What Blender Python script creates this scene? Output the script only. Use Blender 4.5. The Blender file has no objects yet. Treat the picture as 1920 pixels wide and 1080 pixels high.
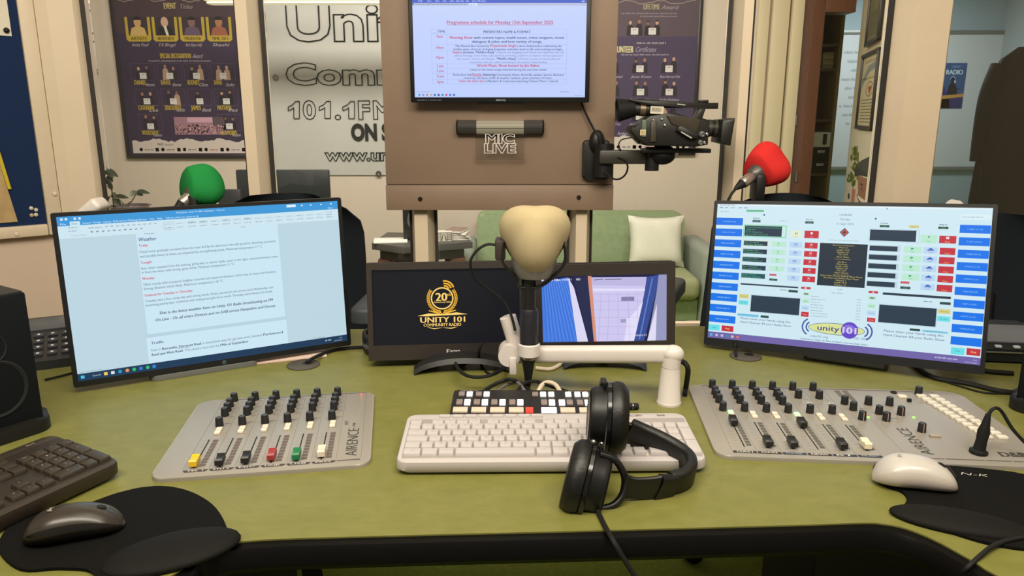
import bpy, bmesh, math, random
from mathutils import Vector, Matrix
random.seed(7)
SC = bpy.context.scene
COL = SC.collection

# ------------------------------------------------------------------ camera, light, exposure
FPX, PITCH, EYE = 1400.0, math.radians(13), Vector((0, 0, 1.245))
cd = bpy.data.cameras.new('camera'); cam = bpy.data.objects.new('camera', cd); COL.objects.link(cam)
cam.location = EYE; cam.rotation_euler = (math.pi / 2 - PITCH, 0, 0)
cd.sensor_width = 36; cd.lens = 36 * FPX / 1920; cd.clip_start = 0.02
SC.camera = cam
SC.view_settings.view_transform = 'Standard'; SC.view_settings.look = 'None'
SC.view_settings.gamma = 1; SC.view_settings.exposure = 0.0
SC.view_settings.use_curve_mapping = False
w = bpy.data.worlds.new('world'); SC.world = w; w.use_nodes = True
bg = w.node_tree.nodes['Background']; bg.inputs[0].default_value = (1.0, 0.90, 0.74, 1); bg.inputs[1].default_value = 0.28


def area(name, loc, size, power, col, rot=(0, 0, 0)):
    l = bpy.data.lights.new(name, 'AREA'); l.shape = 'RECTANGLE'; l.size, l.size_y = size
    l.energy = power; l.color = col
    o = bpy.data.objects.new(name, l); o.location = loc; o.rotation_euler = rot; COL.objects.link(o)
    return o


WARM = (1, 0.91, 0.75)
area('studio_ceiling_light', (0.1, 1.0, 2.46), (1.3, 0.9), 9, WARM)
area('studio_wall_fill_light', (0, 0.25, 2.38), (2.2, 0.6), 78, WARM, (math.radians(58), 0, 0))  # added fill, no real fitting: tilted forward to brighten the far upright surfaces
area('lobby_ceiling_light', (-0.4, 2.9, 2.44), (2.8, 0.4), 105, (1, 0.92, 0.80), (math.radians(35), 0, 0))
area('office_ceiling_light', (3.0, 6.2, 2.46), (1.2, 0.4), 40, (0.86, 0.95, 1.0))

# ------------------------------------------------------------------ pixel helpers (1920x1080 photograph)
_F = Vector((0, math.cos(PITCH), -math.sin(PITCH))); _U = Vector((0, math.sin(PITCH), math.cos(PITCH)))


def ray(px, py):
    return _F + Vector((1, 0, 0)) * ((px - 960) / FPX) + _U * ((540 - py) / FPX)


def at(px, py, Y):
    r = ray(px, py); return EYE + r * (Y / r.y)


DESK = 0.75


def on(px, py, z=DESK):
    r = ray(px, py); return EYE + r * ((z - EYE.z) / r.z)


def onplane(px, py, p, n):
    r = ray(px, py); return EYE + r * ((p - EYE).dot(n) / r.dot(n))


# ------------------------------------------------------------------ materials
def lin(c):
    return tuple(((v / 255) / 12.92 if v / 255 <= 0.04045 else ((v / 255 + 0.055) / 1.055) ** 2.4) for v in c[:3]) + (1,)


MATS = {}


def mat(name, c, rough=0.5, metal=0.0, spec=0.5, bump=0.0, bscale=200.0, var=0.0, vscale=8.0, c2=None, coat=0.0, emit=0.0, stretch=None):
    if name in MATS: return MATS[name]
    m = bpy.data.materials.new(name); m.use_nodes = True
    nt = m.node_tree; b = nt.nodes['Principled BSDF']
    b.inputs['Base Color'].default_value = lin(c); b.inputs['Roughness'].default_value = rough
    b.inputs['Metallic'].default_value = metal; b.inputs['Specular IOR Level'].default_value = spec
    b.inputs['Coat Weight'].default_value = coat
    if emit:
        b.inputs['Emission Color'].default_value = lin(c); b.inputs['Emission Strength'].default_value = emit
    if bump or var:
        tc = nt.nodes.new('ShaderNodeTexCoord'); mp = nt.nodes.new('ShaderNodeMapping')
        nt.links.new(tc.outputs['Object'], mp.inputs[0])
        if stretch: mp.inputs['Scale'].default_value = stretch
    if bump:
        n = nt.nodes.new('ShaderNodeTexNoise'); n.inputs['Scale'].default_value = bscale; n.inputs['Detail'].default_value = 3
        nt.links.new(mp.outputs[0], n.inputs[0])
        bp = nt.nodes.new('ShaderNodeBump'); bp.inputs['Strength'].default_value = bump; bp.inputs['Distance'].default_value = 0.002
        nt.links.new(n.outputs[0], bp.inputs['Height']); nt.links.new(bp.outputs[0], b.inputs['Normal'])
    if var:
        n2 = nt.nodes.new('ShaderNodeTexNoise'); n2.inputs['Scale'].default_value = vscale; n2.inputs['Detail'].default_value = 6
        n2.inputs['Roughness'].default_value = 0.65
        nt.links.new(mp.outputs[0], n2.inputs[0])
        r = nt.nodes.new('ShaderNodeValToRGB'); r.color_ramp.elements[0].position = 0.5 - var; r.color_ramp.elements[1].position = 0.5 + var
        r.color_ramp.elements[0].color = lin(c); r.color_ramp.elements[1].color = lin(c2 or c)
        nt.links.new(n2.outputs[0], r.inputs[0]); nt.links.new(r.outputs[0], b.inputs['Base Color'])
    MATS[name] = m
    return m


def glassmat(name, tint=(1, 1, 1), ior=1.45):
    """thin clear sheet: transparent with a Fresnel reflection"""
    m = bpy.data.materials.new(name); m.use_nodes = True; nt = m.node_tree; nt.nodes.clear()
    o = nt.nodes.new('ShaderNodeOutputMaterial'); mx = nt.nodes.new('ShaderNodeMixShader'); fr = nt.nodes.new('ShaderNodeFresnel')
    fr.inputs[0].default_value = ior
    t = nt.nodes.new('ShaderNodeBsdfTransparent'); t.inputs[0].default_value = (*tint, 1)
    g = nt.nodes.new('ShaderNodeBsdfGlossy'); g.inputs['Roughness'].default_value = 0.02
    nt.links.new(fr.outputs[0], mx.inputs[0]); nt.links.new(t.outputs[0], mx.inputs[1]); nt.links.new(g.outputs[0], mx.inputs[2])
    nt.links.new(mx.outputs[0], o.inputs[0]); MATS[name] = m
    return m


def ink(c):      # printed colour
    return mat('ink_%d_%d_%d' % tuple(c[:3]), c, 0.6, spec=0.3)


def glow(c):     # a lit screen's pixel colour
    n = 'screen_%d_%d_%d' % tuple(c[:3])
    if n in MATS: return MATS[n]
    m = mat(n, (6, 6, 8), 0.35, spec=0.3)
    b = m.node_tree.nodes['Principled BSDF']
    b.inputs['Emission Color'].default_value = lin(c); b.inputs['Emission Strength'].default_value = 1.0
    return m


# ------------------------------------------------------------------ mesh builder
def rr(w, d, r, n=5, cx=0, cy=0):
    """rounded rectangle outline"""
    pts = []
    for sx, sy, a0 in ((1, -1, -90), (1, 1, 0), (-1, 1, 90), (-1, -1, 180)):
        for i in range(n + 1):
            a = math.radians(a0 + 90 * i / n)
            pts.append((cx + sx * (w / 2 - r) + r * math.cos(a), cy + sy * (d / 2 - r) + r * math.sin(a)))
    return pts


def spline(pts, n=8, closed=False):
    P = [Vector(p) for p in pts]; out = []; L = len(P)
    rng = range(L) if closed else range(L - 1)
    for i in rng:
        if closed: p0, p1, p2, p3 = P[i - 1], P[i], P[(i + 1) % L], P[(i + 2) % L]
        else: p0, p1, p2, p3 = P[max(i - 1, 0)], P[i], P[i + 1], P[min(i + 2, L - 1)]
        for k in range(n):
            t = k / n
            out.append(0.5 * ((2 * p1) + (p2 - p0) * t + (2 * p0 - 5 * p1 + 4 * p2 - p3) * t * t + (3 * p1 - p0 - 3 * p2 + p3) * t ** 3))
    if not closed: out.append(P[-1])
    return out


def aim(p, d, up=Vector((0, 0, 1))):
    """matrix whose local z points along d"""
    z = Vector(d).normalized(); u = Vector(up)
    if abs(z.dot(u)) > 0.99: u = Vector((0, 1, 0))
    x = u.cross(z).normalized(); y = z.cross(x)
    m = Matrix((x, y, z)).transposed().to_4x4(); m.translation = Vector(p)
    return m


class MB:
    def __init__(s): s.bm = bmesh.new(); s.mi = 0

    def face(s, vs):
        try:
            f = s.bm.faces.new(vs); f.material_index = s.mi
            return f
        except ValueError: return None

    def box(s, c, size, bev=0.0, M=None, seg=2):
        m = Matrix.Translation(Vector(c)) @ Matrix.Diagonal((*size, 1))
        if M: m = M @ m
        r = bmesh.ops.create_cube(s.bm, size=1, matrix=m); vs = set(r['verts'])
        es = [e for e in s.bm.edges if e.verts[0] in vs and e.verts[1] in vs]
        fs = [f for f in s.bm.faces if all(v in vs for v in f.verts)]
        for f in fs: f.material_index = s.mi
        if bev: bmesh.ops.bevel(s.bm, geom=es, offset=bev, segments=seg, profile=0.5, affect='EDGES', clamp_overlap=True, material=s.mi)
        return s

    def rings(s, rings, cap0=True, cap1=True, closed=True):
        R = [[s.bm.verts.new(p) for p in r] for r in rings]
        n = len(R[0])
        for a, b in zip(R, R[1:]):
            for i in range(n if closed else n - 1):
                j = (i + 1) % n; s.face((a[i], a[j], b[j], b[i]))
        if cap0: s.face(list(reversed(R[0])))
        if cap1: s.face(R[-1])
        return s

    def prism(s, poly, z0, z1, M=None, bev=0.0, seg=2):
        M = M or Matrix()
        lo = [M @ Vector((x, y, z0)) for x, y in poly]; hi = [M @ Vector((x, y, z1)) for x, y in poly]
        a = [s.bm.verts.new(p) for p in lo]; b = [s.bm.verts.new(p) for p in hi]; n = len(a)
        for i in range(n): s.face((a[i], a[(i + 1) % n], b[(i + 1) % n], b[i]))
        s.face(list(reversed(a))); t = s.face(b)
        if bev and t: bmesh.ops.bevel(s.bm, geom=list(t.edges), offset=bev, segments=seg, profile=0.5, affect='EDGES', material=s.mi)
        return s

    def lathe(s, prof, M=None, n=24, cap=True):
        M = M or Matrix()
        s.rings([[M @ Vector((max(r, 1e-5) * math.cos(2 * math.pi * i / n), max(r, 1e-5) * math.sin(2 * math.pi * i / n), z)) for i in range(n)] for r, z in prof], cap, cap)
        return s

    def cyl(s, p0, p1, r0, r1=None, n=20):
        p0, p1 = Vector(p0), Vector(p1); d = p1 - p0
        return s.lathe([(r0, 0), (r0 if r1 is None else r1, d.length)], aim(p0, d), n)

    def tube(s, pts, r, n=8, sm=6, r_end=None):
        P = spline(pts, sm) if sm else [Vector(p) for p in pts]
        rings = []; t = (P[1] - P[0]).normalized(); u = t.orthogonal().normalized()
        for i, p in enumerate(P):
            t2 = (P[min(i + 1, len(P) - 1)] - P[max(i - 1, 0)]).normalized()
            u = (u - t2 * u.dot(t2)).normalized(); v = t2.cross(u)
            rad = r if r_end is None else r + (r_end - r) * i / (len(P) - 1)
            rings.append([p + (u * math.cos(2 * math.pi * k / n) + v * math.sin(2 * math.pi * k / n)) * rad for k in range(n)])
        return s.rings(rings)

    def strap(s, pts, wdir, width, thick, sm=8, rnd=True):
        """flat band along a path; wdir(i,t) or a vector gives the width direction"""
        P = spline(pts, sm); rings = []
        for i, p in enumerate(P):
            t = (P[min(i + 1, len(P) - 1)] - P[max(i - 1, 0)]).normalized()
            wv = Vector(wdir); wv = (wv - t * wv.dot(t)).normalized(); nv = t.cross(wv)
            f = i / (len(P) - 1)
            W = width(f) if callable(width) else width; T = thick(f) if callable(thick) else thick
            prof = rr(W, T, min(W, T) * 0.42, 3)
            rings.append([p + wv * a + nv * b for a, b in prof])
        return s.rings(rings)

    def ball(s, c, r, M=None, n=16):
        m = Matrix.Translation(Vector(c)) @ Matrix.Diagonal((*((r, r, r) if not hasattr(r, '__len__') else r), 1))
        if M: m = M @ m
        q = bmesh.ops.create_uvsphere(s.bm, u_segments=n, v_segments=n // 2 + 2, radius=1, matrix=m)
        for v in q['verts']:
            for f in v.link_faces: f.material_index = s.mi
        return s

    def raw(s, verts, faces, M=None):
        V = [s.bm.verts.new((M @ Vector(v)) if M else v) for v in verts]
        for f in faces: s.face([V[i] for i in f])
        return s

    def build(s, name, mats, parent=None, angle=35, label=None, loc=None, rot=None):
        me = bpy.data.meshes.new(name); bmesh.ops.recalc_face_normals(s.bm, faces=s.bm.faces[:]) if not getattr(s, 'flat', False) else None
        s.bm.to_mesh(me); s.bm.free()
        for m in (mats if isinstance(mats, (list, tuple)) else [mats]): me.materials.append(m)
        for p in me.polygons: p.use_smooth = True
        me.set_sharp_from_angle(angle=math.radians(angle))
        o = bpy.data.objects.new(name, me); COL.objects.link(o)
        if parent: o.parent = parent
        if label: o['label'] = label
        if loc: o.location = loc
        if rot: o.rotation_euler = rot
        return o


def thing(name, label, cat, loc=(0, 0, 0), rot=(0, 0, 0), group=None):
    o = bpy.data.objects.new(name, None); COL.objects.link(o); o.empty_display_size = 0.05
    o.location = loc; o.rotation_euler = rot if hasattr(rot, '__len__') else (0, 0, rot)
    tag(o, label, cat, group); return o


def tag(o, label, cat, group=None):
    o['label'] = label; o['category'] = cat
    if group: o['group'] = group
    return o


def struct(o):
    o['kind'] = 'structure'; return o


def copy_of(o, parent, loc, rot=None):
    c = o.copy(); COL.objects.link(c); c.parent = parent; c.location = loc
    if rot: c.rotation_euler = rot
    return c


# ------------------------------------------------------------------ flat lettering
_tc = {}


def txt(s, bold=0.0, res=2, outline=0.0):
    k = (s, bold, res, outline)
    if k not in _tc:
        cu = bpy.data.curves.new('t', 'FONT'); cu.body = s; cu.resolution_u = res; cu.offset = bold
        if outline: cu.fill_mode = 'NONE'; cu.bevel_depth = outline; cu.bevel_resolution = 0
        ob = bpy.data.objects.new('t', cu); me = bpy.data.meshes.new_from_object(ob)
        vs = [tuple(v.co / 0.682) for v in me.vertices]; fs = [tuple(p.vertices) for p in me.polygons]
        bpy.data.meshes.remove(me); bpy.data.objects.remove(ob); bpy.data.curves.remove(cu)
        xs = [v[0] for v in vs] or [0]
        _tc[k] = (vs, fs, min(xs), max(xs))
    return _tc[k]


def squig(n, seed):
    return ''


class Panel:
    """flat artwork in a w x h metre rectangle, drawn in a W x H grid with y down; lies in local x/z facing -y"""
    def __init__(s, w, h, W, H, ml=ink):
        s.w, s.h, s.W, s.H, s.ml = w, h, W, H, ml; s.V = []; s.Fc = []; s.I = []; s.cols = []

    def ci(s, c):
        c = tuple(c[:3])
        if c not in s.cols: s.cols.append(c)
        return s.cols.index(c)

    def P(s, x, y, l):
        return ((x / s.W - 0.5) * s.w, -0.00013 * l, (0.5 - y / s.H) * s.h)

    def poly(s, pts, c, l=1):
        n = len(s.V); s.V += [s.P(x, y, l) for x, y in pts]; s.Fc.append(tuple(range(n, n + len(pts)))); s.I.append(s.ci(c)); return s

    def size(s, w, h):
        s.V = [(x * w / s.w, y, z * h / s.h) for x, y, z in s.V]; s.w, s.h = w, h

    def rect(s, x0, y0, x1, y1, c, l=1):
        return s.poly([(x0, y1), (x1, y1), (x1, y0), (x0, y0)], c, l)

    def frame(s, x0, y0, x1, y1, c, t=2, l=2):
        s.rect(x0, y0, x1, y0 + t, c, l); s.rect(x0, y1 - t, x1, y1, c, l); s.rect(x0, y0, x0 + t, y1, c, l); s.rect(x1 - t, y0, x1, y1, c, l); return s

    def line(s, x0, y0, x1, y1, t, c, l=2):
        d = math.hypot(x1 - x0, y1 - y0) or 1; nx, ny = -(y1 - y0) / d * t / 2, (x1 - x0) / d * t / 2
        return s.poly([(x0 + nx, y0 + ny), (x1 + nx, y1 + ny), (x1 - nx, y1 - ny), (x0 - nx, y0 - ny)], c, l)

    def ell(s, cx, cy, rx, ry, c, l=1, a0=0, a1=360, n=24):
        return s.poly([(cx + rx * math.cos(math.radians(a0 + (a1 - a0) * i / n)), cy - ry * math.sin(math.radians(a0 + (a1 - a0) * i / n))) for i in range(n + (a1 - a0 < 360))], c, l)

    def arc(s, cx, cy, rx, ry, t, c, a0=0, a1=360, l=2, n=24):
        P = [(math.cos(math.radians(a0 + (a1 - a0) * i / n)), -math.sin(math.radians(a0 + (a1 - a0) * i / n))) for i in range(n + 1)]
        for (a, b), (d, e) in zip(P, P[1:]):
            s.poly([(cx + rx * a, cy + ry * b), (cx + (rx - t) * a, cy + (ry - t) * b), (cx + (rx - t) * d, cy + (ry - t) * e), (cx + rx * d, cy + ry * e)], c, l)
        return s

    def text(s, t, x, y, h, c, al='l', w=None, bold=0.0, shear=0.0, l=4, res=None, outline=0.0, rot=0):
        """baseline at y, capital height h"""
        if bold > 0 and not outline:      # heavier weight: a second strike beside the first
            d = bold * 1.9 * h
            if w is not None: w = max(w - d, w * 0.8)
            sh = -d / 2 if al == 'c' else (-d if al == 'r' else 0)
            for q in (0, 1): s.text(t, x + (sh + d * q) * math.cos(rot), y - (sh + d * q) * math.sin(rot), h, c, al, w, 0.0, shear, l + 0.02 * q, res, 0.0, rot)
            return s
        vs, fs, x0, x1 = txt(t, bold, res or (1 if h / s.H < 0.0095 else 2 if h / s.H < 0.04 else 3), outline)
        k = h; kx = k if w is None else w / max(x1 - x0, 1e-6)
        off = -x0 * kx if al == 'l' else (-(x0 + x1) / 2 * kx if al == 'c' else -x1 * kx)
        n = len(s.V); ca, sa = math.cos(rot), math.sin(rot)
        for vx, vy, vz in vs:
            dx, dy = vx * kx + off + shear * vy * k, vy * k
            q = s.P(x + dx * ca - dy * sa, y - dx * sa - dy * ca, l); s.V.append((q[0], q[1] - (vz * h / s.H * s.h if outline else 0), q[2]))
        i = s.ci(c)
        for f in fs: s.Fc.append(tuple(n + a for a in f)); s.I.append(i)
        return s

    def scrib(s, x0, x1, y, h, c, l=4, d=0.75):
        """words too small to read in the photograph: a row of little strokes"""
        x = x0
        while x < x1:
            wd = min(random.uniform(1.2, 4.0) * h, x1 - x)
            xx = x
            while xx < x + wd - h * 0.2:
                hh = h * random.choice((0.7, 0.7, 0.75, 1.0)); s.rect(xx, y - hh, min(xx + h * 0.38, x + wd), y, c, l); xx += h * 0.52
            x += wd + h * 0.5
        return s

    def build(s, name, parent=None, loc=(0, 0, 0), rot=None, label=None):
        me = bpy.data.meshes.new(name); me.from_pydata(s.V, [], s.Fc)
        for c in s.cols: me.materials.append(s.ml(c))
        me.polygons.foreach_set('material_index', s.I); me.update()
        o = bpy.data.objects.new(name, me); COL.objects.link(o); o.location = loc
        if parent: o.parent = parent
        if rot: o.rotation_euler = rot
        if label: o['label'] = label
        return o


# ------------------------------------------------------------------ palette
M_CREAM = mat('cream_paint', (226, 208, 182), 0.45, var=0.2, vscale=3, c2=(220, 201, 176))
M_WALL = mat('lobby_wall_paint', (206, 192, 180), 0.8, bump=0.1, bscale=90)
M_PINK = mat('studio_wall_paint', (214, 192, 172), 0.75, bump=0.1, bscale=80)
M_BLK = mat('black_plastic', (22, 22, 23), 0.42, spec=0.4)
M_BLKM = mat('black_matt_plastic', (17, 17, 18), 0.6, spec=0.3)
M_BLKG = mat('black_gloss_plastic', (14, 14, 15), 0.18, spec=0.5)
M_RUB = mat('black_rubber', (20, 20, 20), 0.65, spec=0.3)
M_WHT = mat('white_plastic', (232, 226, 214), 0.35)
M_SILV = mat('brushed_silver', (190, 190, 188), 0.35, 0.85)
M_STEEL = mat('steel', (170, 170, 170), 0.25, 1.0)
M_GREYP = mat('mixer_panel_grey', (160, 154, 145), 0.4, 0.25, bump=0.02, bscale=600)
M_GASK = mat('dark_gasket', (40, 34, 30), 0.6)
M_WOOD = mat('red_brown_wood', (112, 72, 52), 0.45, var=0.25, vscale=14, c2=(92, 56, 40), stretch=(8, 8, 1))
M_FAB = mat('black_chair_fabric', (34, 38, 44), 0.9, spec=0.1, bump=0.3, bscale=500)
GREY = (150, 144, 136)

# ================================================================== SETTING
YW, YB = 2.45, 4.8            # glass partition, lobby rear wall
ZC = 2.5


def slab(name, x0, x1, y0, y1, z0, z1, m):
    return struct(MB().box(((x0 + x1) / 2, (y0 + y1) / 2, (z0 + z1) / 2), (x1 - x0, y1 - y0, z1 - z0)).build(name, m))


M_CARPET = mat('green_carpet', (150, 166, 80), 0.95, spec=0.1, bump=0.8, bscale=500, var=0.25, vscale=60, c2=(122, 138, 60))
slab('floor', -3.6, 4.6, -1.6, 7.3, -0.05, 0, M_CARPET)
slab('ceiling', -3.6, 4.6, -1.6, 7.3, ZC, ZC + 0.05, mat('ceiling_white', (225, 220, 210), 0.9))

# angled studio wall on the left, carrying the noticeboard
WC = at(197, 395, YW); WC.z = 0
WA = math.radians(40); WD = Vector((math.cos(WA), math.sin(WA), 0)); WN = Vector((math.sin(WA), -math.cos(WA), 0))


def onwall(px, py):
    q = onplane(px, py, WC, WN) - WC
    return q.dot(WD), q.z


wl = MB().box((-1.2, 0.05, ZC / 2), (2.4, 0.1, ZC)).build('wall_left', M_PINK, loc=WC, rot=(0, 0, WA)); struct(wl)


def xat(px, py, Y): return at(px, py, Y).x


# posts of the glazed partition: chamfered cream timbers with dark gaskets
def post(n, px0, px1, py, d=0.07, z0=0.02, c=0.018):
    x0, x1 = xat(px0, py, YW), xat(px1, py, YW); c = min(c, (x1 - x0) * 0.28)
    poly = [(x0, YW + 0.05), (x0, YW), (x0 + c, YW - d), (x1 - c, YW - d), (x1, YW), (x1, YW + 0.05)]
    b = MB(); b.prism(poly, z0, ZC - 0.005)
    o = b.build('trim_%d' % n, M_CREAM, angle=20); struct(o)
    for x in (x0 - 0.003, x1 + 0.003)[:1 if n == 6 else 2]:
        g = MB().box((x, YW + 0.005, ZC / 2), (0.006, 0.03, ZC - 0.04)).build('gasket', M_GASK, o)
    return x0, x1


p2 = post(2, 457, 499, 185)
p3 = post(3, 773, 817, 445); p4 = post(4, 1066, 1106, 445)
p5 = post(5, 1362, 1400, 185); p6 = post(6, 1656, 1766, 185, d=0.06, c=0.036)
# corner post on the angled wall: from the noticeboard frame to the corner
xa, _ = onwall(72, 100)
b = MB(); b.prism([(xa, 0.02), (xa, -0.035), (xa + 0.03, -0.05), (-0.03, -0.05), (0.0, -0.03), (0.0, 0.02)], 0.02, ZC - 0.005)
c1 = b.build('trim_1', M_CREAM, angle=20, loc=WC, rot=(0, 0, WA)); struct(c1)
MB().box((-0.002, -0.036, ZC / 2), (0.012, 0.02, ZC - 0.04)).build('gasket', M_GASK, c1)
GL = glassmat('window_glass', (0.96, 0.97, 0.96))
xr = 2.3
for i, (a, bb) in enumerate(((WC.x + 0.01, p2[0]), (p2[1], p3[0]), (p3[1], p4[0]), (p4[1], p5[0]), (p5[1], p6[0]), (p6[1], xr))):
    o = MB().box(((a + bb) / 2, YW + 0.02, (0.55 + ZC) / 2), (bb - a - 0.018, 0.006, ZC - 0.57)).build('window_%d' % (i + 1), GL); struct(o)
    MB().box(((a + bb) / 2, YW + 0.02, 0.525), (bb - a - 0.018, 0.06, 0.05)).build('sill', M_CREAM, o)
    MB().box(((a + bb) / 2, YW + 0.02, 0.255), (bb - a - 0.018, 0.05, 0.49)).build('panel', M_PINK, o)
slab('wall_right', xr + 0.2, xr + 0.3, -1.6, YW - 0.1, 0, ZC, M_PINK)

# lobby
xd = xat(1486, 200, YB)
slab('wall_rear', -3.5, xd, YB, YB + 0.12, 0, ZC, M_WALL)
slab('wall_side', -3.55, -3.45, YW, YB, 0, ZC, M_WALL)
for n, (a, bb) in enumerate(((1408, 1428), (1432, 1462), (1466, 1486))):   # stepped door casing
    o = MB().box(((xat(a, 200, YB) + xat(bb, 200, YB)) / 2, YB - 0.015 - 0.012 * n, 1.2), (xat(bb, 200, YB) - xat(a, 200, YB), 0.03 + 0.02 * n, 2.4), 0.005).build('trim_%d' % (n + 7), mat('ivory_casing', (214, 200, 168), 0.5)); struct(o)
dr = MB().box((xat(1507, 200, YB), YB + 0.03, 1.1), (xat(1527, 200, YB) - xat(1486, 200, YB), 0.14, 2.2), 0.006).build('door_1', M_WOOD); struct(dr)
x0, x1 = xat(1527, 200, YB), xat(1600, 20, YB)
MB().box(((x0 + x1) / 2, YB + 0.03, at(1560, 18, YB).z + 0.12), (x1 - x0, 0.14, 0.28), 0.006).build('lintel', M_WOOD, dr)
for py in (120, 225, 330):
    MB().cyl((xat(1487, py, YB) , YB - 0.05, at(1487, py, YB).z - 0.03), (xat(1487, py, YB), YB - 0.05, at(1487, py, YB).z + 0.03), 0.009).build('hinge', M_STEEL, dr)
# stub wall to the right of the doorway, running towards us
SA = Vector((xat(1599, 200, YB), YB, 0)); SB_ = Vector((xat(1668, 200, 3.55), 3.55, 0))
sd = (SB_ - SA).normalized(); sn = Vector((sd.y, -sd.x, 0)); sn = -sn if sn.x > 0 else sn
sl = (SB_ - SA).length; sang = math.atan2(sd.y, sd.x)
so = MB().box((sl / 2, 0.06, ZC / 2), (sl, 0.12, ZC)).build('wall_stub', mat('stub_wall_paint', (206, 192, 160), 0.8), loc=SA, rot=(0, 0, sang)); struct(so)


def onstub(px, py):
    q = onplane(px, py, SA, sn) - SA
    return q.dot(sd), q.z


# office behind
slab('wall_office', 1.0, 4.6, 7.2, 7.3, 0, ZC, mat('office_blue_paint', (150, 166, 172), 0.85))
slab('wall_far', 4.5, 4.6, -1.6, 7.2, 0, ZC, mat('office_grey_paint', (150, 160, 160), 0.85))

# ================================================================== DESK
M_DESK = mat('green_linoleum', (124, 121, 65), 0.42, spec=0.35, var=0.25, vscale=30, c2=(107, 107, 50), bump=0.04, bscale=260, stretch=(1, 1.6, 1))
desk = thing('desk', 'large green linoleum studio desk with thick black edge and curved front cut-out', 'desk', (0, 0, 0))
front = [on(x, y) for x, y in ((1872, 1080), (1835, 1058), (1795, 1035), (1760, 1016), (1725, 1000), (1690, 988), (1655, 982), (1620, 980), (1500, 984), (1280, 990), (1060, 996), (850, 1001), (700, 1005), (560, 1009), (490, 1012), (430, 1018), (390, 1030), (355, 1050), (320, 1080))]
fr = [(p.x, p.y) for p in front]
fr = [(0.86, 0.22), (0.60, 0.62)] + fr + [(-0.44, 0.64), (-0.80, 0.22)]
fp = spline([(x, y, 0) for x, y in fr[1:-1]], 4)
outline = [fr[0]] + [(p.x, p.y) for p in fp] + [fr[-1]] + [(-1.5, 0.22), (-1.5, 1.655), (-0.62, 1.70), (0.45, 1.735), (1.25, 1.765), (1.55, 1.70), (1.55, 0.22)]
outline = outline[::-1]
MB().prism(outline, DESK - 0.004, DESK).build('desk_top', M_DESK, desk)
# bull-nose black edge following the front
def inset(path, d):
    out = []
    for i, (x, y) in enumerate(path):
        a = path[max(i - 1, 0)]; b2 = path[min(i + 1, len(path) - 1)]
        tx, ty = b2[0] - a[0], b2[1] - a[1]; L = math.hypot(tx, ty) or 1
        out.append((x - ty / L * d, y + tx / L * d))
    return out
fpath = [fr[0]] + [(p.x, p.y) for p in fp] + [fr[-1]]
prof = [(-0.004, -0.001), (0.010, -0.0045), (0.016, -0.014), (0.0165, -0.028), (0.010, -0.036), (-0.004, -0.040), (-0.03, -0.040), (-0.03, -0.006)]
rg = []
for d, z in prof: rg.append([(x, y, DESK + z) for x, y in inset(fpath, d)])
cols = list(zip(*rg))
MB().rings([list(c) for c in cols]).build('desk_edge', mat('black_desk_edge', (7, 6, 6), 0.35, spec=0.2), desk)
MB().prism(outline, DESK - 0.036, DESK - 0.0045).build('desk_core', mat('desk_core_dark', (30, 26, 20), 0.7), desk)
xl, xr2 = on(590, 1080, 0), on(1378, 1056, 0)
for s, x, nm in ((-1, -0.62, 'pedestal'), (1, 0.72, 'pedestal')):
    e = 0.50 if s < 0 else 0.62
    xi = xl.x if s < 0 else xr2.x
    MB().box(((xi + s * 0.75) / 1 - s * 0.375, 1.55, 0.355), (0.75, 0.30, 0.70), 0.01).build(nm, mat('pedestal_black', (16, 15, 14), 0.6), desk)


# ================================================================== NOTICEBOARD
bx1, bz1 = onwall(86, 418); bz0 = onwall(100, 440)[1]
nb = thing('noticeboard', 'dark blue felt noticeboard in a cream frame on the angled wall', 'noticeboard', WC, WA)
zb = bz1
MB().box((bx1 - 0.6, -0.012, (zb + 2.3) / 2), (1.2, 0.02, 2.3 - zb)).build('felt_board', mat('navy_felt', (34, 50, 84), 0.95, spec=0.05, bump=0.3, bscale=700), nb)
fz = onwall(60, 441)[1]
MB().box(((bx1 + xa) / 2 - 0.0, -0.018, (fz + 2.34) / 2), (xa - bx1 - 0.001, 0.034, 2.34 - fz), 0.004).build('frame_stile', M_CREAM, nb)
MB().box((bx1 - 0.60 - 0.0005, -0.0185, (zb + fz) / 2), (1.2, 0.035, zb - fz), 0.004).build('frame_rail', M_CREAM, nb)
for px, py in ((28, 437), (99, 362)):
    X, Z = onwall(px, py); MB().ball((X, -0.036, Z), (0.007, 0.004, 0.007)).build('screw_cap', M_CREAM, nb)
for i, (px, py) in enumerate(((56, 389), (65, 392), (57, 402), (65, 401))):
    X, Z = onwall(px, py)
    t = thing('push_pin', ('upper left', 'upper right', 'lower left', 'lower right')[i] + ' pearl push pin of the four in the corner of the blue noticeboard', 'push pin', WC + WD * X + WN * 0.022 + Vector((0, 0, Z)), WA, 'pearl push pins on the noticeboard')
    MB().lathe([(0.0045, 0), (0.006, -0.003), (0.0055, -0.006), (0.002, -0.008)], Matrix.Rotation(math.pi / 2, 4, 'X') @ Matrix.Scale(-1, 4, (0, 0, 1)), 14).build('head', mat('pearl', ((216, 206, 186), (206, 196, 180), (196, 168, 130), (212, 200, 178))[i], 0.2) if False else mat('pearl_%d' % i, ((216, 206, 186), (206, 196, 180), (196, 168, 130), (212, 200, 178))[i], 0.25), t)
    MB().cyl((0, -0.0, 0), (0, 0.006, 0), 0.0012, n=8).build('needle', M_STEEL, t)
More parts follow.
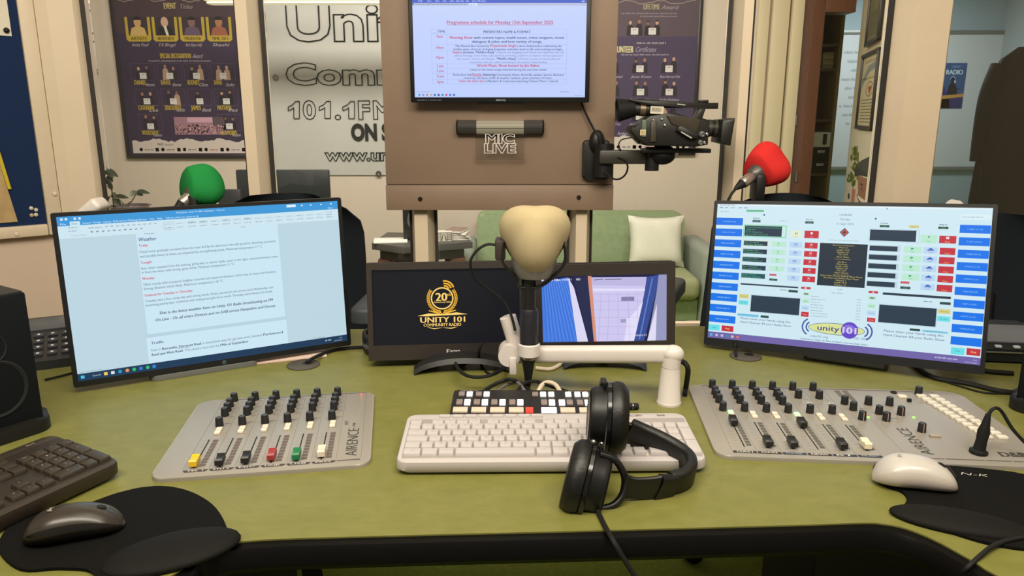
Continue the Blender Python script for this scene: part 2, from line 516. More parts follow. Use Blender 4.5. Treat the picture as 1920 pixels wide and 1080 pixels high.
# canvas hanging with a yellow hem
X1, Z1 = onwall(31, 414); X0, Z0 = onwall(0, 180)
cv = thing('canvas_hanging', 'tan stitched canvas with yellow side hem pinned on the blue noticeboard', 'wall hanging', WC + WN * 0.024, WA)
g = MB(); n = 14; vs = []; fs = []
for j in range(n + 1):
    for i in range(9):
        x = X1 - 0.5 + 0.5 * i / 8 - 0.05 * (j / n); z = Z1 + (Z0 - Z1) * j / n
        vs.append((x, -0.003 - 0.002 * math.sin(i * 1.7 + j * 0.9), z)); vs.append((x, -0.001 - 0.002 * math.sin(i * 1.7 + j * 0.9), z))
idx = lambda i, j, k: (j * 9 + i) * 2 + k
for j in range(n):
    for i in range(8):
        fs.append((idx(i, j, 0), idx(i + 1, j, 0), idx(i + 1, j + 1, 0), idx(i, j + 1, 0)))
        fs.append((idx(i, j, 1), idx(i, j + 1, 1), idx(i + 1, j + 1, 1), idx(i + 1, j, 1)))
g.raw(vs, fs).build('cloth', mat('tan_canvas', (196, 168, 122), 0.9, bump=0.5, bscale=350, var=0.2, vscale=20, c2=(176, 146, 100)), cv)
MB().prism([(X1 - 0.013, Z1 + 0.10), (X1 - 0.004, Z1 + 0.10), (X1 - 0.040, Z0), (X1 - 0.050, Z0)], 0.0055, 0.007, Matrix.Rotation(math.pi / 2, 4, 'X')).build('hem', mat('yellow_hem', (206, 180, 40), 0.8), cv)
pn = Panel(0.10, 0.5, 100, 500)
for k in range(12):
    x, y = random.uniform(30, 96), random.uniform(60, 470)
    for q in range(3): pn.arc(x + q * 3, y + q * 5, 9, 7, 2.0, (150, 90, 40) if k % 3 else (70, 60, 40), 20 * q, 200 + 30 * q, 1, 8)
pn.build('stitching', cv, (X1 - 0.09, -0.0065, Z1 + 0.27))
X, Z = onwall(20, 69)
nt_ = thing('paper_notice', 'white paper notice pinned at the top of the blue noticeboard', 'notice', WC + WN * 0.024, WA)
MB().box((X - 0.15, -0.001, Z + 0.21), (0.30, 0.0015, 0.42)).build('paper', mat('notice_paper', (222, 214, 196), 0.7), nt_)
MB().ball((X - 0.012, -0.006, Z + 0.015), 0.008).build('pin', M_BLK, nt_)

# ================================================================== LOBBY BEHIND THE GLASS
PURP, PURP2, YEL, WHT, DK = (74, 54, 72), (54, 42, 66), (176, 152, 56), (206, 198, 190), (34, 28, 34)


def duo(p, x, y, s, cert=True, one=False, seed=0):
    """small photograph of people in dark suits holding a certificate"""
    r = random.Random(seed)
    for i, dx in enumerate((-0.24, 0.26) if not one else (-0.1,)):
        skin = r.choice(((150, 112, 92), (186, 146, 122), (120, 88, 72)))
        cl = r.choice((DK, (40, 34, 44), (170, 140, 120)))
        top = y - s * r.uniform(0.78, 0.95)
        p.poly([(x + (dx - 0.2) * s, y), (x + (dx + 0.2) * s, y), (x + (dx + 0.17) * s, top + 0.34 * s), (x + (dx + 0.07) * s, top + 0.22 * s), (x + (dx - 0.07) * s, top + 0.22 * s), (x + (dx - 0.17) * s, top + 0.34 * s)], cl, 2)
        p.ell(x + dx * s, top + 0.12 * s, 0.085 * s, 0.115 * s, skin, 3, n=12)
        p.ell(x + dx * s, top + 0.05 * s, 0.09 * s, 0.07 * s, DK, 3 if cl == DK else 2, 0, 180, 10)
    if cert: p.rect(x - 0.2 * s, y - 0.42 * s, x + 0.22 * s, y - 0.06 * s, (206, 202, 204), 4); p.rect(x - 0.1 * s, y - 0.34 * s, x + 0.12 * s, y - 0.3 * s, (150, 146, 150), 5)


def sponsors(p, y, x0, x1):
    p.text('PRIZE', x0 + 170, y + 30, 15, (40, 34, 44), bold=0.03, w=44); p.text('Supporters', x0 + 222, y + 31, 15, (90, 82, 92), shear=0.3, w=66)
    x = x0 + 30; k = 0
    while x < x1 - 40:
        c = [(60, 50, 70), (90, 80, 90), (160, 50, 60), (70, 80, 110)][k % 4]
        if k % 3 == 0: p.ell(x + 12, y + 62, 13, 13, c, 2, n=14); x += 40
        elif k % 3 == 1: p.scrib(x, x + 62, y + 68, 11, c); x += 80
        else: p.rect(x, y + 50, x + 26, y + 76, c, 2); x += 44
        k += 1


def torn(p, x0, x1, y, c, up, l=2):
    pts = []; n = 40
    for i in range(n + 1): pts.append((x0 + (x1 - x0) * i / n, y + random.uniform(-7, 7) + 10 * math.sin(i * 0.6)))
    if up: p.poly([(x1, up), (x0, up)][::-1] + pts[::-1], c, l)
    else:
        for a, b2 in zip(pts, pts[1:]): p.line(*a, *b2, 5, c, l)


def framed(name, label, x, zbot, w_, h_, art, group=None):
    t = thing(name, label, 'poster', (x, YB, 0), 0, group)
    art.build('print', t, (0, -0.022, zbot + h_ / 2))
    b = MB(); fw = 0.024
    b.box((0, -0.010, zbot + h_ / 2), (w_ - 0.005, 0.018, h_ - 0.005)); b.build('backing', M_BLKM, t)
    b = MB()
    for sx in (-1, 1): b.box((sx * (w_ / 2 - fw / 2 + 0.012), -0.014, zbot + h_ / 2), (fw, 0.028, h_ + 0.024), 0.003)
    for sz in (0, h_): b.box((0, -0.0145, zbot + sz + (fw / 2 - 0.012) * (1 if sz == 0 else -1)), (w_ + 0.024, 0.0285, fw), 0.003)
    b.build('frame', mat('poster_frame', (36, 30, 34), 0.35), t)
    return t


zb_ = at(350, 293, YB).z; pxl, pxr = xat(243, 280, YB), xat(489, 280, YB); PW = pxr - pxl; PH = PW * 1.414
# award poster seen on the left: grid of 1000 x 1414
p = Panel(PW, PH, 1000, 1414)
p.rect(0, 0, 1000, 1414, PURP2, 0); p.rect(0, 0, 1000, 520, (66, 50, 58), 0.5)
Z = lambda py: 1414 - (293 - py) / 246 * 1000     # photo row -> grid row
torn(p, 30, 960, Z(17), (150, 134, 126), None)
p.text('UNITY 101 BROADCASTING 24/7 CELEBRATION', 500, Z(5), 38, (170, 150, 90), 'c', w=900, bold=0.03)
p.text('EVENT', 470, Z(32), 40, (176, 160, 110), 'r', w=90, bold=0.04); p.text('Titles', 490, Z(32), 30, (150, 136, 136), shear=0.35)
for k, (nm, sg) in enumerate((('ARTISTE', 'Anita Patel'), ('DIRECTOR OF UNITY 101', 'S K Bhogal'), ('PRESENTER', 'Ram Kalyan Kelly'), ('TIME 1011', 'Shashi'))):
    x = 175 + 198 * k; y0, y1 = Z(46), Z(88)
    p.rect(x - 92, y0, x + 92, y1 - 30, (54, 42, 50), 1)
    p.poly([(x - 92, y0), (x - 92, y1 - 16), (x - 76, y1), (x + 76, y1), (x + 92, y1 - 16), (x + 92, y0), (x + 72, y0), (x + 72, y1 - 42), (x - 72, y1 - 42), (x - 72, y0)], YEL, 3)
    skin = ((190, 150, 110), (190, 156, 136), (120, 90, 90), (160, 110, 80))[k]
    p.poly([(x - 62, y1 - 42), (x + 62, y1 - 42), (x + 48, y1 - 92), (x + 14, y1 - 108), (x - 14, y1 - 108), (x - 48, y1 - 92)], ((190, 160, 100), (30, 28, 30), (96, 76, 100), (150, 90, 70))[k], 2)
    p.ell(x, y1 - 136, 27, 36, skin, 2.5, n=16)
    if k != 1: p.ell(x, y1 - 150, 31, 26, (30, 22, 22), 2.6, 0, 180, 12)
    else: p.poly([(x - 10, y1 - 108), (x + 10, y1 - 108), (x + 24, y1 - 42), (x + 6, y1 - 42)], WHT, 2.6)
    p.text(nm, x, y1 - 11, 20, (60, 44, 30), 'c', w=120, bold=0.04); p.text(sg, x, y1 + 34, 22, (176, 164, 170), 'c', w=120, shear=0.4)
p.text('SPECIAL RECOGNITION', 545, Z(117), 34, YEL, 'r', w=230, bold=0.05); p.text('Award', 552, Z(117), 32, (170, 158, 168), shear=0.4, w=72)
p.text('Presented for outstanding service to the station of a volunteer broadcaster', 460, Z(123), 13, (190, 180, 190), 'c', w=460)
NM = [('DANIEL', 'Hammons'), ('RAHUL', 'Sharma'), ('RODNEY', 'Clive'), ('RANA', 'Choudhury'), ('CATHERINE', 'Lea'), ('ZERXI KONDUI', 'Nishihi'), ('JAMES', 'Bhavik'), ('MATTHEW', 'Iles'), ('WOODLSHELM', 'Haines'), None, ('GLAMORPI', 'Aslam')]
for k, e in enumerate(NM):
    r_, c_ = divmod(k, 4)
    if k == 10: c_ = 3
    if e is None: continue
    x = 175 + 198 * c_ + 8 * r_; y = Z((155, 200, 245)[r_])
    p.frame(x - 88, y - 118, x + 92, y + 2, (96, 78, 104), 2, 1)
    duo(p, x, y, 120, one=(k == 6), seed=k)
    p.text(e[0], x - 70, y + 34, 32, YEL, w=min(124, 15 * len(e[0])), bold=0.05, l=6); p.text(e[1], x + 12, y + 46, 24, (190, 180, 190), w=64, shear=0.4, l=6)
x0, x1, y0, y1 = 372, 752, Z(221), Z(253)
p.rect(x0, y0, x1, y1, (150, 112, 130), 2); p.rect(x0 + 100, y0 + 4, x1 - 90, y0 + 40, (190, 150, 170), 3); p.rect(x1 - 90, y0, x1, y0 + 60, (84, 70, 80), 3)
for k in range(150):
    x = random.uniform(x0 + 6, x1 - 14); y = random.uniform(y0 + 52, y1 - 12); p.rect(x, y, x + 9, y + 11, random.choice(((90, 52, 64), (190, 160, 160), (120, 70, 80), (60, 36, 50), (170, 130, 120))), 4)
torn(p, 40, 960, Z(263), (196, 184, 180), Z(287)); sponsors(p, Z(265), 60, 960)
framed('framed_poster', 'framed purple award poster left of the large white banner behind the glass', (pxl + pxr) / 2, zb_, PW, PH, p, 'framed purple award posters')

# second poster right of the central board
zb2 = at(1250, 287, YB).z; qr = xat(1303, 200, YB); ql = qr - PW
p = Panel(PW, PH, 1000, 1414); Z2 = lambda py: 1414 - (287 - py) / 246 * 1000
p.rect(0, 0, 1000, 1414, (68, 56, 86), 0); p.rect(0, 0, 1000, 570, (84, 70, 82), 0.5)
p.text('UNITY 101 BROADCASTING 24/7 CELEBRATION', 475, Z2(9), 38, (140, 124, 116), 'c', w=860, bold=0.03)
p.text('THANK YOU, STAFF, VOLUNTEERS & SUPPORTERS', 440, Z2(15), 16, (150, 138, 140), 'c', w=640)
torn(p, 30, 960, Z2(21), (150, 134, 126), None)
p.text('LIFETIME', 700, Z2(33), 36, (160, 150, 120), 'r', w=120, bold=0.04); p.text('Award', 710, Z2(33), 30, (150, 140, 150), shear=0.4)
for y in (41, 46): p.scrib(420 if y == 41 else 560, 830, Z2(y), 10, (140, 126, 140))
for x, s_ in ((520, 1), (650, 2)): duo(p, x, Z2(78), 130, seed=40 + s_)
p.scrib(540, 760, Z2(92), 14, (160, 150, 160))
p.text('NEW VOLUNTEER', 520, Z2(107), 44, (206, 196, 150), 'r', w=270, bold=0.05); p.text('Certificates', 530, Z2(106), 36, (160, 150, 170), shear=0.35, w=150)
p.scrib(430, 780, Z2(112), 11, (150, 140, 160))
for r_, yy in enumerate((143, 184, 228)):
    for c_ in range(4):
        duo(p, 150 + 215 * c_ - (0 if r_ else 10), Z2(yy), 130, seed=60 + r_ * 4 + c_)
        p.text(('Aisha Rahman', 'Dev Patel', 'Jane Keen', 'Ram Normal Fisk')[(r_ + c_) % 4], 150 + 215 * c_, Z2(yy) + 34, 18, (180, 170, 186), 'c', w=150, shear=0.35)
p.text('Further achievements', 420, Z2(254), 24, (190, 180, 200), w=200, shear=0.3)
torn(p, 40, 960, Z2(258), (200, 190, 184), Z2(284)); sponsors(p, Z2(260), 60, 960)
framed('framed_poster', 'framed purple volunteer poster behind the camcorder, right of the central board', (ql + qr) / 2, zb2, PW, PH, p, 'framed purple award posters')

# white vinyl banner
bl = xat(507, 200, YB); bz = at(600, 328, YB).z; BW, BH = 1.80, 1.5
zt = bz + BH
bn = thing('vinyl_banner', 'large white vinyl banner with black outlined lettering behind the glass', 'banner', (bl, YB - 0.008, 0))
b = MB(); n = 30; vs = []; fs = []
b2v = lambda i, j: 0.004 * math.sin(i * 0.9) * math.sin(j * 0.5) - 0.004
for j in range(13):
    for i in range(n + 1): vs.append((BW * i / n, b2v(i, j), bz + BH * j / 12))
for j in range(12):
    for i in range(n): a = j * (n + 1) + i; fs.append((a, a + 1, a + n + 2, a + n + 1))
b.raw(vs, fs).build('sheet', mat('banner_vinyl', (182, 181, 178), 0.45, bump=0.15, bscale=14), bn)
mpp = (xat(700, 200, YB) - xat(540, 200, YB)) / 160


def outl(t, px, py, hpx, x1px, ob=0.028, bold=0.03, kind='o'):
    P0 = at(px, py, YB); vs, fs, a, c = txt(t, bold, 3, ob if kind == 'o' else 0)
    h = hpx * mpp; k = (x1px - px) * mpp / (c - a)
    m = MB(); m.flat = kind != 'o'
    m.raw([((v[0] - a) * k + P0.x - bl, -0.012 - (v[2] * h), v[1] * h + P0.z) for v in vs], fs)
    m.build('lettering', M_BLK, bn)


outl('Unity 101', 540, 75, 62, 540 + 460, 0.011, 0.03); outl('Community', 538, 158, 36, 538 + 400, 0.014, 0.03)
for tx, a, bb in (('0', 570, 595), ('.', 629, 641), ('F', 673, 696), ('M', 701, 736)): outl(tx, a, 222, 31, bb, 0.016, 0.03)
for a, bb in ((542, 563), (600, 621), (644, 666)):     # flagged numeral one with a straight stem
    m = MB(); pts = [(1.0, 0), (1.0, 1.0), (0.66, 1.0), (0.40, 0.80), (0.0, 0.68), (0.0, 0.46), (0.30, 0.54), (0.50, 0.64), (0.50, 0)]
    q_ = [at(a + (bb - a) * u, 222 - 32 * v, YB) for u, v in pts]; q_ = [Vector((p_.x - bl, -0.012, p_.z)) for p_ in q_]
    for p0_, p1_ in zip(q_, q_[1:] + q_[:1]): m.cyl(p0_, p1_, 0.0026, None, 6)
    m.build('lettering', M_BLK, bn)
outl('ON STAGE', 660, 262, 28, 660 + 150, 0, 0.05, 's'); outl('www.unity101.org', 610, 300, 20, 610 + 270, 0.024, 0.03)
for px, py in ((519, 149), (711, 328)):
    q = at(px, py, YB); M = Matrix.Translation((q.x - bl, -0.012, q.z + 0.01)) @ Matrix.Rotation(math.pi / 2, 4, 'X')
    MB().lathe([(0.018, -0.004), (0.018, 0.004), (0.008, 0.004), (0.008, -0.004)], M, 16, False).build('eyelet', M_STEEL, bn)

# suspended strip lamp, only its lower edge in view
YP = 4.05
ax0, ax1 = xat(387, 5, YP), xat(900, 5, YP); az = at(600, 8, YP).z
ac = thing('pendant_lamp', 'white suspended strip lamp along the top edge of the picture, before the banner', 'lamp', ((ax0 + ax1) / 2, YP, az))
MB().prism(rr(ax1 - ax0, 0.10, 0.02, 4), 0.012, 0.075, None, 0.004).build('housing', M_WHT, ac)
MB().prism(rr(ax1 - ax0 - 0.02, 0.085, 0.02, 4), 0.0, 0.012).build('diffuser', mat('lamp_diffuser', (236, 226, 196), 0.4, emit=0.5), ac)
for s_ in (-1, 1): MB().cyl((s_ * 0.5, 0, 0.075), (s_ * 0.5, 0, ZC - az), 0.005, n=8).build('rod', M_STEEL, ac)

# low cabinet along the wall with plant and screens
cab = thing('low_cabinet', 'long pale low cabinet under the award poster, behind the glass', 'cabinet', (-1.42, 3.45, 0))
MB().box((0, 0, 0.39), (1.10, 0.44, 0.78), 0.006).build('body', mat('cabinet_beige', (190, 174, 150), 0.5), cab)
MB().box((0, -0.005, 0.79), (1.14, 0.47, 0.025), 0.004).build('top', mat('cabinet_beige', (190, 174, 150), 0.5), cab)
for k in range(3):
    dd = MB().box((-0.366 + 0.366 * k, -0.227, 0.39), (0.358, 0.016, 0.74), 0.003).build('door', mat('cabinet_beige', (190, 174, 150), 0.5), cab)
    MB().box((-0.24 + 0.366 * k, -0.240, 0.6), (0.012, 0.012, 0.12), 0.003).build('handle', M_STEEL, dd)
# plant
q = at(243, 385, 3.4)
pl = thing('potted_plant', 'potted plant with dark oval leaves on arching stems beside the corner post', 'plant', (q.x, 3.4, 0.803))
ph = q.z - 0.803
MB().lathe([(0.06, 0), (0.085, ph * 0.96), (0.092, ph * 0.96), (0.092, ph), (0.08, ph), (0.078, ph - 0.02)], None, 24).build('pot', mat('plant_pot', (96, 84, 84), 0.5), pl)
MB().lathe([(0.0, ph - 0.016), (0.0775, ph - 0.016)], None, 16, False).build('soil', mat('soil', (50, 38, 28), 0.95), pl)
M_LEAF = mat('dark_leaf', (52, 62, 44), 0.45); M_STEM = mat('plant_stem', (110, 100, 76), 0.6)


def leaf(p0, d, L, wd, up=Vector((0, 0, 1))):
    m = aim(p0, d, up); b = MB(); vs = []; fs = []
    for i in range(7):
        t = i / 6; wv = wd * math.sin(math.pi * min(t * 0.94 + 0.03, 1)) ** 0.8; dr_ = -0.25 * L * t * t
        for s_ in (-1, 0, 1): vs.append(m @ Vector((s_ * wv, dr_ + abs(s_) * wv * 0.25, t * L)))
    for i in range(6):
        for s_ in (0, 1): a = i * 3 + s_; fs.append((a, a + 1, a + 4, a + 3))
    b.raw(vs, fs)
    return b.build('leaf', M_LEAF, pl)


def PX(px, py, dy=0.0):
    v = at(px, py, 3.4 + dy); return Vector((v.x - q.x, dy, v.z - 0.803))


stems = [[PX(230, 388), PX(216, 372), PX(204, 340), PX(200, 312)], [PX(240, 388), PX(248, 376), PX(256, 362), PX(259, 357)], [PX(236, 388), PX(226, 376), PX(214, 366), PX(203, 370)], [PX(236, 388), PX(240, 382), PX(244, 378)]]
for s_ in stems: MB().tube([Vector((0.0, 0, ph - 0.02))] + s_[0:], 0.0035, 6, 5, 0.002).build('stem', M_STEM, pl)
for (a, b_, w_) in (((200, 317), (214, 326), .013), ((200, 323), (207, 328), .01), ((202, 329), (207, 336), .013), ((202, 338), (204, 346), .014), ((204, 343), (208, 353), .012), ((200, 320), (188, 330), .013), ((203, 334), (190, 346), .014),
                     ((208, 367), (218, 367), .016), ((216, 367), (232, 368), .010), ((212, 374), (222, 380), .014), ((214, 385), (210, 393), .012), ((256, 358), (246, 364), .014), ((257, 358), (272, 359), .010), ((256, 360), (264, 364), .012), ((206, 370), (194, 376), .014)):
    A, B_ = PX(*a), PX(*b_, random.uniform(-0.05, 0.02)); leaf(A, B_ - A, (B_ - A).length * 1.1, w_, Vector((0.2, -1, 0.4)))
# screens standing on the cabinet, backs towards us
for (a, bb, ty, Y, lb) in ((443, 617, 318, 3.38, 'large black flat screen behind the second post, on the low cabinet'), (409, 452, 355, 3.30, 'small black box screen beside the larger screen, behind the green microphone')):
    L_, R_ = at(a, ty, Y), at(bb, ty, Y); w_ = R_.x - L_.x
    t = thing('flat_screen', lb, 'screen', ((L_.x + R_.x) / 2, Y, 0.803))
    hh = L_.z - 0.803
    MB().box((0, 0, 0.03 + (hh - 0.03) / 2), (w_, 0.03, hh - 0.03), 0.006).build('casing', mat('screen_black', (38, 42, 46), 0.4), t)
    MB().box((0, 0.03, 0.008), (w_ * 0.5, 0.09, 0.016), 0.004).build('base', M_BLK, t); MB().box((0, 0.032, 0.05), (w_ * 0.15, 0.03, 0.07), 0.004).build('neck', M_BLK, t)

# corner table with speaker, papers and boxes
tq = on(755, 468, 0.62)
YT = 3.62
z_t = at(755, 463, YT).z
tl_, tm_, tr_ = at(697, 452, YT + 0.12), at(755, 463, YT), at(886, 447, YT + 0.16)
tb = thing('side_table', 'dark grey side table with red-brown legs behind the glass', 'table', (0, 0, 0))
poly = [(tl_.x, tl_.y), (tm_.x, tm_.y), (tr_.x, tr_.y), (tr_.x - 0.06, tr_.y + 0.24), (tl_.x + 0.02, tl_.y + 0.36)]
MB().prism(poly, z_t - 0.034, z_t, None, 0.003).build('tabletop', mat('dark_grey_laminate', (76, 74, 72), 0.4), tb)
cx = sum(p_[0] for p_ in poly) / 5; cy = sum(p_[1] for p_ in poly) / 5
sh = [(cx + (x - cx) * 0.84, cy + (y - cy) * 0.84) for x, y in poly]
MB().prism(sh, z_t - 0.085, z_t - 0.034).build('apron', mat('dark_apron', (56, 52, 52), 0.5), tb)
for (x, y) in [(cx + (x - cx) * 0.72, cy + (y - cy) * 0.72) for x, y in poly]:
    MB().box((x, y, (z_t - 0.085) / 2), (0.075, 0.075, z_t - 0.085), 0.006).build('leg', M_WOOD, tb)
sp = at(781, 443, 3.78)
sk = thing('bookshelf_speaker', 'black bookshelf speaker on the grey side table behind the glass', 'speaker', (sp.x, 3.93, z_t), math.radians(8))
MB().box((0, 0, 0.14), (0.175, 0.2, 0.28), 0.006).build('cabinet', mat('speaker_black', (30, 31, 33), 0.4), sk)
Rz = Matrix.Rotation(math.pi / 2, 4, 'X')
MB().lathe([(0.066, 0), (0.066, 0.006), (0.058, 0.006), (0.03, -0.012), (0.012, -0.004), (0.001, -0.002)], Matrix.Translation((0, -0.101, 0.105)) @ Rz, 28, False).build('woofer', mat('cone_grey', (92, 92, 92), 0.5), sk)
MB().lathe([(0.026, 0), (0.026, 0.005), (0.02, 0.005), (0.012, -0.004), (0.001, 0.002)], Matrix.Translation((0, -0.101, 0.22)) @ Rz, 20, False).build('tweeter', mat('cone_grey', (92, 92, 92), 0.5), sk)
s1 = at(735, 450, 3.78)
ps = thing('paper_sheet', 'white paper sheets lying on the left end of the grey side table', 'paper', (s1.x - 0.01, 3.80, z_t), 0.15)
MB().box((0, 0, 0.003), (0.17, 0.15, 0.006), 0.001).build('sheets', mat('paper_white', (222, 220, 214), 0.7), ps)
s2 = at(829, 440, 3.72)
bx = thing('patterned_box', 'small white box with black line pattern on the grey side table', 'box', (s2.x, 3.80, z_t), 0.12)
MB().box((0, 0, 0.026), (0.085, 0.08, 0.052), 0.002).build('carton', mat('carton_white', (206, 200, 190), 0.6), bx)
pn = Panel(0.083, 0.05, 100, 60); pn.rect(0, 0, 100, 60, (210, 204, 194), 0); pn.frame(2, 2, 98, 58, (50, 46, 44), 3)
for a in (30, 68): pn.rect(a, 2, a + 3, 58, (50, 46, 44), 2)
for sg_ in (-1, 1): pn.poly([(50 + sg_ * 3, 10), (50 + sg_ * 6, 10), (50 + sg_ * 17, 52), (50 + sg_ * 11, 52)], (50, 46, 44), 2)
for k in range(4): pn.scrib(72, 94, 14 + 11 * k, 6, (60, 56, 54)); pn.scrib(6, 26, 14 + 11 * k, 6, (60, 56, 54))
pn.build('printed_front', bx, (0, -0.0405, 0.026))
s3 = at(862, 438, 3.9)
for k, (dx, w_, h_, c) in enumerate(((0.0, .10, .014, (196, 180, 160)), (0.006, .09, .012, (150, 140, 130)), (-0.004, .095, .010, (206, 200, 190)), (-0.015, .085, .016, (140, 116, 108)))):
    hz = sum((.014, .012, .010, .016)[:k])
    bk = thing('booklet', ('lowest', 'second', 'third', 'topmost')[k] + ' booklet of the small pile on the side table, right end', 'booklet', (s3.x - 0.0 + dx, 3.87, z_t + hz + 0.0002 * k), 0.2 - 0.15 * k, 'booklets piled on the side table')
    MB().box((0, 0, h_ / 2), (w_, 0.13, h_), 0.001).build('cover', mat('booklet_%d' % k, c, 0.6), bk); MB().box((0.002, -0.001, h_ / 2), (w_ - 0.002, 0.131, h_ * 0.6)).build('pages', mat('paper_white', (222, 220, 214), 0.7), bk)

# sofa and cushion
M_SOFA = mat('sage_green_fabric', (152, 168, 134), 0.9, spec=0.1, bump=0.3, bscale=400, var=0.15, vscale=30, c2=(142, 160, 124))
M_SEAT = mat('olive_seat_fabric', (160, 164, 128), 0.9, spec=0.1, bump=0.3, bscale=400)
M_ARM = mat('grey_green_arm_fabric', (150, 156, 148), 0.9, spec=0.1, bump=0.3, bscale=400)
YS = 4.55
sL, sR = xat(894, 440, YS), xat(1283, 440, YS); zs = at(1200, 400, YS).z
sf = thing('sofa', 'sage green sofa with grey arms standing along the lobby wall', 'sofa', ((sL + sR) / 2, YS, 0)); sw = sR - sL
MB().prism(rr(sw, zs - 0.30, 0.05, 6, 0, (zs + 0.30) / 2), -0.16, 0, Matrix(((1, 0, 0, 0), (0, 0, -1, 0), (0, 1, 0, 0), (0, 0, 0, 1))), 0.02, 3).build('backrest', M_SOFA, sf)
for s_ in (-1, 1):
    MB().box((s_ * sw / 4, -0.26, 0.30), (sw / 2 - 0.012, 0.50, 0.13), 0.045, None, 4).build('seat_cushion', M_SEAT, sf)
    az = at(1300, 458, YS - 0.3).z if s_ > 0 else at(885, 460, YS - 0.3).z
    MB().box((s_ * (sw / 2 + 0.055), -0.20, az / 2 + 0.03), (0.11, 0.58, az - 0.06), 0.04, None, 4).build('armrest', M_ARM, sf)
MB().box((0, -0.18, 0.15), (sw, 0.52, 0.17), 0.02).build('base', M_SOFA, sf)
for sx in (-1, 1):
    for y in (-0.38, 0.02): MB().cyl((sx * (sw / 2 - 0.06), y, 0), (sx * (sw / 2 - 0.06), y, 0.07), 0.02, 0.026).build('leg', M_WOOD, sf)
pc = [at(x, y, YS - 0.24) for x, y in ((1182, 432), (1290, 426), (1291, 526), (1183, 530))]
cw = pc[1].x - pc[0].x; chh = pc[0].z - pc[3].z
cu_ = thing('cushion', 'white square cushion leaning on the right end of the green sofa', 'cushion', ((pc[0].x + pc[1].x) / 2, YS - 0.20, 0.366), (math.radians(-14), 0, 0))
b = MB(); N = 12; V1 = []; F1 = []
for sd_ in (1, -1):
    for j in range(N + 1):
        for i in range(N + 1):
            u, v = i / N * 2 - 1, j / N * 2 - 1
            e = (1 - u ** 4) * (1 - v ** 4); pin = 1 - 0.09 * (1 - v * v) * abs(u) ** 3; pin2 = 1 - 0.11 * (1 - u * u) * abs(v) ** 3
            V1.append((u * cw / 2 * pin, -sd_ * 0.065 * e ** 0.6 + 0.006 * math.sin(u * 9 + v * 5) * e, (v * pin2 + 1) * chh / 2))
    off = 0 if sd_ == 1 else (N + 1) ** 2
    for j in range(N):
        for i in range(N):
            a = off + j * (N + 1) + i; f = (a, a + 1, a + N + 2, a + N + 1); F1.append(f if sd_ == 1 else f[::-1])
b.raw(V1, F1); bmesh.ops.remove_doubles(b.bm, verts=b.bm.verts[:], dist=0.0008)
b.build('cover', mat('cushion_white', (222, 220, 208), 0.9, bump=0.4, bscale=40), cu_, angle=60)

# doorway contents: shelving, whiteboard, framed sheet, posters
shx0, shx1 = xat(1512, 200, 5.75), xat(1562, 200, 5.75)
sh_ = thing('shelf_unit', 'dark wooden shelf unit seen through the doorway', 'shelf unit', ((shx0 + shx1) / 2, 5.85, 0)); shw = shx1 - shx0
M_SHELF = mat('dark_shelf_wood', (92, 70, 46), 0.5, var=0.2, vscale=12, c2=(76, 58, 38))
MB().box((shw / 2 - 0.012, 0, 1.2), (0.024, 0.34, 2.4), 0.002).build('side_panel', mat('olive_shelf_edge', (122, 104, 62), 0.5), sh_); MB().box((-shw / 2 + 0.012, 0, 1.2), (0.024, 0.34, 2.4), 0.002).build('side_panel', M_SHELF, sh_)
MB().box((0, 0.165, 1.2), (shw - 0.05, 0.01, 2.4)).build('back_panel', mat('shelf_back', (46, 42, 34), 0.7), sh_)
shz = [at(1540, y, 5.70).z for y in (85, 131, 226, 327)] + [0.28]
for z in shz: MB().box((0, 0, z), (shw - 0.05, 0.33, 0.022), 0.002).build('shelf', M_SHELF, sh_)
zz = shz[1] + 0.0115
for k in range(8):
    c = ((150, 136, 92), (128, 120, 84), (160, 150, 110))[k % 3]
    t = thing('magazine', 'pale magazine in the flat pile on the upper shelf beyond the doorway', 'magazine', ((shx0 + shx1) / 2 + 0.02, 5.82, zz + 0.0002), 0.02 * (k % 3 - 1), 'magazines piled on the upper shelf')
    MB().box((0, 0, 0.007), (shw - 0.12, 0.20, 0.0135), 0.001).build('pages', mat('magazine_%d' % (k % 3), c, 0.6), t); zz += 0.0142
bz_ = shz[3] + 0.0115
for k in range(2):
    t = thing('file_box', ('lower', 'upper')[k] + ' black file box with a pale label holder on the shelf', 'file box', ((shx0 + shx1) / 2, 5.80, bz_ + 0.0003), 0, 'black file boxes on the shelf')
    hb = (at(1530, 275, 5.66).z - at(1530, 324, 5.66).z) / 2
    MB().box((0, 0, hb / 2), (shw - 0.055, 0.25, hb - 0.002), 0.004).build('box', M_BLKM, t)
    MB().box((0.01, -0.128, hb * 0.66), (0.055, 0.006, 0.018), 0.002).build('label_holder', M_SILV, t); bz_ += hb
t = thing('white_box', 'white carton with a black panel on top of the black file boxes', 'box', ((shx0 + shx1) / 2, 5.80, bz_ + 0.0003))
hb = at(1530, 247, 5.66).z - at(1530, 275, 5.66).z
MB().box((0, 0, hb / 2), (shw - 0.055, 0.25, hb), 0.003).build('carton', mat('carton_white', (206, 200, 190), 0.6), t)
MB().box((0.03, -0.1255, hb * 0.52), (0.03, 0.003, hb * 0.72)).build('black_panel', M_BLK, t)
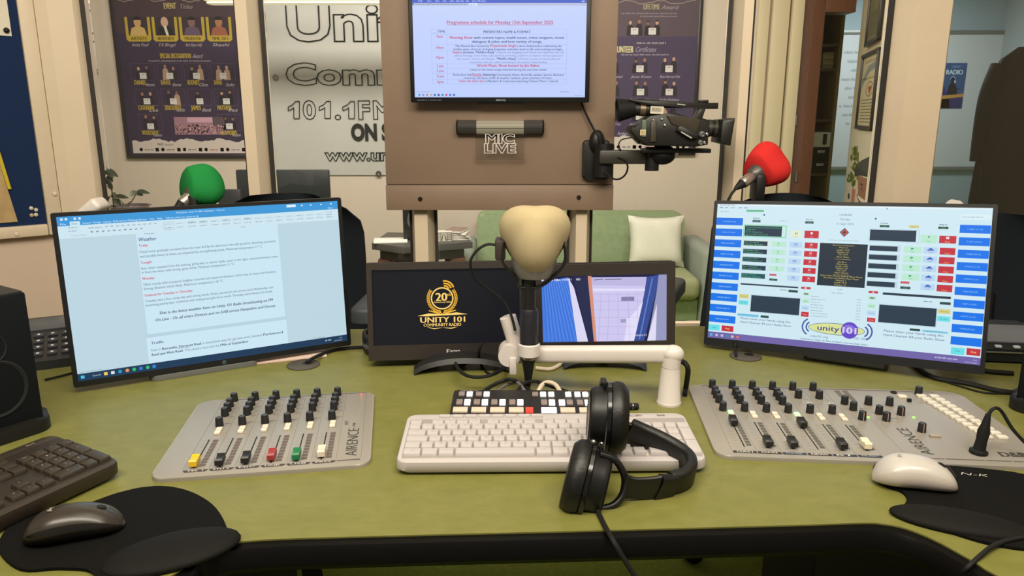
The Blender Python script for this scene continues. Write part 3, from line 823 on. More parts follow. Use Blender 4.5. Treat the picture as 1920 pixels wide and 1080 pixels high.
# whiteboard on the office rear wall
wx0, wx1 = xat(1545, 200, 7.15), xat(1874, 200, 7.15); wz0, wz1 = at(1700, 316, 7.15).z, at(1700, 60, 7.15).z
wb = thing('whiteboard', 'wide whiteboard on the blue office wall beyond the glass', 'whiteboard', ((wx0 + wx1) / 2, 7.2, (wz0 + wz1) / 2)); ww, wh = wx1 - wx0, wz1 - wz0
MB().box((0, -0.012, 0), (ww - 0.02, 0.02, wh - 0.02)).build('board', mat('whiteboard_face', (196, 198, 198), 0.25), wb)
b = MB()
for s_ in (-1, 1): b.box((s_ * ww / 2, -0.016, 0), (0.035, 0.03, wh + 0.035), 0.004); b.box((0, -0.0165, s_ * wh / 2), (ww + 0.035, 0.031, 0.035), 0.004)
b.build('frame', mat('whiteboard_frame', (140, 140, 130), 0.4, 0.5), wb)
pn = Panel(0.5, 0.8, 100, 160)
for k in range(9): pn.scrib(10 + 8 * (k % 3), 60 + 8 * (k % 3), 14 + k * 16, 5, (150, 156, 160))
pn.build('writing', wb, (-ww / 2 + 0.35, -0.023, 0.1))
# RADIO poster on the whiteboard
r0, r1 = at(1768, 203, 7.1), at(1823, 117, 7.1); rw, rh = r1.x - r0.x, r1.z - r0.z
pn = Panel(rw, rh, 550, 860); pn.rect(0, 0, 550, 860, (52, 84, 128), 0); pn.rect(0, 620, 550, 860, (44, 50, 96), 1); pn.poly([(0, 860), (0, 360), (200, 620), (260, 860)], (48, 46, 110), 1)
pn.text('COMMUNITY', 300, 90, 40, (120, 160, 190), 'c', w=220, bold=0.02); pn.text('RADIO', 275, 215, 88, (200, 214, 222), 'c', w=400, bold=0.06)
pn.poly([(150, 600), (400, 600), (360, 440), (300, 380), (220, 380), (170, 440)], (26, 28, 36), 3); pn.ell(255, 330, 50, 64, (40, 36, 40), 3); pn.arc(255, 320, 66, 70, 14, (150, 180, 200), 10, 170, 4); pn.ell(310, 350, 22, 30, (160, 190, 205), 4)
pn.poly([(0, 620), (550, 580), (550, 640), (0, 690)], (190, 140, 70), 4); pn.line(340, 520, 450, 480, 16, (30, 30, 36), 4)
rp = thing('radio_poster', 'blue poster reading RADIO with a seated figure on the whiteboard', 'poster', ((r0.x + r1.x) / 2, 7.176, (r0.z + r1.z) / 2)); pn.build('print', rp, (0, -0.003, 0)); MB().box((0, -0.001, 0), (rw, 0.002, rh)).build('sheet', mat('paper_white', (222, 220, 214), 0.7), rp)
# dark coats beyond the right-hand pane
ct = thing('hanging_coat', 'dark hanging coat at the far right beyond the glass', 'coat', (xat(1900, 200, 5.2), 5.2, 0))
b = MB(); rg = []
cz0, cz1 = 0.55, at(1900, 88, 5.2).z
for j in range(16):
    t_ = j / 15; z = cz0 + (cz1 - cz0) * t_; rx = 0.20 - 0.05 * t_ if t_ < 0.82 else 0.16 * math.sqrt(max(0.02, 1 - ((t_ - 0.82) / 0.18) ** 2))
    rg.append([(rx * math.cos(a) * (1 + 0.10 * math.sin(a * 7 + j * 0.2)), rx * 0.5 * math.sin(a) * (1 + 0.12 * math.sin(a * 6)), z) for a in [2 * math.pi * k / 40 for k in range(40)]])
b.rings(rg).build('coat_body', mat('dark_coat', (34, 36, 36), 0.9), ct)
for s_ in (-1, 1): MB().tube([(s_ * 0.14, 0, cz1 - 0.12), (s_ * 0.21, -0.02, cz1 - 0.35), (s_ * 0.22, -0.03, cz1 - 0.75)], 0.05, 12, 6, 0.042).build('sleeve', mat('dark_coat', (34, 36, 36), 0.9), ct)
MB().cyl((0, 0.0, 0.02), (0, 0, cz0 + 0.1), 0.02).build('stand_pole', M_BLK, ct); MB().lathe([(0.2, 0), (0.2, 0.02), (0.03, 0.03)]).build('stand_base', M_BLK, ct)

# stub wall pictures
(a0, z0), (a1, z1) = onstub(1611, 238), onstub(1655, 92)
cw_, ch_ = a1 - a0, z1 - z0


def hangs(name, label, a0, z0, w_, h_, art, fr_=True, cat='picture'):
    t = thing(name, label, cat, SA, (0, 0, sang))
    # local -y faces the room when sn is on the right-hand side
    s_ = -1 if (Matrix.Rotation(sang, 3, 'Z') @ Vector((0, -1, 0))).dot(sn) > 0 else 1
    MB().box((a0 + w_ / 2, s_ * 0.006, z0 + h_ / 2), (w_ - 0.004, 0.012, h_ - 0.004)).build('backing', M_BLKM, t)
    art.build('print', t, (a0 + w_ / 2, s_ * 0.0125, z0 + h_ / 2))
    if fr_:
        b = MB(); f = 0.02
        for q_ in (0, 1): b.box((a0 + q_ * w_, s_ * 0.012, z0 + h_ / 2), (f, 0.024, h_ + f), 0.003); b.box((a0 + w_ / 2, s_ * 0.0123, z0 + q_ * h_), (w_ + f, 0.0246, f), 0.003)
        b.build('frame', mat('black_frame', (34, 30, 26), 0.35), t)
    return t


pn = Panel(cw_, ch_, 100, 210); pn.rect(0, 0, 100, 210, (176, 166, 130), 0); pn.rect(6, 6, 94, 204, (190, 182, 150), 1); pn.poly([(6, 70), (40, 34), (94, 24), (94, 44), (50, 52), (6, 92)], (128, 140, 136), 2)
pn.text('Certificate', 50, 24, 9, (150, 90, 70), 'c', w=70); pn.arc(60, 100, 22, 22, 3, (150, 80, 70), 20, 330, 3); pn.poly([(50, 96), (58, 90), (64, 94), (72, 90), (76, 98), (62, 116)], (160, 84, 70), 3); pn.rect(6, 66, 94, 72, (160, 150, 96), 2)
for k in range(8): pn.scrib(16, 84, 132 + 9 * k, 4, (110, 100, 74))
hangs('framed_certificate', 'black framed certificate with red emblem on the wall end by the doorway', a0, z0, cw_, ch_, pn)
(b0, y0), (b1, y1) = onstub(1629, 85), onstub(1664, -40)
pn = Panel(b1 - b0, y1 - y0, 100, 200); pn.rect(0, 0, 100, 200, (110, 104, 78), 0)
for k in range(9): pn.scrib(14, 84, 90 + 10 * k, 4, (84, 80, 62))
hangs('framed_sheet', 'dull olive framed sheet above the certificate on the wall end', b0, y0, b1 - b0, y1 - y0, pn)
(c0, u0), (c1_, u1) = onstub(1584, 395), onstub(1664, 250)
pw_, ph_ = c1_ - c0, u1 - u0
# cap portrait poster; grid in photo zoom units
pn = Panel(pw_, ph_, 340, 720); pn.rect(0, 0, 340, 720, (206, 200, 180), 0)
for k in range(60):
    x, y = random.gauss(80, 26), random.uniform(140, 450); pn.ell(x, y, random.uniform(10, 22), random.uniform(12, 26), random.choice(((120, 136, 60), (150, 158, 84), (96, 112, 48))), 1, n=8)
for k in range(20): pn.ell(random.uniform(240, 340), random.uniform(0, 120), 18, 20, random.choice(((96, 104, 60), (120, 120, 80))), 1, n=8)
pn.poly([(40, 720), (60, 640), (130, 590), (200, 560), (340, 560), (340, 720)], (44, 56, 78), 3)
pn.poly([(140, 350), (340, 330), (340, 560), (250, 600), (200, 590), (165, 520), (155, 440)], (150, 106, 86), 4)
pn.ell(205, 500, 46, 30, (226, 216, 200), 5, 180, 360); pn.arc(205, 492, 56, 46, 8, (110, 66, 58), 185, 355, 6); pn.poly([(180, 440), (196, 400), (214, 444), (200, 458)], (130, 86, 70), 5); pn.ell(190, 402, 16, 7, (50, 36, 34), 5); pn.ell(262, 398, 18, 8, (50, 36, 34), 5); pn.ell(330, 430, 16, 40, (128, 84, 70), 5)
pn.poly([(120, 370), (96, 320), (110, 280), (160, 230), (250, 170), (340, 150), (340, 345), (240, 330), (160, 330)], (64, 68, 66), 6); pn.poly([(96, 330), (150, 290), (260, 320), (160, 345), (112, 372)], (46, 50, 50), 7)
pn.rect(92, 470, 132, 600, (190, 120, 110), 2); pn.ell(60, 560, 14, 26, (60, 60, 66), 2)
hangs('portrait_poster', 'poster of a smiling person in a dark cap at the right end wall', c0, u0, pw_, ph_, pn, False, 'poster')

# ================================================================== GUEST SIDE OF THE STUDIO
def office_chair(label, x, y, yaw, ztop, w=0.50):
    t = thing('office_chair', label, 'chair', (x, y, 0), yaw, 'black office chairs on the far side of the desk')
    h = ztop - 0.50; pts = []
    b = MB()   # curved high back; the sitter faces us, so the back is at +y
    prof = []
    for k in range(15):
        v = k / 14; ww = w * (0.46 - 0.04 * v)
        r = 0.11
        if v > 0.8: ww -= 0.13 * ((v - 0.8) / 0.2) ** 2.2
        if v < 0.1: ww -= 0.05 * ((0.1 - v) / 0.1) ** 2
        z = 0.50 + h * v; off = 0.17 + 0.07 * v + 0.02 * math.sin(v * 3)
        row = []
        for i in range(13):
            u = i / 12 * 2 - 1; row.append(Vector((u * ww, off - 0.05 * (1 - u * u) * -1 - 0.05 * u * u, z)))
        for i in range(12, -1, -1):
            u = i / 12 * 2 - 1; row.append(Vector((u * ww, off + 0.045 * (1 - u * u) + 0.012 - 0.05 * u * u + 0.05 * 0, z)))
        prof.append(row)
    b.rings(prof).build('backrest', M_FAB, t, 50)
    MB().prism(rr(0.50, 0.48, 0.12, 6), 0.44, 0.53, Matrix.Translation((0, 0, 0)), 0.025, 3).build('seat', M_FAB, t)
    for s_ in (-1, 1):
        a = MB().tube([(s_ * 0.24, 0.10, 0.46), (s_ * 0.30, 0.08, 0.48), (s_ * 0.315, 0.06, 0.56), (s_ * 0.315, 0.02, 0.72)], 0.02, 10, 5).build('arm_support', M_BLK, t)
        MB().prism(rr(0.075, 0.27, 0.03, 4, s_ * 0.315, -0.02), 0.715, 0.755, None, 0.012, 3).build('armrest', mat('grey_arm_pad', (70, 74, 80), 0.5), t)
    MB().tube([(0, 0.12, 0.44), (0, 0.20, 0.45), (0, 0.245, 0.55), (0, 0.262, 0.70)], 0.022, 10, 5).build('back_support', M_BLK, t)
    MB().cyl((0, 0, 0.10), (0, 0, 0.45), 0.03, 0.024).build('gas_column', M_BLK, t)
    for k in range(5):
        a = 2 * math.pi * k / 5 + 0.3; c, s_ = math.cos(a), math.sin(a)
        lg = MB().tube([(0.02 * c, 0.02 * s_, 0.12), (0.16 * c, 0.16 * s_, 0.10), (0.28 * c, 0.28 * s_, 0.075)], 0.02, 8, 4, 0.014).build('leg', M_BLK, t)
        m = Matrix.Translation((0.285 * c, 0.285 * s_, 0.03)) @ Matrix.Rotation(a, 4, 'Z') @ Matrix.Rotation(math.pi / 2, 4, 'X')
        MB().lathe([(0.03, -0.02), (0.03, 0.02)], m, 16).build('caster', M_RUB, lg)
    return t


office_chair('black office chair whose tall back shows behind the monitor with the document', xat(676, 450, 2.3) - 0.225, 2.05, math.radians(-3), at(610, 364, 2.3).z, 0.56)
office_chair('black office chair whose back edge shows above the monitor with the playout screen', 0.76, 2.06, math.radians(-22), at(1530, 364, 2.3).z, 0.52)

office_chair('black office chair at the far right edge behind the equipment box', 1.50, 2.03, 0.0, at(1900, 405, 2.25).z, 0.54)

# central board carrying screen, sign lamp and camera arm
YBD = 2.35
q0, q1 = at(726, 396, YBD), at(1148, 391, YBD)
bw_ = q1.x - q0.x; bc = (q0.x + q1.x) / 2; bz0 = at(940, 394, YBD).z; zg = at(940, 347, YBD).z; zt_ = 1.98
M_BROWN = mat('taupe_board', (140, 118, 100), 0.5, var=0.15, vscale=4, c2=(134, 112, 95))
bd = thing('mounting_board', 'wide taupe brown board fixed on the glass posts above the desk', 'board', (bc, YBD, 0))
MB().box((0, 0.0155, (zg + zt_) / 2 + 0.001), (bw_, 0.031, zt_ - zg - 0.002), 0.0015).build('main_panel', M_BROWN, bd)
MB().box((0, 0.0145, (bz0 + zg) / 2), (bw_ + 0.004, 0.031, zg - bz0), 0.0015).build('lower_strip', M_BROWN, bd)
for px, py in ((788, 373), (1085, 370)):
    p_ = at(px, py, YBD); MB().lathe([(0.007, -0.001), (0.007, 0.003), (0.004, 0.003), (0.003, 0.001)], Matrix.Translation((p_.x - bc, -0.001, p_.z)) @ Rz, 14).build('screw', mat('screw_black', (20, 18, 16), 0.4), bd)

# screen on the board
YTV = 2.29
t0, t1 = at(770, 192, YTV), at(1105, 193, YTV); tw = t1.x - t0.x
tv = thing('wall_monitor', 'black monitor on the brown board showing the Monday programme schedule', 'monitor', ((t0.x + t1.x) / 2, YTV, t0.z)); th_ = tw * 0.62
MB().box((0, 0.011, th_ / 2), (tw, 0.02, th_), 0.003).build('bezel', mat('monitor_black', (20, 21, 24), 0.35), tv)
MB().prism(rr(tw * 0.7, th_ * 0.6, 0.02, 4, 0, th_ * 0.5), -0.045, -0.021, Matrix.Rotation(math.pi / 2, 4, 'X'), 0.005).build('rear_housing', M_BLK, tv)
MB().box((0, 0.05, th_ * 0.5), (0.1, 0.02, 0.1)).build('wall_bracket', M_BLK, tv)
MB().box((0, 0.018, 0.0), (tw * 0.26, 0.024, 0.012), 0.004).build('chin', M_BLK, tv)
sx0, sx1 = at(778, 182, YTV).x, at(1096.5, 182, YTV).x; sz0, sz1 = at(940, 182.5, YTV).z, at(940, -8, YTV).z
pn = Panel(sx1 - sx0, sz1 - sz0, 1722, 1030, glow)
BGc, TX, RD = (190, 206, 252), (58, 66, 120), (190, 60, 110)
pn.rect(0, 0, 1722, 1030, BGc, 0); pn.rect(0, 0, 1722, 72, (44, 84, 196), 1); pn.rect(0, 72, 1722, 98, (176, 186, 220), 1)
for x in (60, 150, 230, 300, 370, 430, 480, 530): pn.scrib(x, x + 40, 58, 12, (190, 210, 250))
pn.scrib(590, 730, 58, 12, (190, 210, 250)); pn.scrib(1670, 1700, 60, 12, (220, 230, 250)); pn.rect(0, 74, 16, 92, (60, 110, 190), 2); pn.scrib(30, 540, 90, 12, (120, 130, 160)); pn.rect(560, 74, 640, 96, (220, 230, 250), 2); pn.scrib(570, 620, 90, 9, (80, 90, 200))
pn.text('Programme schedule for Monday 15th September 2025', 337, 280, 33, RD, w=1056, bold=0.035); pn.rect(337, 288, 1393, 292, RD, 3)
ys = [332, 382, 486, 550, 684, 728, 782, 840, 890]
for y in ys: pn.rect(180, y, 1532, y + 2, (150, 164, 220), 2)
for x in (180, 333, 1530): pn.rect(x, 332, x + 2, 890, (150, 164, 220), 2)
pn.text('___TIME', 320, 368, 24, TX, 'r', w=128, bold=0.02); pn.text('PRESENTERS NAME & FORMAT', 934, 372, 25, TX, 'c', w=470, bold=0.03)
for t_, y, w_ in (('7am', 418, 62), ('10am', 530, 76), ('12pm', 630, 78), ('2 pm', 718, 66), ('3 pm', 766, 72), ('4 pm', 822, 74), ('6pm', 880, 62)): pn.text(t_, 262, y, 25, RD, 'c', w=w_, bold=0.03)
pn.text('Morning Show', 364, 430, 27, RD, w=228, bold=0.045); pn.text('with current topics, health issues, crime stoppers, movie', 602, 430, 25, TX, w=904, bold=0.035)
pn.text('dialogues & jokes and best variety of songs.', 934, 470, 25, TX, 'c', w=700, bold=0.035)
pn.text('The Musical Box hosted by', 416, 512, 20, TX, w=340, bold=0.03); pn.text('Priyamvada Singh', 766, 512, 25, RD, w=256, bold=0.035); pn.text('a show dedicated to celebrating the', 1030, 512, 20, TX, w=452, bold=0.03)
pn.text('hidden gems of music, bringing forgotten melodies back to life and evoking nostalgia.', 946, 544, 19, TX, 'c', w=1090, bold=0.03)
pn.text('Raghav', 392, 576, 22, RD, w=94, bold=0.03); pn.text('presents "Mehfil-e-Rang"', 496, 576, 21, TX, w=318, bold=0.04); pn.text('a vibrant and engaging radio show that celebrates the rich', 824, 576, 18, (96, 106, 160), w=680)
pn.text('cultural heritage of the Indian subcontinent, providing a platform to explore various aspects of', 948, 608, 18, (96, 106, 160), 'c', w=1090)
pn.text('arts, music, cinema, and lifestyle.', 432, 642, 18, (96, 106, 160), w=382); pn.text('"Mehfil-e-Rang"', 826, 642, 21, TX, w=204, bold=0.04); pn.text('will foster a sense of community and', 1040, 642, 18, (96, 106, 160), w=426)
pn.text('connection with you, while promoting cross-cultural understanding', 946, 676, 18, (96, 106, 160), 'c', w=772)
pn.text('World Music Show hosted by Jim Baker.', 948, 714, 26, RD, 'c', w=638, bold=0.04); pn.text('Listen to the latest songs released during the past few weeks', 946, 754, 20, TX, 'c', w=772, bold=0.015)
pn.text('Drive time with', 392, 806, 21, TX, w=188, bold=0.015); pn.text('Ramha', 586, 806, 26, RD, w=94, bold=0.03); pn.rect(586, 812, 680, 815, RD, 3); pn.text('featuring', 694, 806, 24, TX, w=124, bold=0.04); pn.text('Community News, Show-Biz update, Sports, Business', 828, 806, 20, TX, w=676, bold=0.02)
pn.text('round up, Job Spot, traffic & weather updates, great selection of music.', 944, 838, 20, TX, 'c', w=890, bold=0.015)
pn.text('Under the Same Sky', 446, 872, 23, RD, w=252, bold=0.03); pn.text('in Mandarin & Cantonese featuring Chinese Music, Cultural.', 706, 872, 21, TX, w=748, bold=0.02)
for k, c in enumerate(((60, 170, 210), (150, 150, 200), (150, 150, 190), (190, 180, 150), (80, 110, 190), (70, 90, 150), (40, 150, 190), (210, 90, 110), (90, 120, 200), (70, 110, 190))): pn.rect(36 + 39 * k, 994, 56 + 39 * k, 1016, c, 2)
pn.scrib(22, 160, 976, 10, (150, 160, 200)); pn.scrib(1470, 1560, 976, 10, (130, 140, 190)); pn.scrib(1620, 1700, 1014, 8, (140, 150, 190))
pn.build('display', tv, ((sx0 + sx1) / 2 - tv.location.x, -0.0005, (sz0 + sz1) / 2 - t0.z))
pn = Panel(tw, 0.02, tw * 1000, 20); pn.text('BENQ', tw * 505, 15, 5, (150, 156, 170), 'c', w=28, bold=0.03); pn.text('SENSEYE 3 HDMI LED', 20, 14, 3, (130, 140, 160), w=72)
pn.build('badge', tv, (0, -0.0008, 0.009))

# mic-live sign lamp
a0_, a1_ = at(855, 238, 2.31), at(1020, 238, 2.31); lw = a1_.x - a0_.x; lz = at(940, 238, 2.31).z
lp = thing('sign_lamp', 'silver and black sign lamp with clear panel etched MIC LIVE on the brown board', 'sign', ((a0_.x + a1_.x) / 2, YBD - 0.0003, lz))
X90 = Matrix.Rotation(math.pi / 2, 4, 'Y')
prof = [(0.020, 0.0), (0.0205, -0.012), (0.017, -0.026), (0.006, -0.034), (-0.008, -0.034), (-0.02, -0.026), (-0.024, 0.0)]
yz = lambda x0, x1: [[Vector((x, y, z)) for z, y in prof] for x in (x0, x1)]
MB().rings(yz(-lw * 0.27, lw * 0.27)).build('silver_body', mat('lamp_silver', (206, 200, 186), 0.3, 0.6), lp)
for s_ in (-1, 1):
    xs_ = sorted((s_ * lw * 0.2702, s_ * lw * 0.485)); MB().rings(yz(*xs_)).build('end_body', mat('dark_ribbed_silver', (86, 84, 82), 0.35, 0.6), lp)
    MB().rings([[Vector((x, y * k_, z * k_)) for z, y in prof] for x, k_ in ((s_ * lw * 0.4851, 1.08), (s_ * lw * 0.5, 1.0), (s_ * lw * 0.505, 0.8))]).build('end_cap', M_BLK, lp)
for k in range(3): MB().box((0, -0.0345 + 0.002 * k, -0.004 + 0.007 * k), (lw * 0.9, 0.001, 0.0012)).build('groove_line', M_BLK, lp)
AC = glassmat('clear_acrylic', (0.93, 0.93, 0.92), 1.35)
zbm = at(940, 300, 2.32).z - lz
MB().box((0, -0.022, (zbm - 0.022) / 2), (lw * 0.56, 0.004, -zbm - 0.022), 0.001).build('acrylic_panel', AC, lp)
for tx, y0, y1 in (('MIC', 268, 252), ('LIVE', 286, 270)):
    vs, fs, a, c = txt(tx, 0.04, 3, 0.024); hh = at(940, y1, 2.33).z - at(940, y0, 2.33).z
    wd = (0.34 if tx == 'MIC' else 0.37) * lw; zb__ = at(940, y0, 2.33).z - lz; k_ = wd / (c - a)
    m = MB(); m.raw([((v[0] - (a + c) / 2) * k_, -0.0245 - v[2] * hh * 0.3, v[1] * hh + zb__) for v in vs], fs); m.build('etched_lettering', mat('etched_white', (214, 210, 206), 0.6), lp)

# camcorder on a wall arm, right edge of the board
K_ = None
YC = 2.24
s_c = (at(1260, 240, YC).x - at(1160, 240, YC).x) / 600.0     # metres per grid unit (grid = photo x6 from 1080,170)
oc = at(1080 + 1080 / 6, 170 + 635 / 6, YC)
cm = thing('camcorder', 'black shoulder-grip camcorder pointing right on the wall arm', 'camcorder', (oc.x, YC, oc.z))
G = lambda x, y: ((x - 1080) * s_c, (635 - y) * s_c)
XZ = Matrix(((1, 0, 0, 0), (0, 0, -1, 0), (0, 1, 0, 0), (0, 0, 0, 1)))
M_CAM = mat('camcorder_black', (30, 29, 26), 0.45); M_CAMB = mat('camcorder_brown_grey', (66, 60, 50), 0.4)


def slabz(pts, y0, y1, bev, name, m, par, ang=35):
    P_ = [G(x, y) for x, y in pts]
    if sum(P_[i][0] * P_[(i + 1) % len(P_)][1] - P_[(i + 1) % len(P_)][0] * P_[i][1] for i in range(len(P_))) < 0: P_ = P_[::-1]
    return MB().prism(P_, y0, y1, XZ, bev, 2).build(name, m, par, ang)


slabz([(720, 330), (780, 290), (960, 270), (1060, 262), (1190, 300), (1330, 330), (1430, 350), (1430, 600), (1300, 622), (760, 612), (660, 550), (570, 450), (590, 400), (690, 380)], -0.05, 0.06, 0.006, 'body', M_CAM, cm)
for pts, nm, m in (([(950, 290), (1190, 300), (1330, 330), (1290, 480), (1010, 380)], 'side_panel', M_CAMB), ([(1075, 405), (1110, 392), (1320, 480), (1290, 530), (1230, 540), (1060, 450)], 'hand_strap', M_CAM)):
    slabz(pts, 0.05, 0.066 if nm == 'side_panel' else 0.078, 0.006, nm, m, cm)
slabz([(1110, 455), (1230, 520), (1222, 532), (1104, 466)], 0.078, 0.0795, 0, 'strap_logo', mat('pale_mark', (180, 178, 170), 0.5), cm)
slabz([(785, 345), (850, 345), (850, 570), (785, 570)], 0.06, 0.068, 0.004, 'grip', M_CAMB, cm)
slabz([(690, 330), (745, 330), (745, 520), (690, 520)], 0.05, 0.064, 0.004, 'connector_panel', mat('connector_green_grey', (84, 98, 84), 0.5), cm)
slabz([(575, 430), (700, 440), (700, 600), (640, 540)], -0.03, 0.04, 0.008, 'battery', M_BLK, cm)
slabz([(560, 120), (680, 105), (1360, 150), (1560, 150), (1560, 215), (1440, 215), (1420, 195), (950, 205), (640, 150)], -0.015, 0.02, 0.005, 'top_handle', M_CAM, cm)
slabz([(1350, 205), (1425, 205), (1385, 340), (1295, 340)], -0.012, 0.018, 0.004, 'handle_strut', M_CAM, cm)
slabz([(1340, 118), (1450, 118), (1450, 150), (1340, 150)], -0.012, 0.018, 0.003, 'shoe', M_BLK, cm)
slabz([(1100, 158), (1190, 168), (1190, 178), (1100, 170)], 0.02, 0.0206, 0, 'handle_logo', mat('pale_mark', (180, 178, 170), 0.5), cm)
cyl_ = lambda x0, y0, r0, x1, y1, r1, nm, m, par, n=24: MB().cyl((G(x0, y0)[0], 0.004, G(x0, y0)[1]), (G(x1, y1)[0], 0.004, G(x1, y1)[1]), r0 * s_c, r1 * s_c, n).build(nm, m, par)
vf = cyl_(640, 215, 75, 950, 230, 60, 'viewfinder', M_CAM, cm)
cyl_(700, 218, 78, 760, 221, 76, 'viewfinder_ring', mat('ring_brass_grey', (120, 106, 84), 0.35, 0.6), vf)
MB().lathe([(0.5 * 0.03, 0), (0.024, 0.002), (0.030, 0.03), (0.034, 0.052), (0.030, 0.054), (0.022, 0.03)], aim((G(650, 205)[0], 0.004, G(650, 205)[1]), (-1, 0, -0.12)), 20).build('eyecup', M_RUB, vf)
cyl_(1400, 420, 105, 1440, 425, 100, 'lens_barrel', M_CAM, cm, 32)
for k in range(4): cyl_(1432 + 36 * k, 425, 92 + (k % 2) * 5, 1468 + 36 * k, 428, 92 + (k % 2) * 5, 'lens_ring', mat('lens_ring_grey', (64, 60, 52), 0.35) if k % 2 else M_CAM, cm, 32)
slabz([(1575, 335), (1720, 315), (1690, 612), (1560, 580)], -0.045, 0.055, 0.008, 'lens_hood', M_CAM, cm)
for (x, y, r) in ((1352, 490, 34), (1405, 487, 16), (1340, 580, 28), (1385, 580, 16), (940, 390, 12), (905, 325, 10), (815, 335, 10)):
    MB().lathe([(r * s_c, 0), (r * s_c, 0.006), (r * s_c * 0.6, 0.0065), (r * s_c * 0.5, 0.004)], Matrix.Translation((G(x, y)[0], -0.0595, G(x, y)[1])) @ Rz, 18).build('dial', M_STEEL if r > 14 else M_SILV, cm)
pn = Panel(145 * s_c, 80 * s_c, 145, 80); pn.rect(0, 0, 145, 80, (212, 204, 186), 0)
x = 14
while x < 128: wd = random.choice((2, 3, 5)); pn.rect(x, 14, x + wd, 58, (40, 36, 32), 2); x += wd + random.choice((3, 4, 6))
pn.build('barcode_label', cm, (G(877, 228)[0], -0.0215 - 0.0, G(877, 228)[1]), (0, 0.05, 0))
pn = Panel(62 * s_c, 62 * s_c, 62, 62); pn.rect(0, 0, 62, 62, (206, 190, 150), 0)
for k in range(3): pn.scrib(10, 54, 22 + 14 * k, 8, (110, 90, 60))
pn.build('inventory_label', cm, (G(702, 468)[0], -0.0655, G(702, 468)[1]))

wm = thing('camera_wall_arm', 'black articulated wall arm with rounded base plate carrying the camcorder', 'wall mount', (at(1080 + 220 / 6, 170 + 775 / 6, YBD).x, YBD, at(1080 + 220 / 6, 170 + 775 / 6, YBD).z))
wk = (at(1160, 300, YBD).x - at(1060, 300, YBD).x) / 600
MB().prism(rr(305 * wk, 435 * wk, 50 * wk, 5), 0, 0.022, Matrix.Rotation(math.pi / 2, 4, 'X'), 0.006, 3).build('wall_plate', mat('arm_black', (24, 24, 22), 0.4), wm)
MB().ball((0.0, -0.026, 0.055), (0.024, 0.018, 0.036)).build('hinge_cover', M_BLK, wm)
MB().cyl((0.02, -0.045, -0.05), (0.02, -0.045, 0.05), 0.03).build('pivot', M_BLK, wm)
Wd = at(1080 + 1000 / 6, 170 + 720 / 6, YC); dxa = Wd.x - wm.location.x; zc_ = at(1150, 297, YBD - 0.08).z - wm.location.z
ye = YC - YBD
MB().box((dxa * 0.44, -0.075, 0.012), (dxa * 0.86, 0.03, 0.041), 0.005).build('arm', mat('arm_olive_black', (50, 47, 40), 0.45), wm)
MB().cyl((dxa * 0.83, -0.085, -0.028), (dxa * 0.83, -0.085, 0.042), 0.021).build('elbow', M_BLK, wm)
MB().ball((dxa * 0.98, -0.095, 0.020), (0.040, 0.03, 0.030)).build('ball_joint', M_BLK, wm)
zp = oc.z - wm.location.z - 0.004
MB().box((oc.x - wm.location.x + 0.01, ye, zp - 0.006), (0.20, 0.05, 0.012), 0.002).build('camera_plate', M_BLK, wm)
MB().cyl((dxa * 0.98, -0.1, 0.03), (dxa * 0.98, ye, zp - 0.008), 0.016).build('plate_stem', M_BLK, wm)
MB().cyl((oc.x - wm.location.x + 0.01, ye - 0.018, zp - 0.024), (oc.x - wm.location.x + 0.01, ye - 0.018, zp - 0.01), 0.006).build('plate_screw', M_STEEL, wm)


def cable(name, label, pts, r, m=None, cat='cable', group=None, sm=7):
    o = MB().tube(pts, r, 8, sm).build(name, m or M_RUB); return tag(o, label, cat, group)


zz_ = lambda px, py, Y: at(px, py, Y)
cable('monitor_cable', 'black cable from the schedule monitor down to the wall arm', [zz_(1089, 190, 2.325), zz_(1098, 212, 2.33), zz_(1112, 240, 2.325), zz_(1124, 262, 2.30), zz_(1128, 290, 2.27), zz_(1126, 318, 2.31)], 0.0032)
cable('camera_cable', 'black cable looping below the camcorder wall arm', [zz_(1132, 320, 2.26), zz_(1148, 334, 2.24), zz_(1160, 336, 2.23), zz_(1172, 328, 2.22), zz_(1177, 314, 2.21), zz_(1172, 302, 2.21), zz_(1158, 296, 2.20)], 0.0028)
cable('camera_lead', 'thin black lead hanging between camcorder back and wall arm', [zz_(1184, 258, 2.20), zz_(1166, 262, 2.19), zz_(1160, 272, 2.19), zz_(1164, 282, 2.19), zz_(1160, 280, 2.22)], 0.0018)

# ================================================================== ON THE DESK
# ---- mixers -------------------------------------------------------
_mm = {}


def shared(key, fn, m, name, parent, loc, rot=None):
    """object sharing one mesh per key"""
    if key not in _mm:
        o = fn().build(name, m, parent); _mm[key] = o.data; o.location = loc
    else:
        o = bpy.data.objects.new(name, _mm[key]); COL.objects.link(o); o.parent = parent; o.location = loc
    if rot: o.rotation_euler = rot
    return o


M_KNOB = mat('knob_black', (24, 25, 28), 0.5); M_KNOBC = mat('knob_cap_grey', (52, 55, 60), 0.45); M_SKIRT = mat('knob_skirt', (150, 140, 128), 0.5)


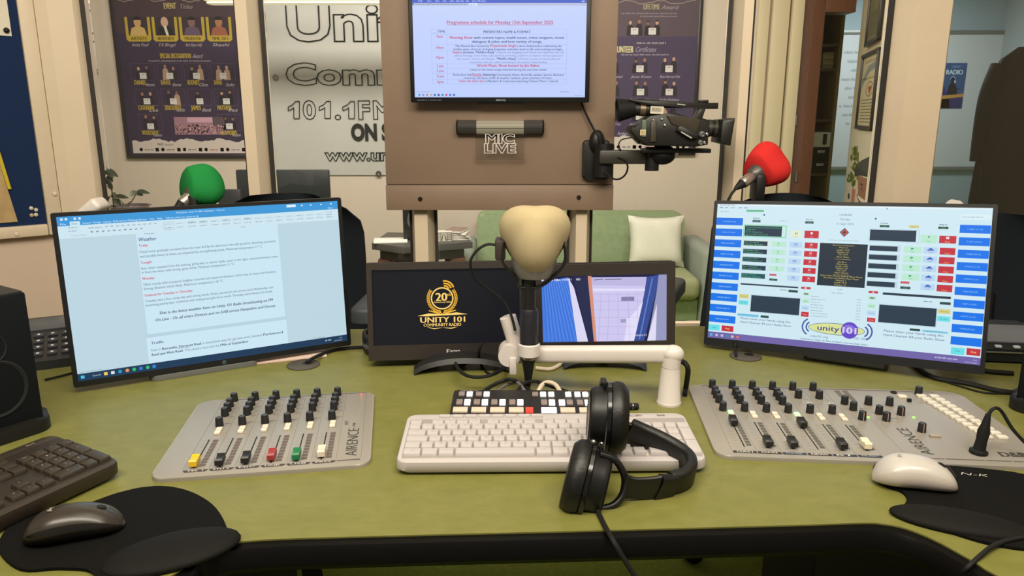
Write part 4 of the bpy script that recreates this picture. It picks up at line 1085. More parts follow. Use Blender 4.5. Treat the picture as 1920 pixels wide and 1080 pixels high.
def knob(parent, x, y, z, red=False, ang=0.3):
    def f():
        b = MB(); P_ = []
        for r, zz in ((0.0062, 0.0016), (0.0060, 0.006), (0.0054, 0.0155), (0.0049, 0.0165)):
            P_.append([Vector(((r + (0.0003 if i % 2 else 0)) * math.cos(2 * math.pi * i / 32), (r + (0.0003 if i % 2 else 0)) * math.sin(2 * math.pi * i / 32), zz)) for i in range(32)])
        b.rings(P_); b.mi = 1; b.lathe([(0.0047, 0.0165), (0.0042, 0.0169)], None, 20); b.box((0, 0.0025, 0.0169), (0.0008, 0.005, 0.0006)); b.mi = 2; b.lathe([(0.0072, 0), (0.0072, 0.0012), (0.0064, 0.0017)], None, 24)
        if red:
            b.mi = 3; b.box((0, -0.0059, 0.009), (0.0009, 0.0012, 0.014)); b.box((0, 0.0059, 0.009), (0.0009, 0.0012, 0.014))
        return b
    return shared('knob' + str(red), f, [M_KNOB, M_KNOBC, M_SKIRT, mat('knob_pointer', (190, 150, 140), 0.5)], 'knob', parent, (x, y, z), (0, 0, ang))


def fader(parent, x, y, z, c):
    def f():
        b = MB(); m = Matrix.Translation((0, 0, 0.0035))
        pr = [(-0.012, 0), (-0.012, 0.0075), (-0.0098, 0.0095), (-0.002, 0.0070), (0.002, 0.0070), (0.0098, 0.0095), (0.012, 0.0075), (0.012, 0)]
        b.prism(pr, -0.0055, 0.0055, Matrix(((0, 0, 1, 0), (1, 0, 0, 0), (0, 1, 0, 0.0035), (0, 0, 0, 1))), 0.001, 2)
        b.box((0, 0, 0.0018), (0.0015, 0.006, 0.0036))
        return b
    nm = 'fader_%d_%d_%d' % c
    return shared(nm, f, mat(nm, c, 0.4), 'fader_cap', parent, (x, y, z))


def smallbtn(parent, x, y, z, m, sz=(0.009, 0.011, 0.004), name='button'):
    return shared('btn%s%s' % (m.name, sz), lambda: MB().box((0, 0, sz[2] / 2), sz, 0.0012), m, name, parent, (x, y, z))


M_BTN = mat('mixer_button_white', (228, 214, 196), 0.4); M_BTNG = mat('mixer_button_green_lit', (170, 236, 170), 0.4, emit=0.8)
M_INKD = (58, 54, 54)


def flat_panel(w, d, scale=1000):
    """artwork lying on a surface: grid in mm, x right, y measured from the FRONT edge"""
    return Panel(w, d, w * scale, d * scale)


def lay(pn, name, parent, w, d, z):
    # drawn facing -y; turn it to face up, front edge at y=0
    return pn.build(name, parent, (w / 2, d / 2, z), (-math.pi / 2, 0, 0))


def airence(pn, x, y, W, D):
    # vertical lettering AIRENCE read upwards; block strokes as on the panel
    pn.text('AIRENCE', x, D - y, 17, M_INKD, 'l', w=W, rot=math.pi / 2, res=3, bold=-0.012)


# left mixer
W_, D_ = 0.302, 0.296
MZ = DESK + 0.006
mx = thing('mixing_desk', 'small grey six-fader mixer with coloured fader caps on the left side', 'mixer', (-0.502, 0.943, DESK), math.radians(9))
MB().prism(rr(W_, D_, 0.022, 6, W_ / 2, D_ / 2), 0, 0.006, None, 0.0015).build('panel', M_GREYP, mx)
Wm, Dm = W_ * 1000, D_ * 1000
pn = flat_panel(W_, D_); Y = lambda y: Dm - y
for k in range(8):
    x = 39.5 + 35.4 * k; pn.rect(x, Y(290), x + 0.5, Y(24), (120, 114, 110), 1)
pn.rect(40, Y(293), 288, Y(290.5), (96, 86, 88), 1)
NMS = ['TEL 1', 'STU 2', 'MIC', 'LINK', 'USB', 'PRES']
for k in range(7):
    x = 41 + 35.4 * k
    pn.poly([(x, Y(18)), (x + 3, Y(14)), (x + 30, Y(14)), (x + 33.5, Y(18)), (x + 33.5, Y(21)), (x, Y(21))], (66, 60, 60), 1) if k < 6 else pn.rect(x, Y(20.5), x + 33.5, Y(17.5), (90, 80, 84), 1)
    if k < 6:
        pn.text(NMS[k], x + 16.5, Y(15.6), 4.0, (206, 200, 194), 'c', w=22, bold=0.04)
        fx = 53.5 + 35.4 * k
        pn.rect(fx - 0.9, Y(124), fx + 0.9, Y(26), (26, 22, 22), 2)
        for q in range(9): pn.rect(fx + 6.5, Y(122 - 10.4 * q), fx + 14.5, Y(114 - 10.4 * q), (98, 86, 80), 2)
        for q in range(8): pn.rect(fx - 8, Y(120 - 12 * q), fx - 3.5, Y(119.5 - 12 * q), (130, 122, 118), 2)
airence(pn, 281, 32, 100, Dm); pn.text('EXT', 262, Y(150), 5, M_INKD, rot=math.pi / 2, w=16); pn.text('USB', 274, Y(140), 4, M_INKD, rot=math.pi / 2, w=14)
for k in range(6):
    for y in (290, 262, 243, 223, 196): pn.scrib(64 + 35.4 * k, 74 + 35.4 * k, Y(y - 12), 2.2, (110, 104, 100))
lay(pn, 'panel_print', mx, W_, D_, 0.00612)
FC = [(222, 180, 30), (26, 24, 24), (26, 24, 24), (150, 48, 50), (22, 112, 68), (214, 198, 180)]
FY = [0.036, 0.034, 0.036, 0.040, 0.036, 0.040]
for k in range(6):
    for y in (0.281, 0.255, 0.235, 0.214, 0.1725): knob(mx, 0.0605 + 0.0354 * k - (0.002 if y < 0.26 else 0), y, 0.006, ang=random.uniform(-0.5, 0.9))
    for y in (0.159, 0.146): smallbtn(mx, 0.0608 + 0.0354 * k, y, 0.006, M_BTN)
    fader(mx, 0.0535 + 0.0354 * k, FY[k], 0.006, FC[k])
MB().ball((0.279, 0.283, 0.0065), (0.002, 0.002, 0.0012)).build('indicator', mat('led_red', (255, 60, 70), 0.3, emit=2.0), mx)

# right mixer
W_, D_ = 0.484, 0.303
m2 = thing('mixing_desk', 'large grey mixer with push-button grid on the right side, black jack plugged in', 'mixer', (0.302, 1.018, DESK), math.radians(-4.8))
poly = rr(W_, D_, 0.024, 6, W_ / 2, D_ / 2)
MB().prism(poly, 0, 0.006, None, 0.0015).build('panel', M_GREYP, m2)
Dm = D_ * 1000
pn = flat_panel(W_, D_); Y = lambda y: Dm - y
for k in range(8):
    x = 26 + 36.2 * k; pn.rect(x, Y(296), x + 0.5, Y(22), (124, 118, 112), 1)
pn.rect(26, Y(299), 440, Y(296.5), (96, 86, 84), 1)
for k, nm in enumerate(('OAS1', 'OAS2', 'PHONE', 'NEWS', 'BT', 'MUSIC')):
    x = 27 + 36.2 * k; c = (52, 48, 46) if k not in (2, 4, 5) else (44, 52, 66)
    pn.rect(x, Y(20), x + 34.5, Y(12.5), c, 1); pn.text(nm, x + 17, Y(14), 4.6, (206, 200, 190) if k not in (2, 5) else (140, 150, 160), 'c', w=24, bold=0.05)
    fx = 47.5 + 36.2 * k
    pn.rect(fx - 0.9, Y(132), fx + 0.9, Y(34), (26, 24, 22), 2)
    for q in range(9): pn.rect(fx + 4.5, Y(130 - 10.4 * q), fx + 12, Y(122 - 10.4 * q), (92, 88, 80), 2)
    for q in range(9): pn.rect(fx - 13, Y(126 - 11.5 * q), fx - 5, Y(125.4 - 11.5 * q), (140, 134, 126), 2)
for a, b_ in ((244, 330), (332, 386), (388, 424), (426, 470)): pn.rect(a, Y(18), b_, Y(15.5), (92, 84, 80), 1)
airence(pn, 322, 30, 96, Dm)
pn.text('D&R', 418, Y(32), 15, (70, 64, 60), w=40, bold=0.06)
for x in (262, 276):
    for q in range(10): pn.rect(x, Y(291 - 5.5 * q), x + 9, Y(287 - 5.5 * q), (110, 102, 96), 2)
for k in range(6):
    for y in (272, 240, 222, 202, 165): pn.scrib(50 + 36.2 * k, 58 + 36.2 * k, Y(y), 2.2, (120, 114, 108))
for x, y in ((277, 205), (312, 165), (350, 150), (392, 240)): pn.scrib(x, x + 12, Y(y), 2.2, (120, 114, 108))
lay(pn, 'panel_print', m2, W_, D_, 0.00612)
for k in range(6):
    for y in ((0.284, 0.249, 0.231, 0.2105, 0.1745) if k < 4 else (0.284, 0.244, 0.176)): knob(m2, 0.0425 + 0.0360 * k - (0.0012 if y < 0.28 else 0), y, 0.006, ang=random.uniform(-0.9, 0.9))
    for y in (0.167, 0.152): smallbtn(m2, 0.0530 + 0.0362 * k, y, 0.006, M_BTNG if k in (0, 3) and y > 0.16 else M_BTN)
    fader(m2, 0.0475 + 0.0362 * k, (0.120, 0.042, 0.042, 0.120, 0.042, 0.046)[k], 0.006, (26, 25, 23) if k < 5 else (226, 214, 186))
for k in (4, 5): smallbtn(m2, 0.0520 + 0.0362 * k, 0.214, 0.006, mat('mixer_button_grey', (190, 182, 170), 0.45))
for x, y, r_ in ((.257, .221, 0), (.262, .194, 0), (.297, .222, 0), (.332, .221, 0), (.299, .180, 0), (.262, .153, 1), (.300, .152, 1), (.334, .179, 1), (.338, .111, 1)): knob(m2, x, y, 0.006, bool(r_), 0)
knob(m2, 0.405, 0.279, 0.006)
smallbtn(m2, 0.352, 0.096, 0.006, mat('mixer_button_taupe', (160, 150, 136), 0.45), (0.016, 0.008, 0.004)); smallbtn(m2, 0.372, 0.267, 0.006, M_BTN, (0.014, 0.012, 0.004)); smallbtn(m2, 0.375, 0.245, 0.006, M_BLK, (0.007, 0.006, 0.006))
for x, y in ((.277, .166), (.352, .172)): MB().ball((x, y, 0.0066), (0.0024, 0.0024, 0.0016)).build('indicator', mat('led_green', (130, 255, 90), 0.3, emit=1.6), m2)
MB().lathe([(0.0055, 0), (0.0055, 0.002), (0.0035, 0.002), (0.003, 0.0005)], Matrix.Translation((0.366, 0.288, 0.006)), 16).build('socket', M_BLK, m2)
M_PAD = mat('pad_translucent_white', (222, 214, 200), 0.35)
for c_ in range(2):
    for r_ in range(12):
        t_ = r_ / 11; smallbtn(m2, (0.406 + 0.024 * t_) * 1 + c_ * 0.0225, 0.270 - 0.172 * t_, 0.006, M_PAD, (0.0145, 0.0105, 0.005))
JP = m2.matrix_basis @ Vector((0.389, 0.041, 0.006))
jk = thing('jack_plug', 'black angled jack plug standing in the right front of the large mixer', 'jack plug', (JP.x, JP.y, JP.z + 0.0004))
MB().lathe([(0.0125, 0), (0.0125, 0.004), (0.0085, 0.006), (0.0075, 0.02), (0.0085, 0.034), (0.0060, 0.045), (0.0035, 0.062)], Matrix.Rotation(0.10, 4, 'Y'), 20).build('plug_body', M_RUB, jk)
pj = [jk.location + Vector(v) for v in ((0.0055, 0, 0.055), (0.012, 0.002, 0.068), (0.026, 0.004, 0.066), (0.046, -0.004, 0.036), (0.075, -0.02, 0.008), (0.105, -0.03, 0.004), (0.16, -0.03, -0.002), (0.28, -0.02, -0.002))]
MB().tube([p - jk.location for p in pj], 0.0026, 8, 7).build('cord', M_RUB, jk)


# ---- keyboards ----------------------------------------------------
def keyboard(name, label, M, mk, mside, legend, logo, W_, D_, hf, hb, inv=False):
    t = thing(name, label, 'keyboard', (0, 0, 0))
    t.matrix_basis = M
    b = MB(); zf = lambda y: hf + (hb - hf) * y / D_
    lo = rr(W_, D_, 0.016, 5, 0, D_ / 2)
    rings = [[Vector((x * k, D_ / 2 + (y - D_ / 2) * k, (z0 if s0 else zf(y) - dz))) for x, y in lo] for k, z0, s0, dz in ((0.975, 0.0, 1, 0), (1.0, 0.0035, 1, 0), (1.0, 0, 0, 0.004), (0.992, 0, 0, 0.0005), (0.982, 0, 0, 0.0))]
    b.rings(rings).build('casing', mk, t)
    sl = math.atan2(hb - hf, D_); u = 0.0190 * (W_ / 0.4415); vy = u
    zt = lambda y: zf(y)
    leg = []
    # key wells, slightly darker
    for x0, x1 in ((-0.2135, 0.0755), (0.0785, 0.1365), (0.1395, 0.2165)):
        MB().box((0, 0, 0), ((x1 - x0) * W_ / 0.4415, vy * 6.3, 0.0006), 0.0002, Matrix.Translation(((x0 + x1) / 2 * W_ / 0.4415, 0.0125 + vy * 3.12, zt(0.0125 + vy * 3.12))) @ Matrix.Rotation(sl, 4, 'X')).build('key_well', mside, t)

    def key(x, y, wu, hu=1, nm='key', ch=None, low=False):
        w_, d_ = wu * u - 0.0014, hu * vy - 0.0014
        kk = (legend, nm, round(wu, 2), hu, low)
        def f():
            hgt = 0.0026 if low else 0.0050; q = MB(); i_ = 0.0004 if low else 0.0010
            rg = [[Vector((px_, py_, z_)) for px_, py_ in rr(w_ - 2 * e, d_ - 2 * e, 0.0018, 3, 0, s_)] for e, z_, s_ in ((0, 0, 0), (0.0003, hgt * 0.5, 0), (i_, hgt, 0.0006), (i_ + 0.0008, hgt + 0.0003, 0.0006))]
            return q.rings(rg)
        yy = y + hu * vy / 2
        o = shared(kk, f, mk, nm, t, (x + wu * u / 2, yy, zt(yy) + 0.0004), (sl, 0, 0))
        if ch: leg.append((ch, x + wu * u / 2, yy + 0.001, zt(yy) + (0.0060 if not low else 0.0035)))
        return o
    X0 = -0.2125 * W_ / 0.4415; Y0 = 0.0135
    rows = [([1.4, 1.25, 1.25, 6.1, 1.25, 1.25, 1.15, 1.35], ['Ctrl', '', 'Alt', '', 'AltGr', 'fn', '', 'Ctrl']),
            ([1.25] + [1] * 11 + [2.75], [''] + list('\\ZXCVBNM,./') + ['']), ([1.75] + [1] * 12 + [1.25], ['Caps'] + list("ASDFGHJKL;'#") + ['']),
            ([1.5] + [1] * 12 + [1.5], ['Tab'] + list('QWERTYUIOP[]') + ['']), ([1] * 13 + [2], list("`1234567890-=") + ['']),]
    for r_, (ws, ch) in enumerate(rows):
        x = X0
        for w_, c in zip(ws, ch): key(x, Y0 + vy * r_, w_, 1, 'space_bar' if w_ > 5 else 'key', c); x += w_ * u
    yf = Y0 + vy * 5.12
    x = X0
    for k in range(13):
        key(x, yf, 1, 0.8, 'function_key', 'Esc' if k == 0 else 'F%d' % k, True); x += u * (1.75 if k == 0 else 1.5 if k in (4, 8) else 1) * (1 if k else 1)
    xn = 0.0795 * W_ / 0.4415
    for k in range(3):
        key(xn + k * u, yf, 1, 0.8, 'function_key', None, True)
        for r_ in (3, 4): key(xn + k * u, Y0 + vy * r_, 1, 1, 'navigation_key')
        key(xn + k * u, Y0, 1, 1, 'arrow_key', ('<', 'v', '>')[k] if k != 1 else 'v')
    key(xn + u, Y0 + vy, 1, 1, 'arrow_key', '^')
    xp = 0.1405 * W_ / 0.4415
    for r_, chs in ((1, '123'), (2, '456'), (3, '789')):
        for k in range(3): key(xp + k * u, Y0 + vy * r_, 1, 1, 'numpad_key', chs[k])
    key(xp, Y0, 2, 1, 'numpad_key', '0'); key(xp + 2 * u, Y0, 1, 1, 'numpad_key', '.')
    for k in range(4): key(xp + k * u, Y0 + vy * 4, 1, 1, 'numpad_key', ('Num', '/', '*', '-')[k])
    key(xp + 3 * u, Y0 + vy * 2, 1, 2, 'numpad_key', '+'); key(xp + 3 * u, Y0, 1, 2, 'numpad_key', '')
    ym = D_ - 0.0115
    x = X0 + 2.2 * u
    for k in range(8): key(x, ym - 0.003, 1.05, 0.45, 'media_key', None, True); x += 1.1 * u
    V = []; Fs = []
    lc = legend
    for ch, x, y, z in leg:
        vs, fs, a, c = txt(ch, 0.0, 1); h = 0.0034 if len(ch) == 1 else 0.0022; n0 = len(V)
        for v in vs: V.append((x + (v[0] - (a + c) / 2) * h, y + v[1] * h * math.cos(sl), z + v[1] * h * math.sin(sl) + 0.0001))
        Fs += [tuple(n0 + i for i in f) for f in fs]
    me = bpy.data.meshes.new('legends'); me.from_pydata(V, [], Fs); me.materials.append(mat('legend_%s' % name, lc, 0.6)); o = bpy.data.objects.new('legends', me); COL.objects.link(o); o.parent = t
    vs, fs, a, c = txt('logi', 0.03, 2); m = MB(); m.flat = True
    yl = D_ - 0.0125; m.raw([(0.176 * W_ / 0.4415 + v[0] * 0.006, yl + v[1] * 0.006, zf(yl) + 0.0012) for v in vs], fs); m.build('logo', mat('logo_%s' % name, logo, 0.5), t)
    for s_ in (-1, 1): MB().box((s_ * W_ * 0.4, D_ - 0.02, 0.004), (0.02, 0.01, 0.012), 0.002).build('foot', M_RUB, t)
    return t


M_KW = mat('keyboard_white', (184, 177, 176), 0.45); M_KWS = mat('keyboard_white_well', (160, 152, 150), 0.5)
R_ = lambda z, x=0, y=0: Matrix.Rotation(z, 4, 'Z') @ Matrix.Rotation(x, 4, 'X') @ Matrix.Rotation(y, 4, 'Y')
KM = Matrix.Translation((0.0565, 0.969, DESK + 0.0042)) @ R_(math.radians(0.9), math.radians(2.2))
wk_ = keyboard('computer_keyboard', 'white wireless keyboard in the middle of the green desk', KM, M_KW, M_KWS, (176, 158, 146), (120, 110, 104), 0.4415, 0.150, 0.0165, 0.021)
pn = Panel(0.03, 0.007, 300, 70); pn.frame(10, 8, 290, 62, (130, 118, 108), 8); pn.rect(60, 28, 110, 44, (130, 118, 108), 2); pn.rect(190, 24, 250, 48, (130, 118, 108), 2)
pn.build('battery_mark', wk_, (0.138, 0.1405, 0.0212), (-math.pi / 2 + 0.03, 0, 0))
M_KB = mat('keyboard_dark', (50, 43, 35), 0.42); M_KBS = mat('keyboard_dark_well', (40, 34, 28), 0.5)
# dark keyboard running towards us on the left
fr_ = on(229, 868, DESK + 0.02); br_ = on(94, 818, DESK + 0.03)
sdv = (br_ - fr_); sdv.z = 0; yaw = math.atan2(sdv.y, sdv.x) - math.pi / 2
Wk, Dk = 0.445, 0.150
ex = Vector((math.cos(yaw), math.sin(yaw), 0))
o_ = Vector((fr_.x, fr_.y, 0)) - ex * (Wk / 2) + Vector((0, 0, DESK + 0.0042))
KM2 = Matrix.Translation(o_) @ R_(yaw, math.radians(3))
keyboard('computer_keyboard', 'dark grey-brown keyboard on the left of the desk by the speaker', KM2, M_KB, M_KBS, (206, 196, 176), (216, 206, 190), Wk, Dk, 0.020, 0.024)


# ---- mouse pads and mice ------------------------------------------
def pad(label, outl, rest, logo=None):
    t = thing('mouse_pad', label, 'mouse pad', (0, 0, DESK), 0, 'black mouse pads with wrist rests')
    P_ = [on(x, y) for x, y in outl]; P_ = spline([(p.x, p.y, 0) for p in P_], 5, True); P2 = [(p.x, p.y) for p in P_]
    A = sum(P2[i][0] * P2[(i + 1) % len(P2)][1] - P2[(i + 1) % len(P2)][0] * P2[i][1] for i in range(len(P2)))
    if A < 0: P2 = P2[::-1]
    MB().prism(P2, 0.0004, 0.0042, None, 0.0012).build('mat', mat('pad_black', (11, 10, 9), 0.85, spec=0.15, bump=0.4, bscale=900), t, 50)
    c, ax, ay, hz, yw = rest
    q = MB(); q.ball((0, 0, 0), (ax, ay, hz), Matrix.Translation((c[0], c[1], 0.0036)) @ Matrix.Rotation(yw, 4, 'Z'), 28)
    bmesh.ops.bisect_plane(q.bm, geom=q.bm.verts[:] + q.bm.edges[:] + q.bm.faces[:], plane_co=(0, 0, 0.002), plane_no=(0, 0, -1), clear_outer=True)
    q.build('wrist_rest', mat('rest_black', (15, 13, 11), 0.7, spec=0.2, bump=0.3, bscale=900), t, 60)
    return t


lp_ = [(0, 1040), (4, 1010), (30, 985), (90, 962), (160, 950), (225, 928), (290, 916), (350, 924), (400, 952), (426, 995), (420, 1018), (380, 1045), (320, 1072), (250, 1095), (190, 1100), (170, 1075), (110, 1070), (40, 1072)]
cR = on(325, 1040); pad('black mouse pad with padded rest at the front left corner of the desk', lp_, ((cR.x, cR.y), 0.075, 0.040, 0.013, math.radians(28)))
rp_ = [(1637, 880), (1650, 874), (1700, 873), (1770, 877), (1850, 884), (1930, 896), (2010, 930), (2050, 990), (2010, 1030), (1935, 1035), (1850, 1022), (1770, 998), (1712, 980), (1693, 960), (1700, 940), (1690, 925), (1655, 910)]
cR2 = on(1800, 985); rpad = pad('black mouse pad with padded rest and white script mark at the front right', rp_, ((cR2.x, cR2.y), 0.080, 0.030, 0.012, math.radians(-22)))
lq = on(1825, 890, DESK + 0.0045)
pn = Panel(0.05, 0.02, 250, 100); pn.text('N-K', 125, 70, 38, (190, 186, 176), 'c', w=170, shear=0.45, bold=-0.01, res=4)
pn.build('script_mark', rpad, (lq.x, lq.y, 0.0045), (-math.pi / 2, 0, math.radians(-12)))


def mouse(label, c, yaw, L, Wd, H, mtop, mside, mark):
    t = thing('computer_mouse', label, 'mouse', (c.x, c.y, DESK + 0.0044), yaw)
    # local +x = nose; body as rings along x
    nx, nth = 22, 24; top = []; N = []
    b = MB()
    for i in range(nx + 1):
        s_ = i / nx; x = -L / 2 + L * (0.5 - 0.5 * math.cos(math.pi * s_))
        f = (x + L / 2) / L
        wv = Wd / 2 * max(0.02, (1 - abs(2 * f - 1) ** 3.0)) ** 0.5 * (1 - 0.10 * math.sin(math.pi * min(max((f - 0.25) / 0.7, 0), 1)))
        hv = H * max(0.02, (1 - abs((f - 0.42) / (0.58 if f > 0.42 else 0.425)) ** 2.4)) ** 0.55
        rg_ = []
        for k in range(nth):
            a = 2 * math.pi * k / nth; y = wv * math.copysign(abs(math.cos(a)) ** 0.8, math.cos(a)); sn_ = math.sin(a)
            z = hv * (0.35 + 0.65 * abs(sn_) ** 0.9) if sn_ >= 0 else hv * 0.35 * (1 - abs(sn_) ** 0.6)
            if sn_ < 0: y *= 0.93
            rg_.append(Vector((x, y, z)))
        N.append(rg_)
    b.rings(N)
    for f in b.bm.faces:
        c_ = f.calc_center_median(); n_ = f.normal
        fz = c_.z / H
        f.material_index = 0
    b.bm.normal_update()
    for f in b.bm.faces:
        c_ = f.calc_center_median(); fx = (c_.x + L / 2) / L
        hl = H * max(0.02, (1 - abs((fx - 0.42) / (0.58 if fx > 0.42 else 0.425)) ** 2.4)) ** 0.55
        if c_.z < hl * 0.66: f.material_index = 1
    b.build('shell', [mtop, mside], t, 60)
    hz = H * 0.86
    MB().lathe([(0.0062, -0.0030), (0.0072, -0.0020), (0.0072, 0.0020), (0.0062, 0.0030)], Matrix.Translation((L * 0.27, 0, H * 0.68)) @ Matrix.Rotation(math.pi / 2, 4, 'X'), 20).build('scroll_wheel', M_RUB, t)
    MB().tube([(L * 0.47, 0, H * 0.42), (L * 0.40, 0, H * 0.67), (L * 0.36, 0, H * 0.78)], 0.0006, 6, 4).build('button_gap', mat('mouse_gap', (70, 64, 58), 0.6), t)
    vs, fs, a, cc = txt('logi', 0.02, 2); m = MB(); m.flat = True
    m.raw([(-L * 0.22 + v[1] * 0.0045, -(v[0] - (a + cc) / 2) * 0.0045, H * 0.985 + 0.0008 - v[1] * 0.0002) for v in vs], fs); m.build('logo', mat('mouse_mark_%d' % mark[0], mark, 0.5), t)
    return t


a_, b_ = on(45, 1005, DESK + 0.012), on(232, 975, DESK + 0.012)
mouse('dark bronze-grey mouse lying on the left mouse pad', (a_ + b_) / 2, math.atan2(b_.y - a_.y, b_.x - a_.x), 0.108, 0.060, 0.036, mat('mouse_bronze', (54, 48, 42), 0.3), mat('mouse_dark_side', (22, 20, 18), 0.25), (170, 160, 150))
a_, b_ = on(1640, 893, DESK + 0.012), on(1790, 902, DESK + 0.012)
mouse('white mouse lying at the back edge of the right mouse pad', (a_ + b_) / 2, math.atan2(b_.y - a_.y, b_.x - a_.x) - 0.12, 0.106, 0.062, 0.040, mat('mouse_white', (188, 182, 176), 0.25), mat('mouse_white_side', (184, 174, 166), 0.15), (150, 140, 130))


# ---- the two big monitors ----------------------------------------
M_MON = mat('monitor_black', (20, 21, 24), 0.35)


def monitor(label, loc, yaw, tilt, roll, w_, h_, pn, bez=(0.008, 0.008, 0.016), logo=True):
    t = thing('computer_monitor', label, 'monitor', loc, 0)
    t.matrix_basis = Matrix.Translation(loc) @ Matrix.Rotation(yaw, 4, 'Z') @ Matrix.Rotation(tilt, 4, 'X') @ Matrix.Rotation(roll, 4, 'Y')
    XZm = Matrix(((1, 0, 0, 0), (0, 0, 1, 0), (0, 1, 0, 0), (0, 0, 0, 1)))
    MB().prism([(x, y) for x, y in rr(w_, h_, 0.004, 3, 0, h_ / 2)], 0.0, 0.018, XZm, 0.001).build('bezel', M_MON, t)
    MB().prism(rr(w_ * 0.8, h_ * 0.7, 0.03, 4, 0, h_ * 0.5), 0.018, 0.045, XZm, 0.008).build('rear_shell', M_BLK, t)
    l, top, bot = bez
    pn.size(w_ - 2 * l, h_ - top - bot)
    return t, pn, (0, -0.0006, bot + (h_ - top - bot) / 2)


def base_of(t, label_m, cx, cy, w_=0.20, d_=0.14, hz=0.10, m=None):
    """stand: foot lying flat on the desk, column up to the screen"""
    inv = t.matrix_basis.inverted(); m = m or M_SILV
    yaw = math.atan2(t.matrix_basis[1][0], t.matrix_basis[0][0])
    L_ = inv @ (Matrix.Translation((cx, cy, DESK)) @ Matrix.Rotation(yaw, 4, 'Z'))
    MB().prism(rr(w_, d_, 0.012, 4), 0.0005, 0.012, L_, 0.003).build('stand_foot', mat('stand_grey', (120, 122, 122), 0.35, 0.5), t)
    MB().box((0, 0.02, hz / 2 + 0.006), (0.06, 0.03, hz), 0.004, L_).build('stand_column', mat('stand_grey', (120, 122, 122), 0.35, 0.5), t)


# left: text document
pn = Panel(1, 1, 1920, 1080, glow)
PAGE, SIDE, BLU = (203, 230, 244), (188, 214, 226), (62, 152, 216)
pn.rect(0, 0, 1920, 1080, SIDE, 0); pn.rect(0, 0, 1920, 60, BLU, 1); pn.rect(0, 60, 1920, 140, (206, 230, 240), 1)
pn.rect(464, 140, 1440, 826, PAGE, 1); pn.rect(452, 826, 1446, 850, (184, 210, 226), 2); pn.rect(452, 850, 1446, 1030, PAGE, 1)
pn.rect(0, 1030, 1920, 1080, (28, 58, 88), 1)
WH = (220, 240, 250)
for k, x in enumerate((22, 48, 100, 128)): pn.rect(x, 10, x + 14, 24, WH, 2)
pn.text('Weather and Traffic bulletin - Word', 900, 22, 11, WH, 'c', w=330); pn.rect(1520, 8, 1590, 26, WH, 2)
for x in (1630, 1700, 1780, 1860): pn.rect(x, 14, x + 14, 22, WH, 2)
pn.rect(74, 34, 134, 62, (206, 230, 240), 2)
for k, (nm, x) in enumerate((('File', 18), ('Home', 84), ('Insert', 150), ('Design', 210), ('Layout', 272), ('References', 334), ('Mailings', 424), ('Review', 496), ('View', 560), ('Help', 610), ('Tell me what you want to do', 664), ('Share', 1840))):
    pn.text(nm, x, 54, 12, WH if k != 1 else (60, 120, 180), w=len(nm) * 8.2)
gr = (150, 172, 186); dg = (90, 112, 128)
pn.text('Format Painter', 74, 128, 9, gr, w=92); pn.scrib(60, 120, 76, 8, gr); pn.scrib(60, 110, 98, 8, gr); pn.scrib(180, 262, 86, 9, gr)
for x in range(280, 620, 34): pn.scrib(x, x + 18, 84, 10, gr); pn.scrib(x - 90, x - 76, 112, 10, dg)
pn.frame(646, 76, 716, 128, (160, 186, 200), 2, 3)
for k in range(15):
    x = 652 + 78 * k; pn.text('AaBbCc', x, 94, 12 if k in (2, 3, 5, 6, 7) else 9, (150, 60, 80) if k == 4 else dg if k in (2, 3, 5, 7, 12) else gr, w=58, bold=0.02 if k in (2, 3, 7) else 0)
    pn.scrib(x + 2, x + 52, 118, 8, gr)
for y in (82, 100, 118): pn.scrib(1820, 1872, y, 8, gr)
pn.text('Paragraph', 520, 148, 9, dg, w=60); pn.text('Styles', 1170, 148, 9, dg, w=34)
TXc, RDc = (84, 104, 128), (206, 70, 96)
pn.text('Weather', 472, 192, 24, (84, 96, 140), w=118, shear=0.22, bold=0.03)
for y, s_ in ((228, 'Today:'), (343, 'Tonight:'), (452, 'Monday:'), (566, 'Outlook for Tuesday to Thursday:')): pn.text(s_, 473, y, 16, RDc, w=(60, 74, 80, 320)[(228, 343, 452, 566).index(y)], bold=0.035)
for y, s_, x1 in ((270, 'Cloud cover gradually increases from the west and by the afternoon, rain will spread in, becoming persistent', 1414), (301, 'and possibly heavy at times, accompanied by strengthening winds. Maximum temperature 17 °C.', 1314), (382, 'Rain clears eastward into the evening, giving way to clearer spells. Later in the night, scattered showers move', 1422), (409, 'in from the west, with strong, gusty winds. Minimum temperature 11 °C.', 1102), (492, 'Often cloudy with occasional brighter intervals and scattered showers, which may be heavy and thundery.', 1400), (521, 'Strong, blustery winds likely. Maximum temperature 18 °C.', 1010), (605, 'Tuesday sees a fine, sunny day with strong winds. Heavy, persistent rain arrives early Wednesday, rain', 1367), (634, 'becoming patchy later combined with widespread gale force winds. Thursday starts windy and cloudy.', 1361)):
    pn.text(s_, 473, y, 16, TXc, w=x1 - 473, bold=0.004)
pn.text('That is the latest weather here on Unity 101 Radio broadcasting on FM', 550, 699, 19, (64, 80, 110), w=804, bold=0.035, shear=0.25)
pn.text('On Line - On all smart Devices and on DAB across Hampshire and Dorset.', 522, 744, 19, (64, 80, 110), w=851, bold=0.035, shear=0.25)
pn.text('Traffic', 476, 899, 18, (74, 90, 130), w=86, bold=0.03, shear=0.2)
pn.text('Over in', 472, 948, 17, TXc, w=66); pn.text('Boscombe, Derracott Road', 546, 948, 17, (58, 72, 96), w=266, bold=0.04); pn.text('is closed both ways for gas main work, between', 822, 948, 17, TXc, w=430); pn.text('Parkwood', 1262, 948, 17, (58, 72, 96), w=148, bold=0.04)
pn.rect(650, 952, 738, 954, TXc, 4)
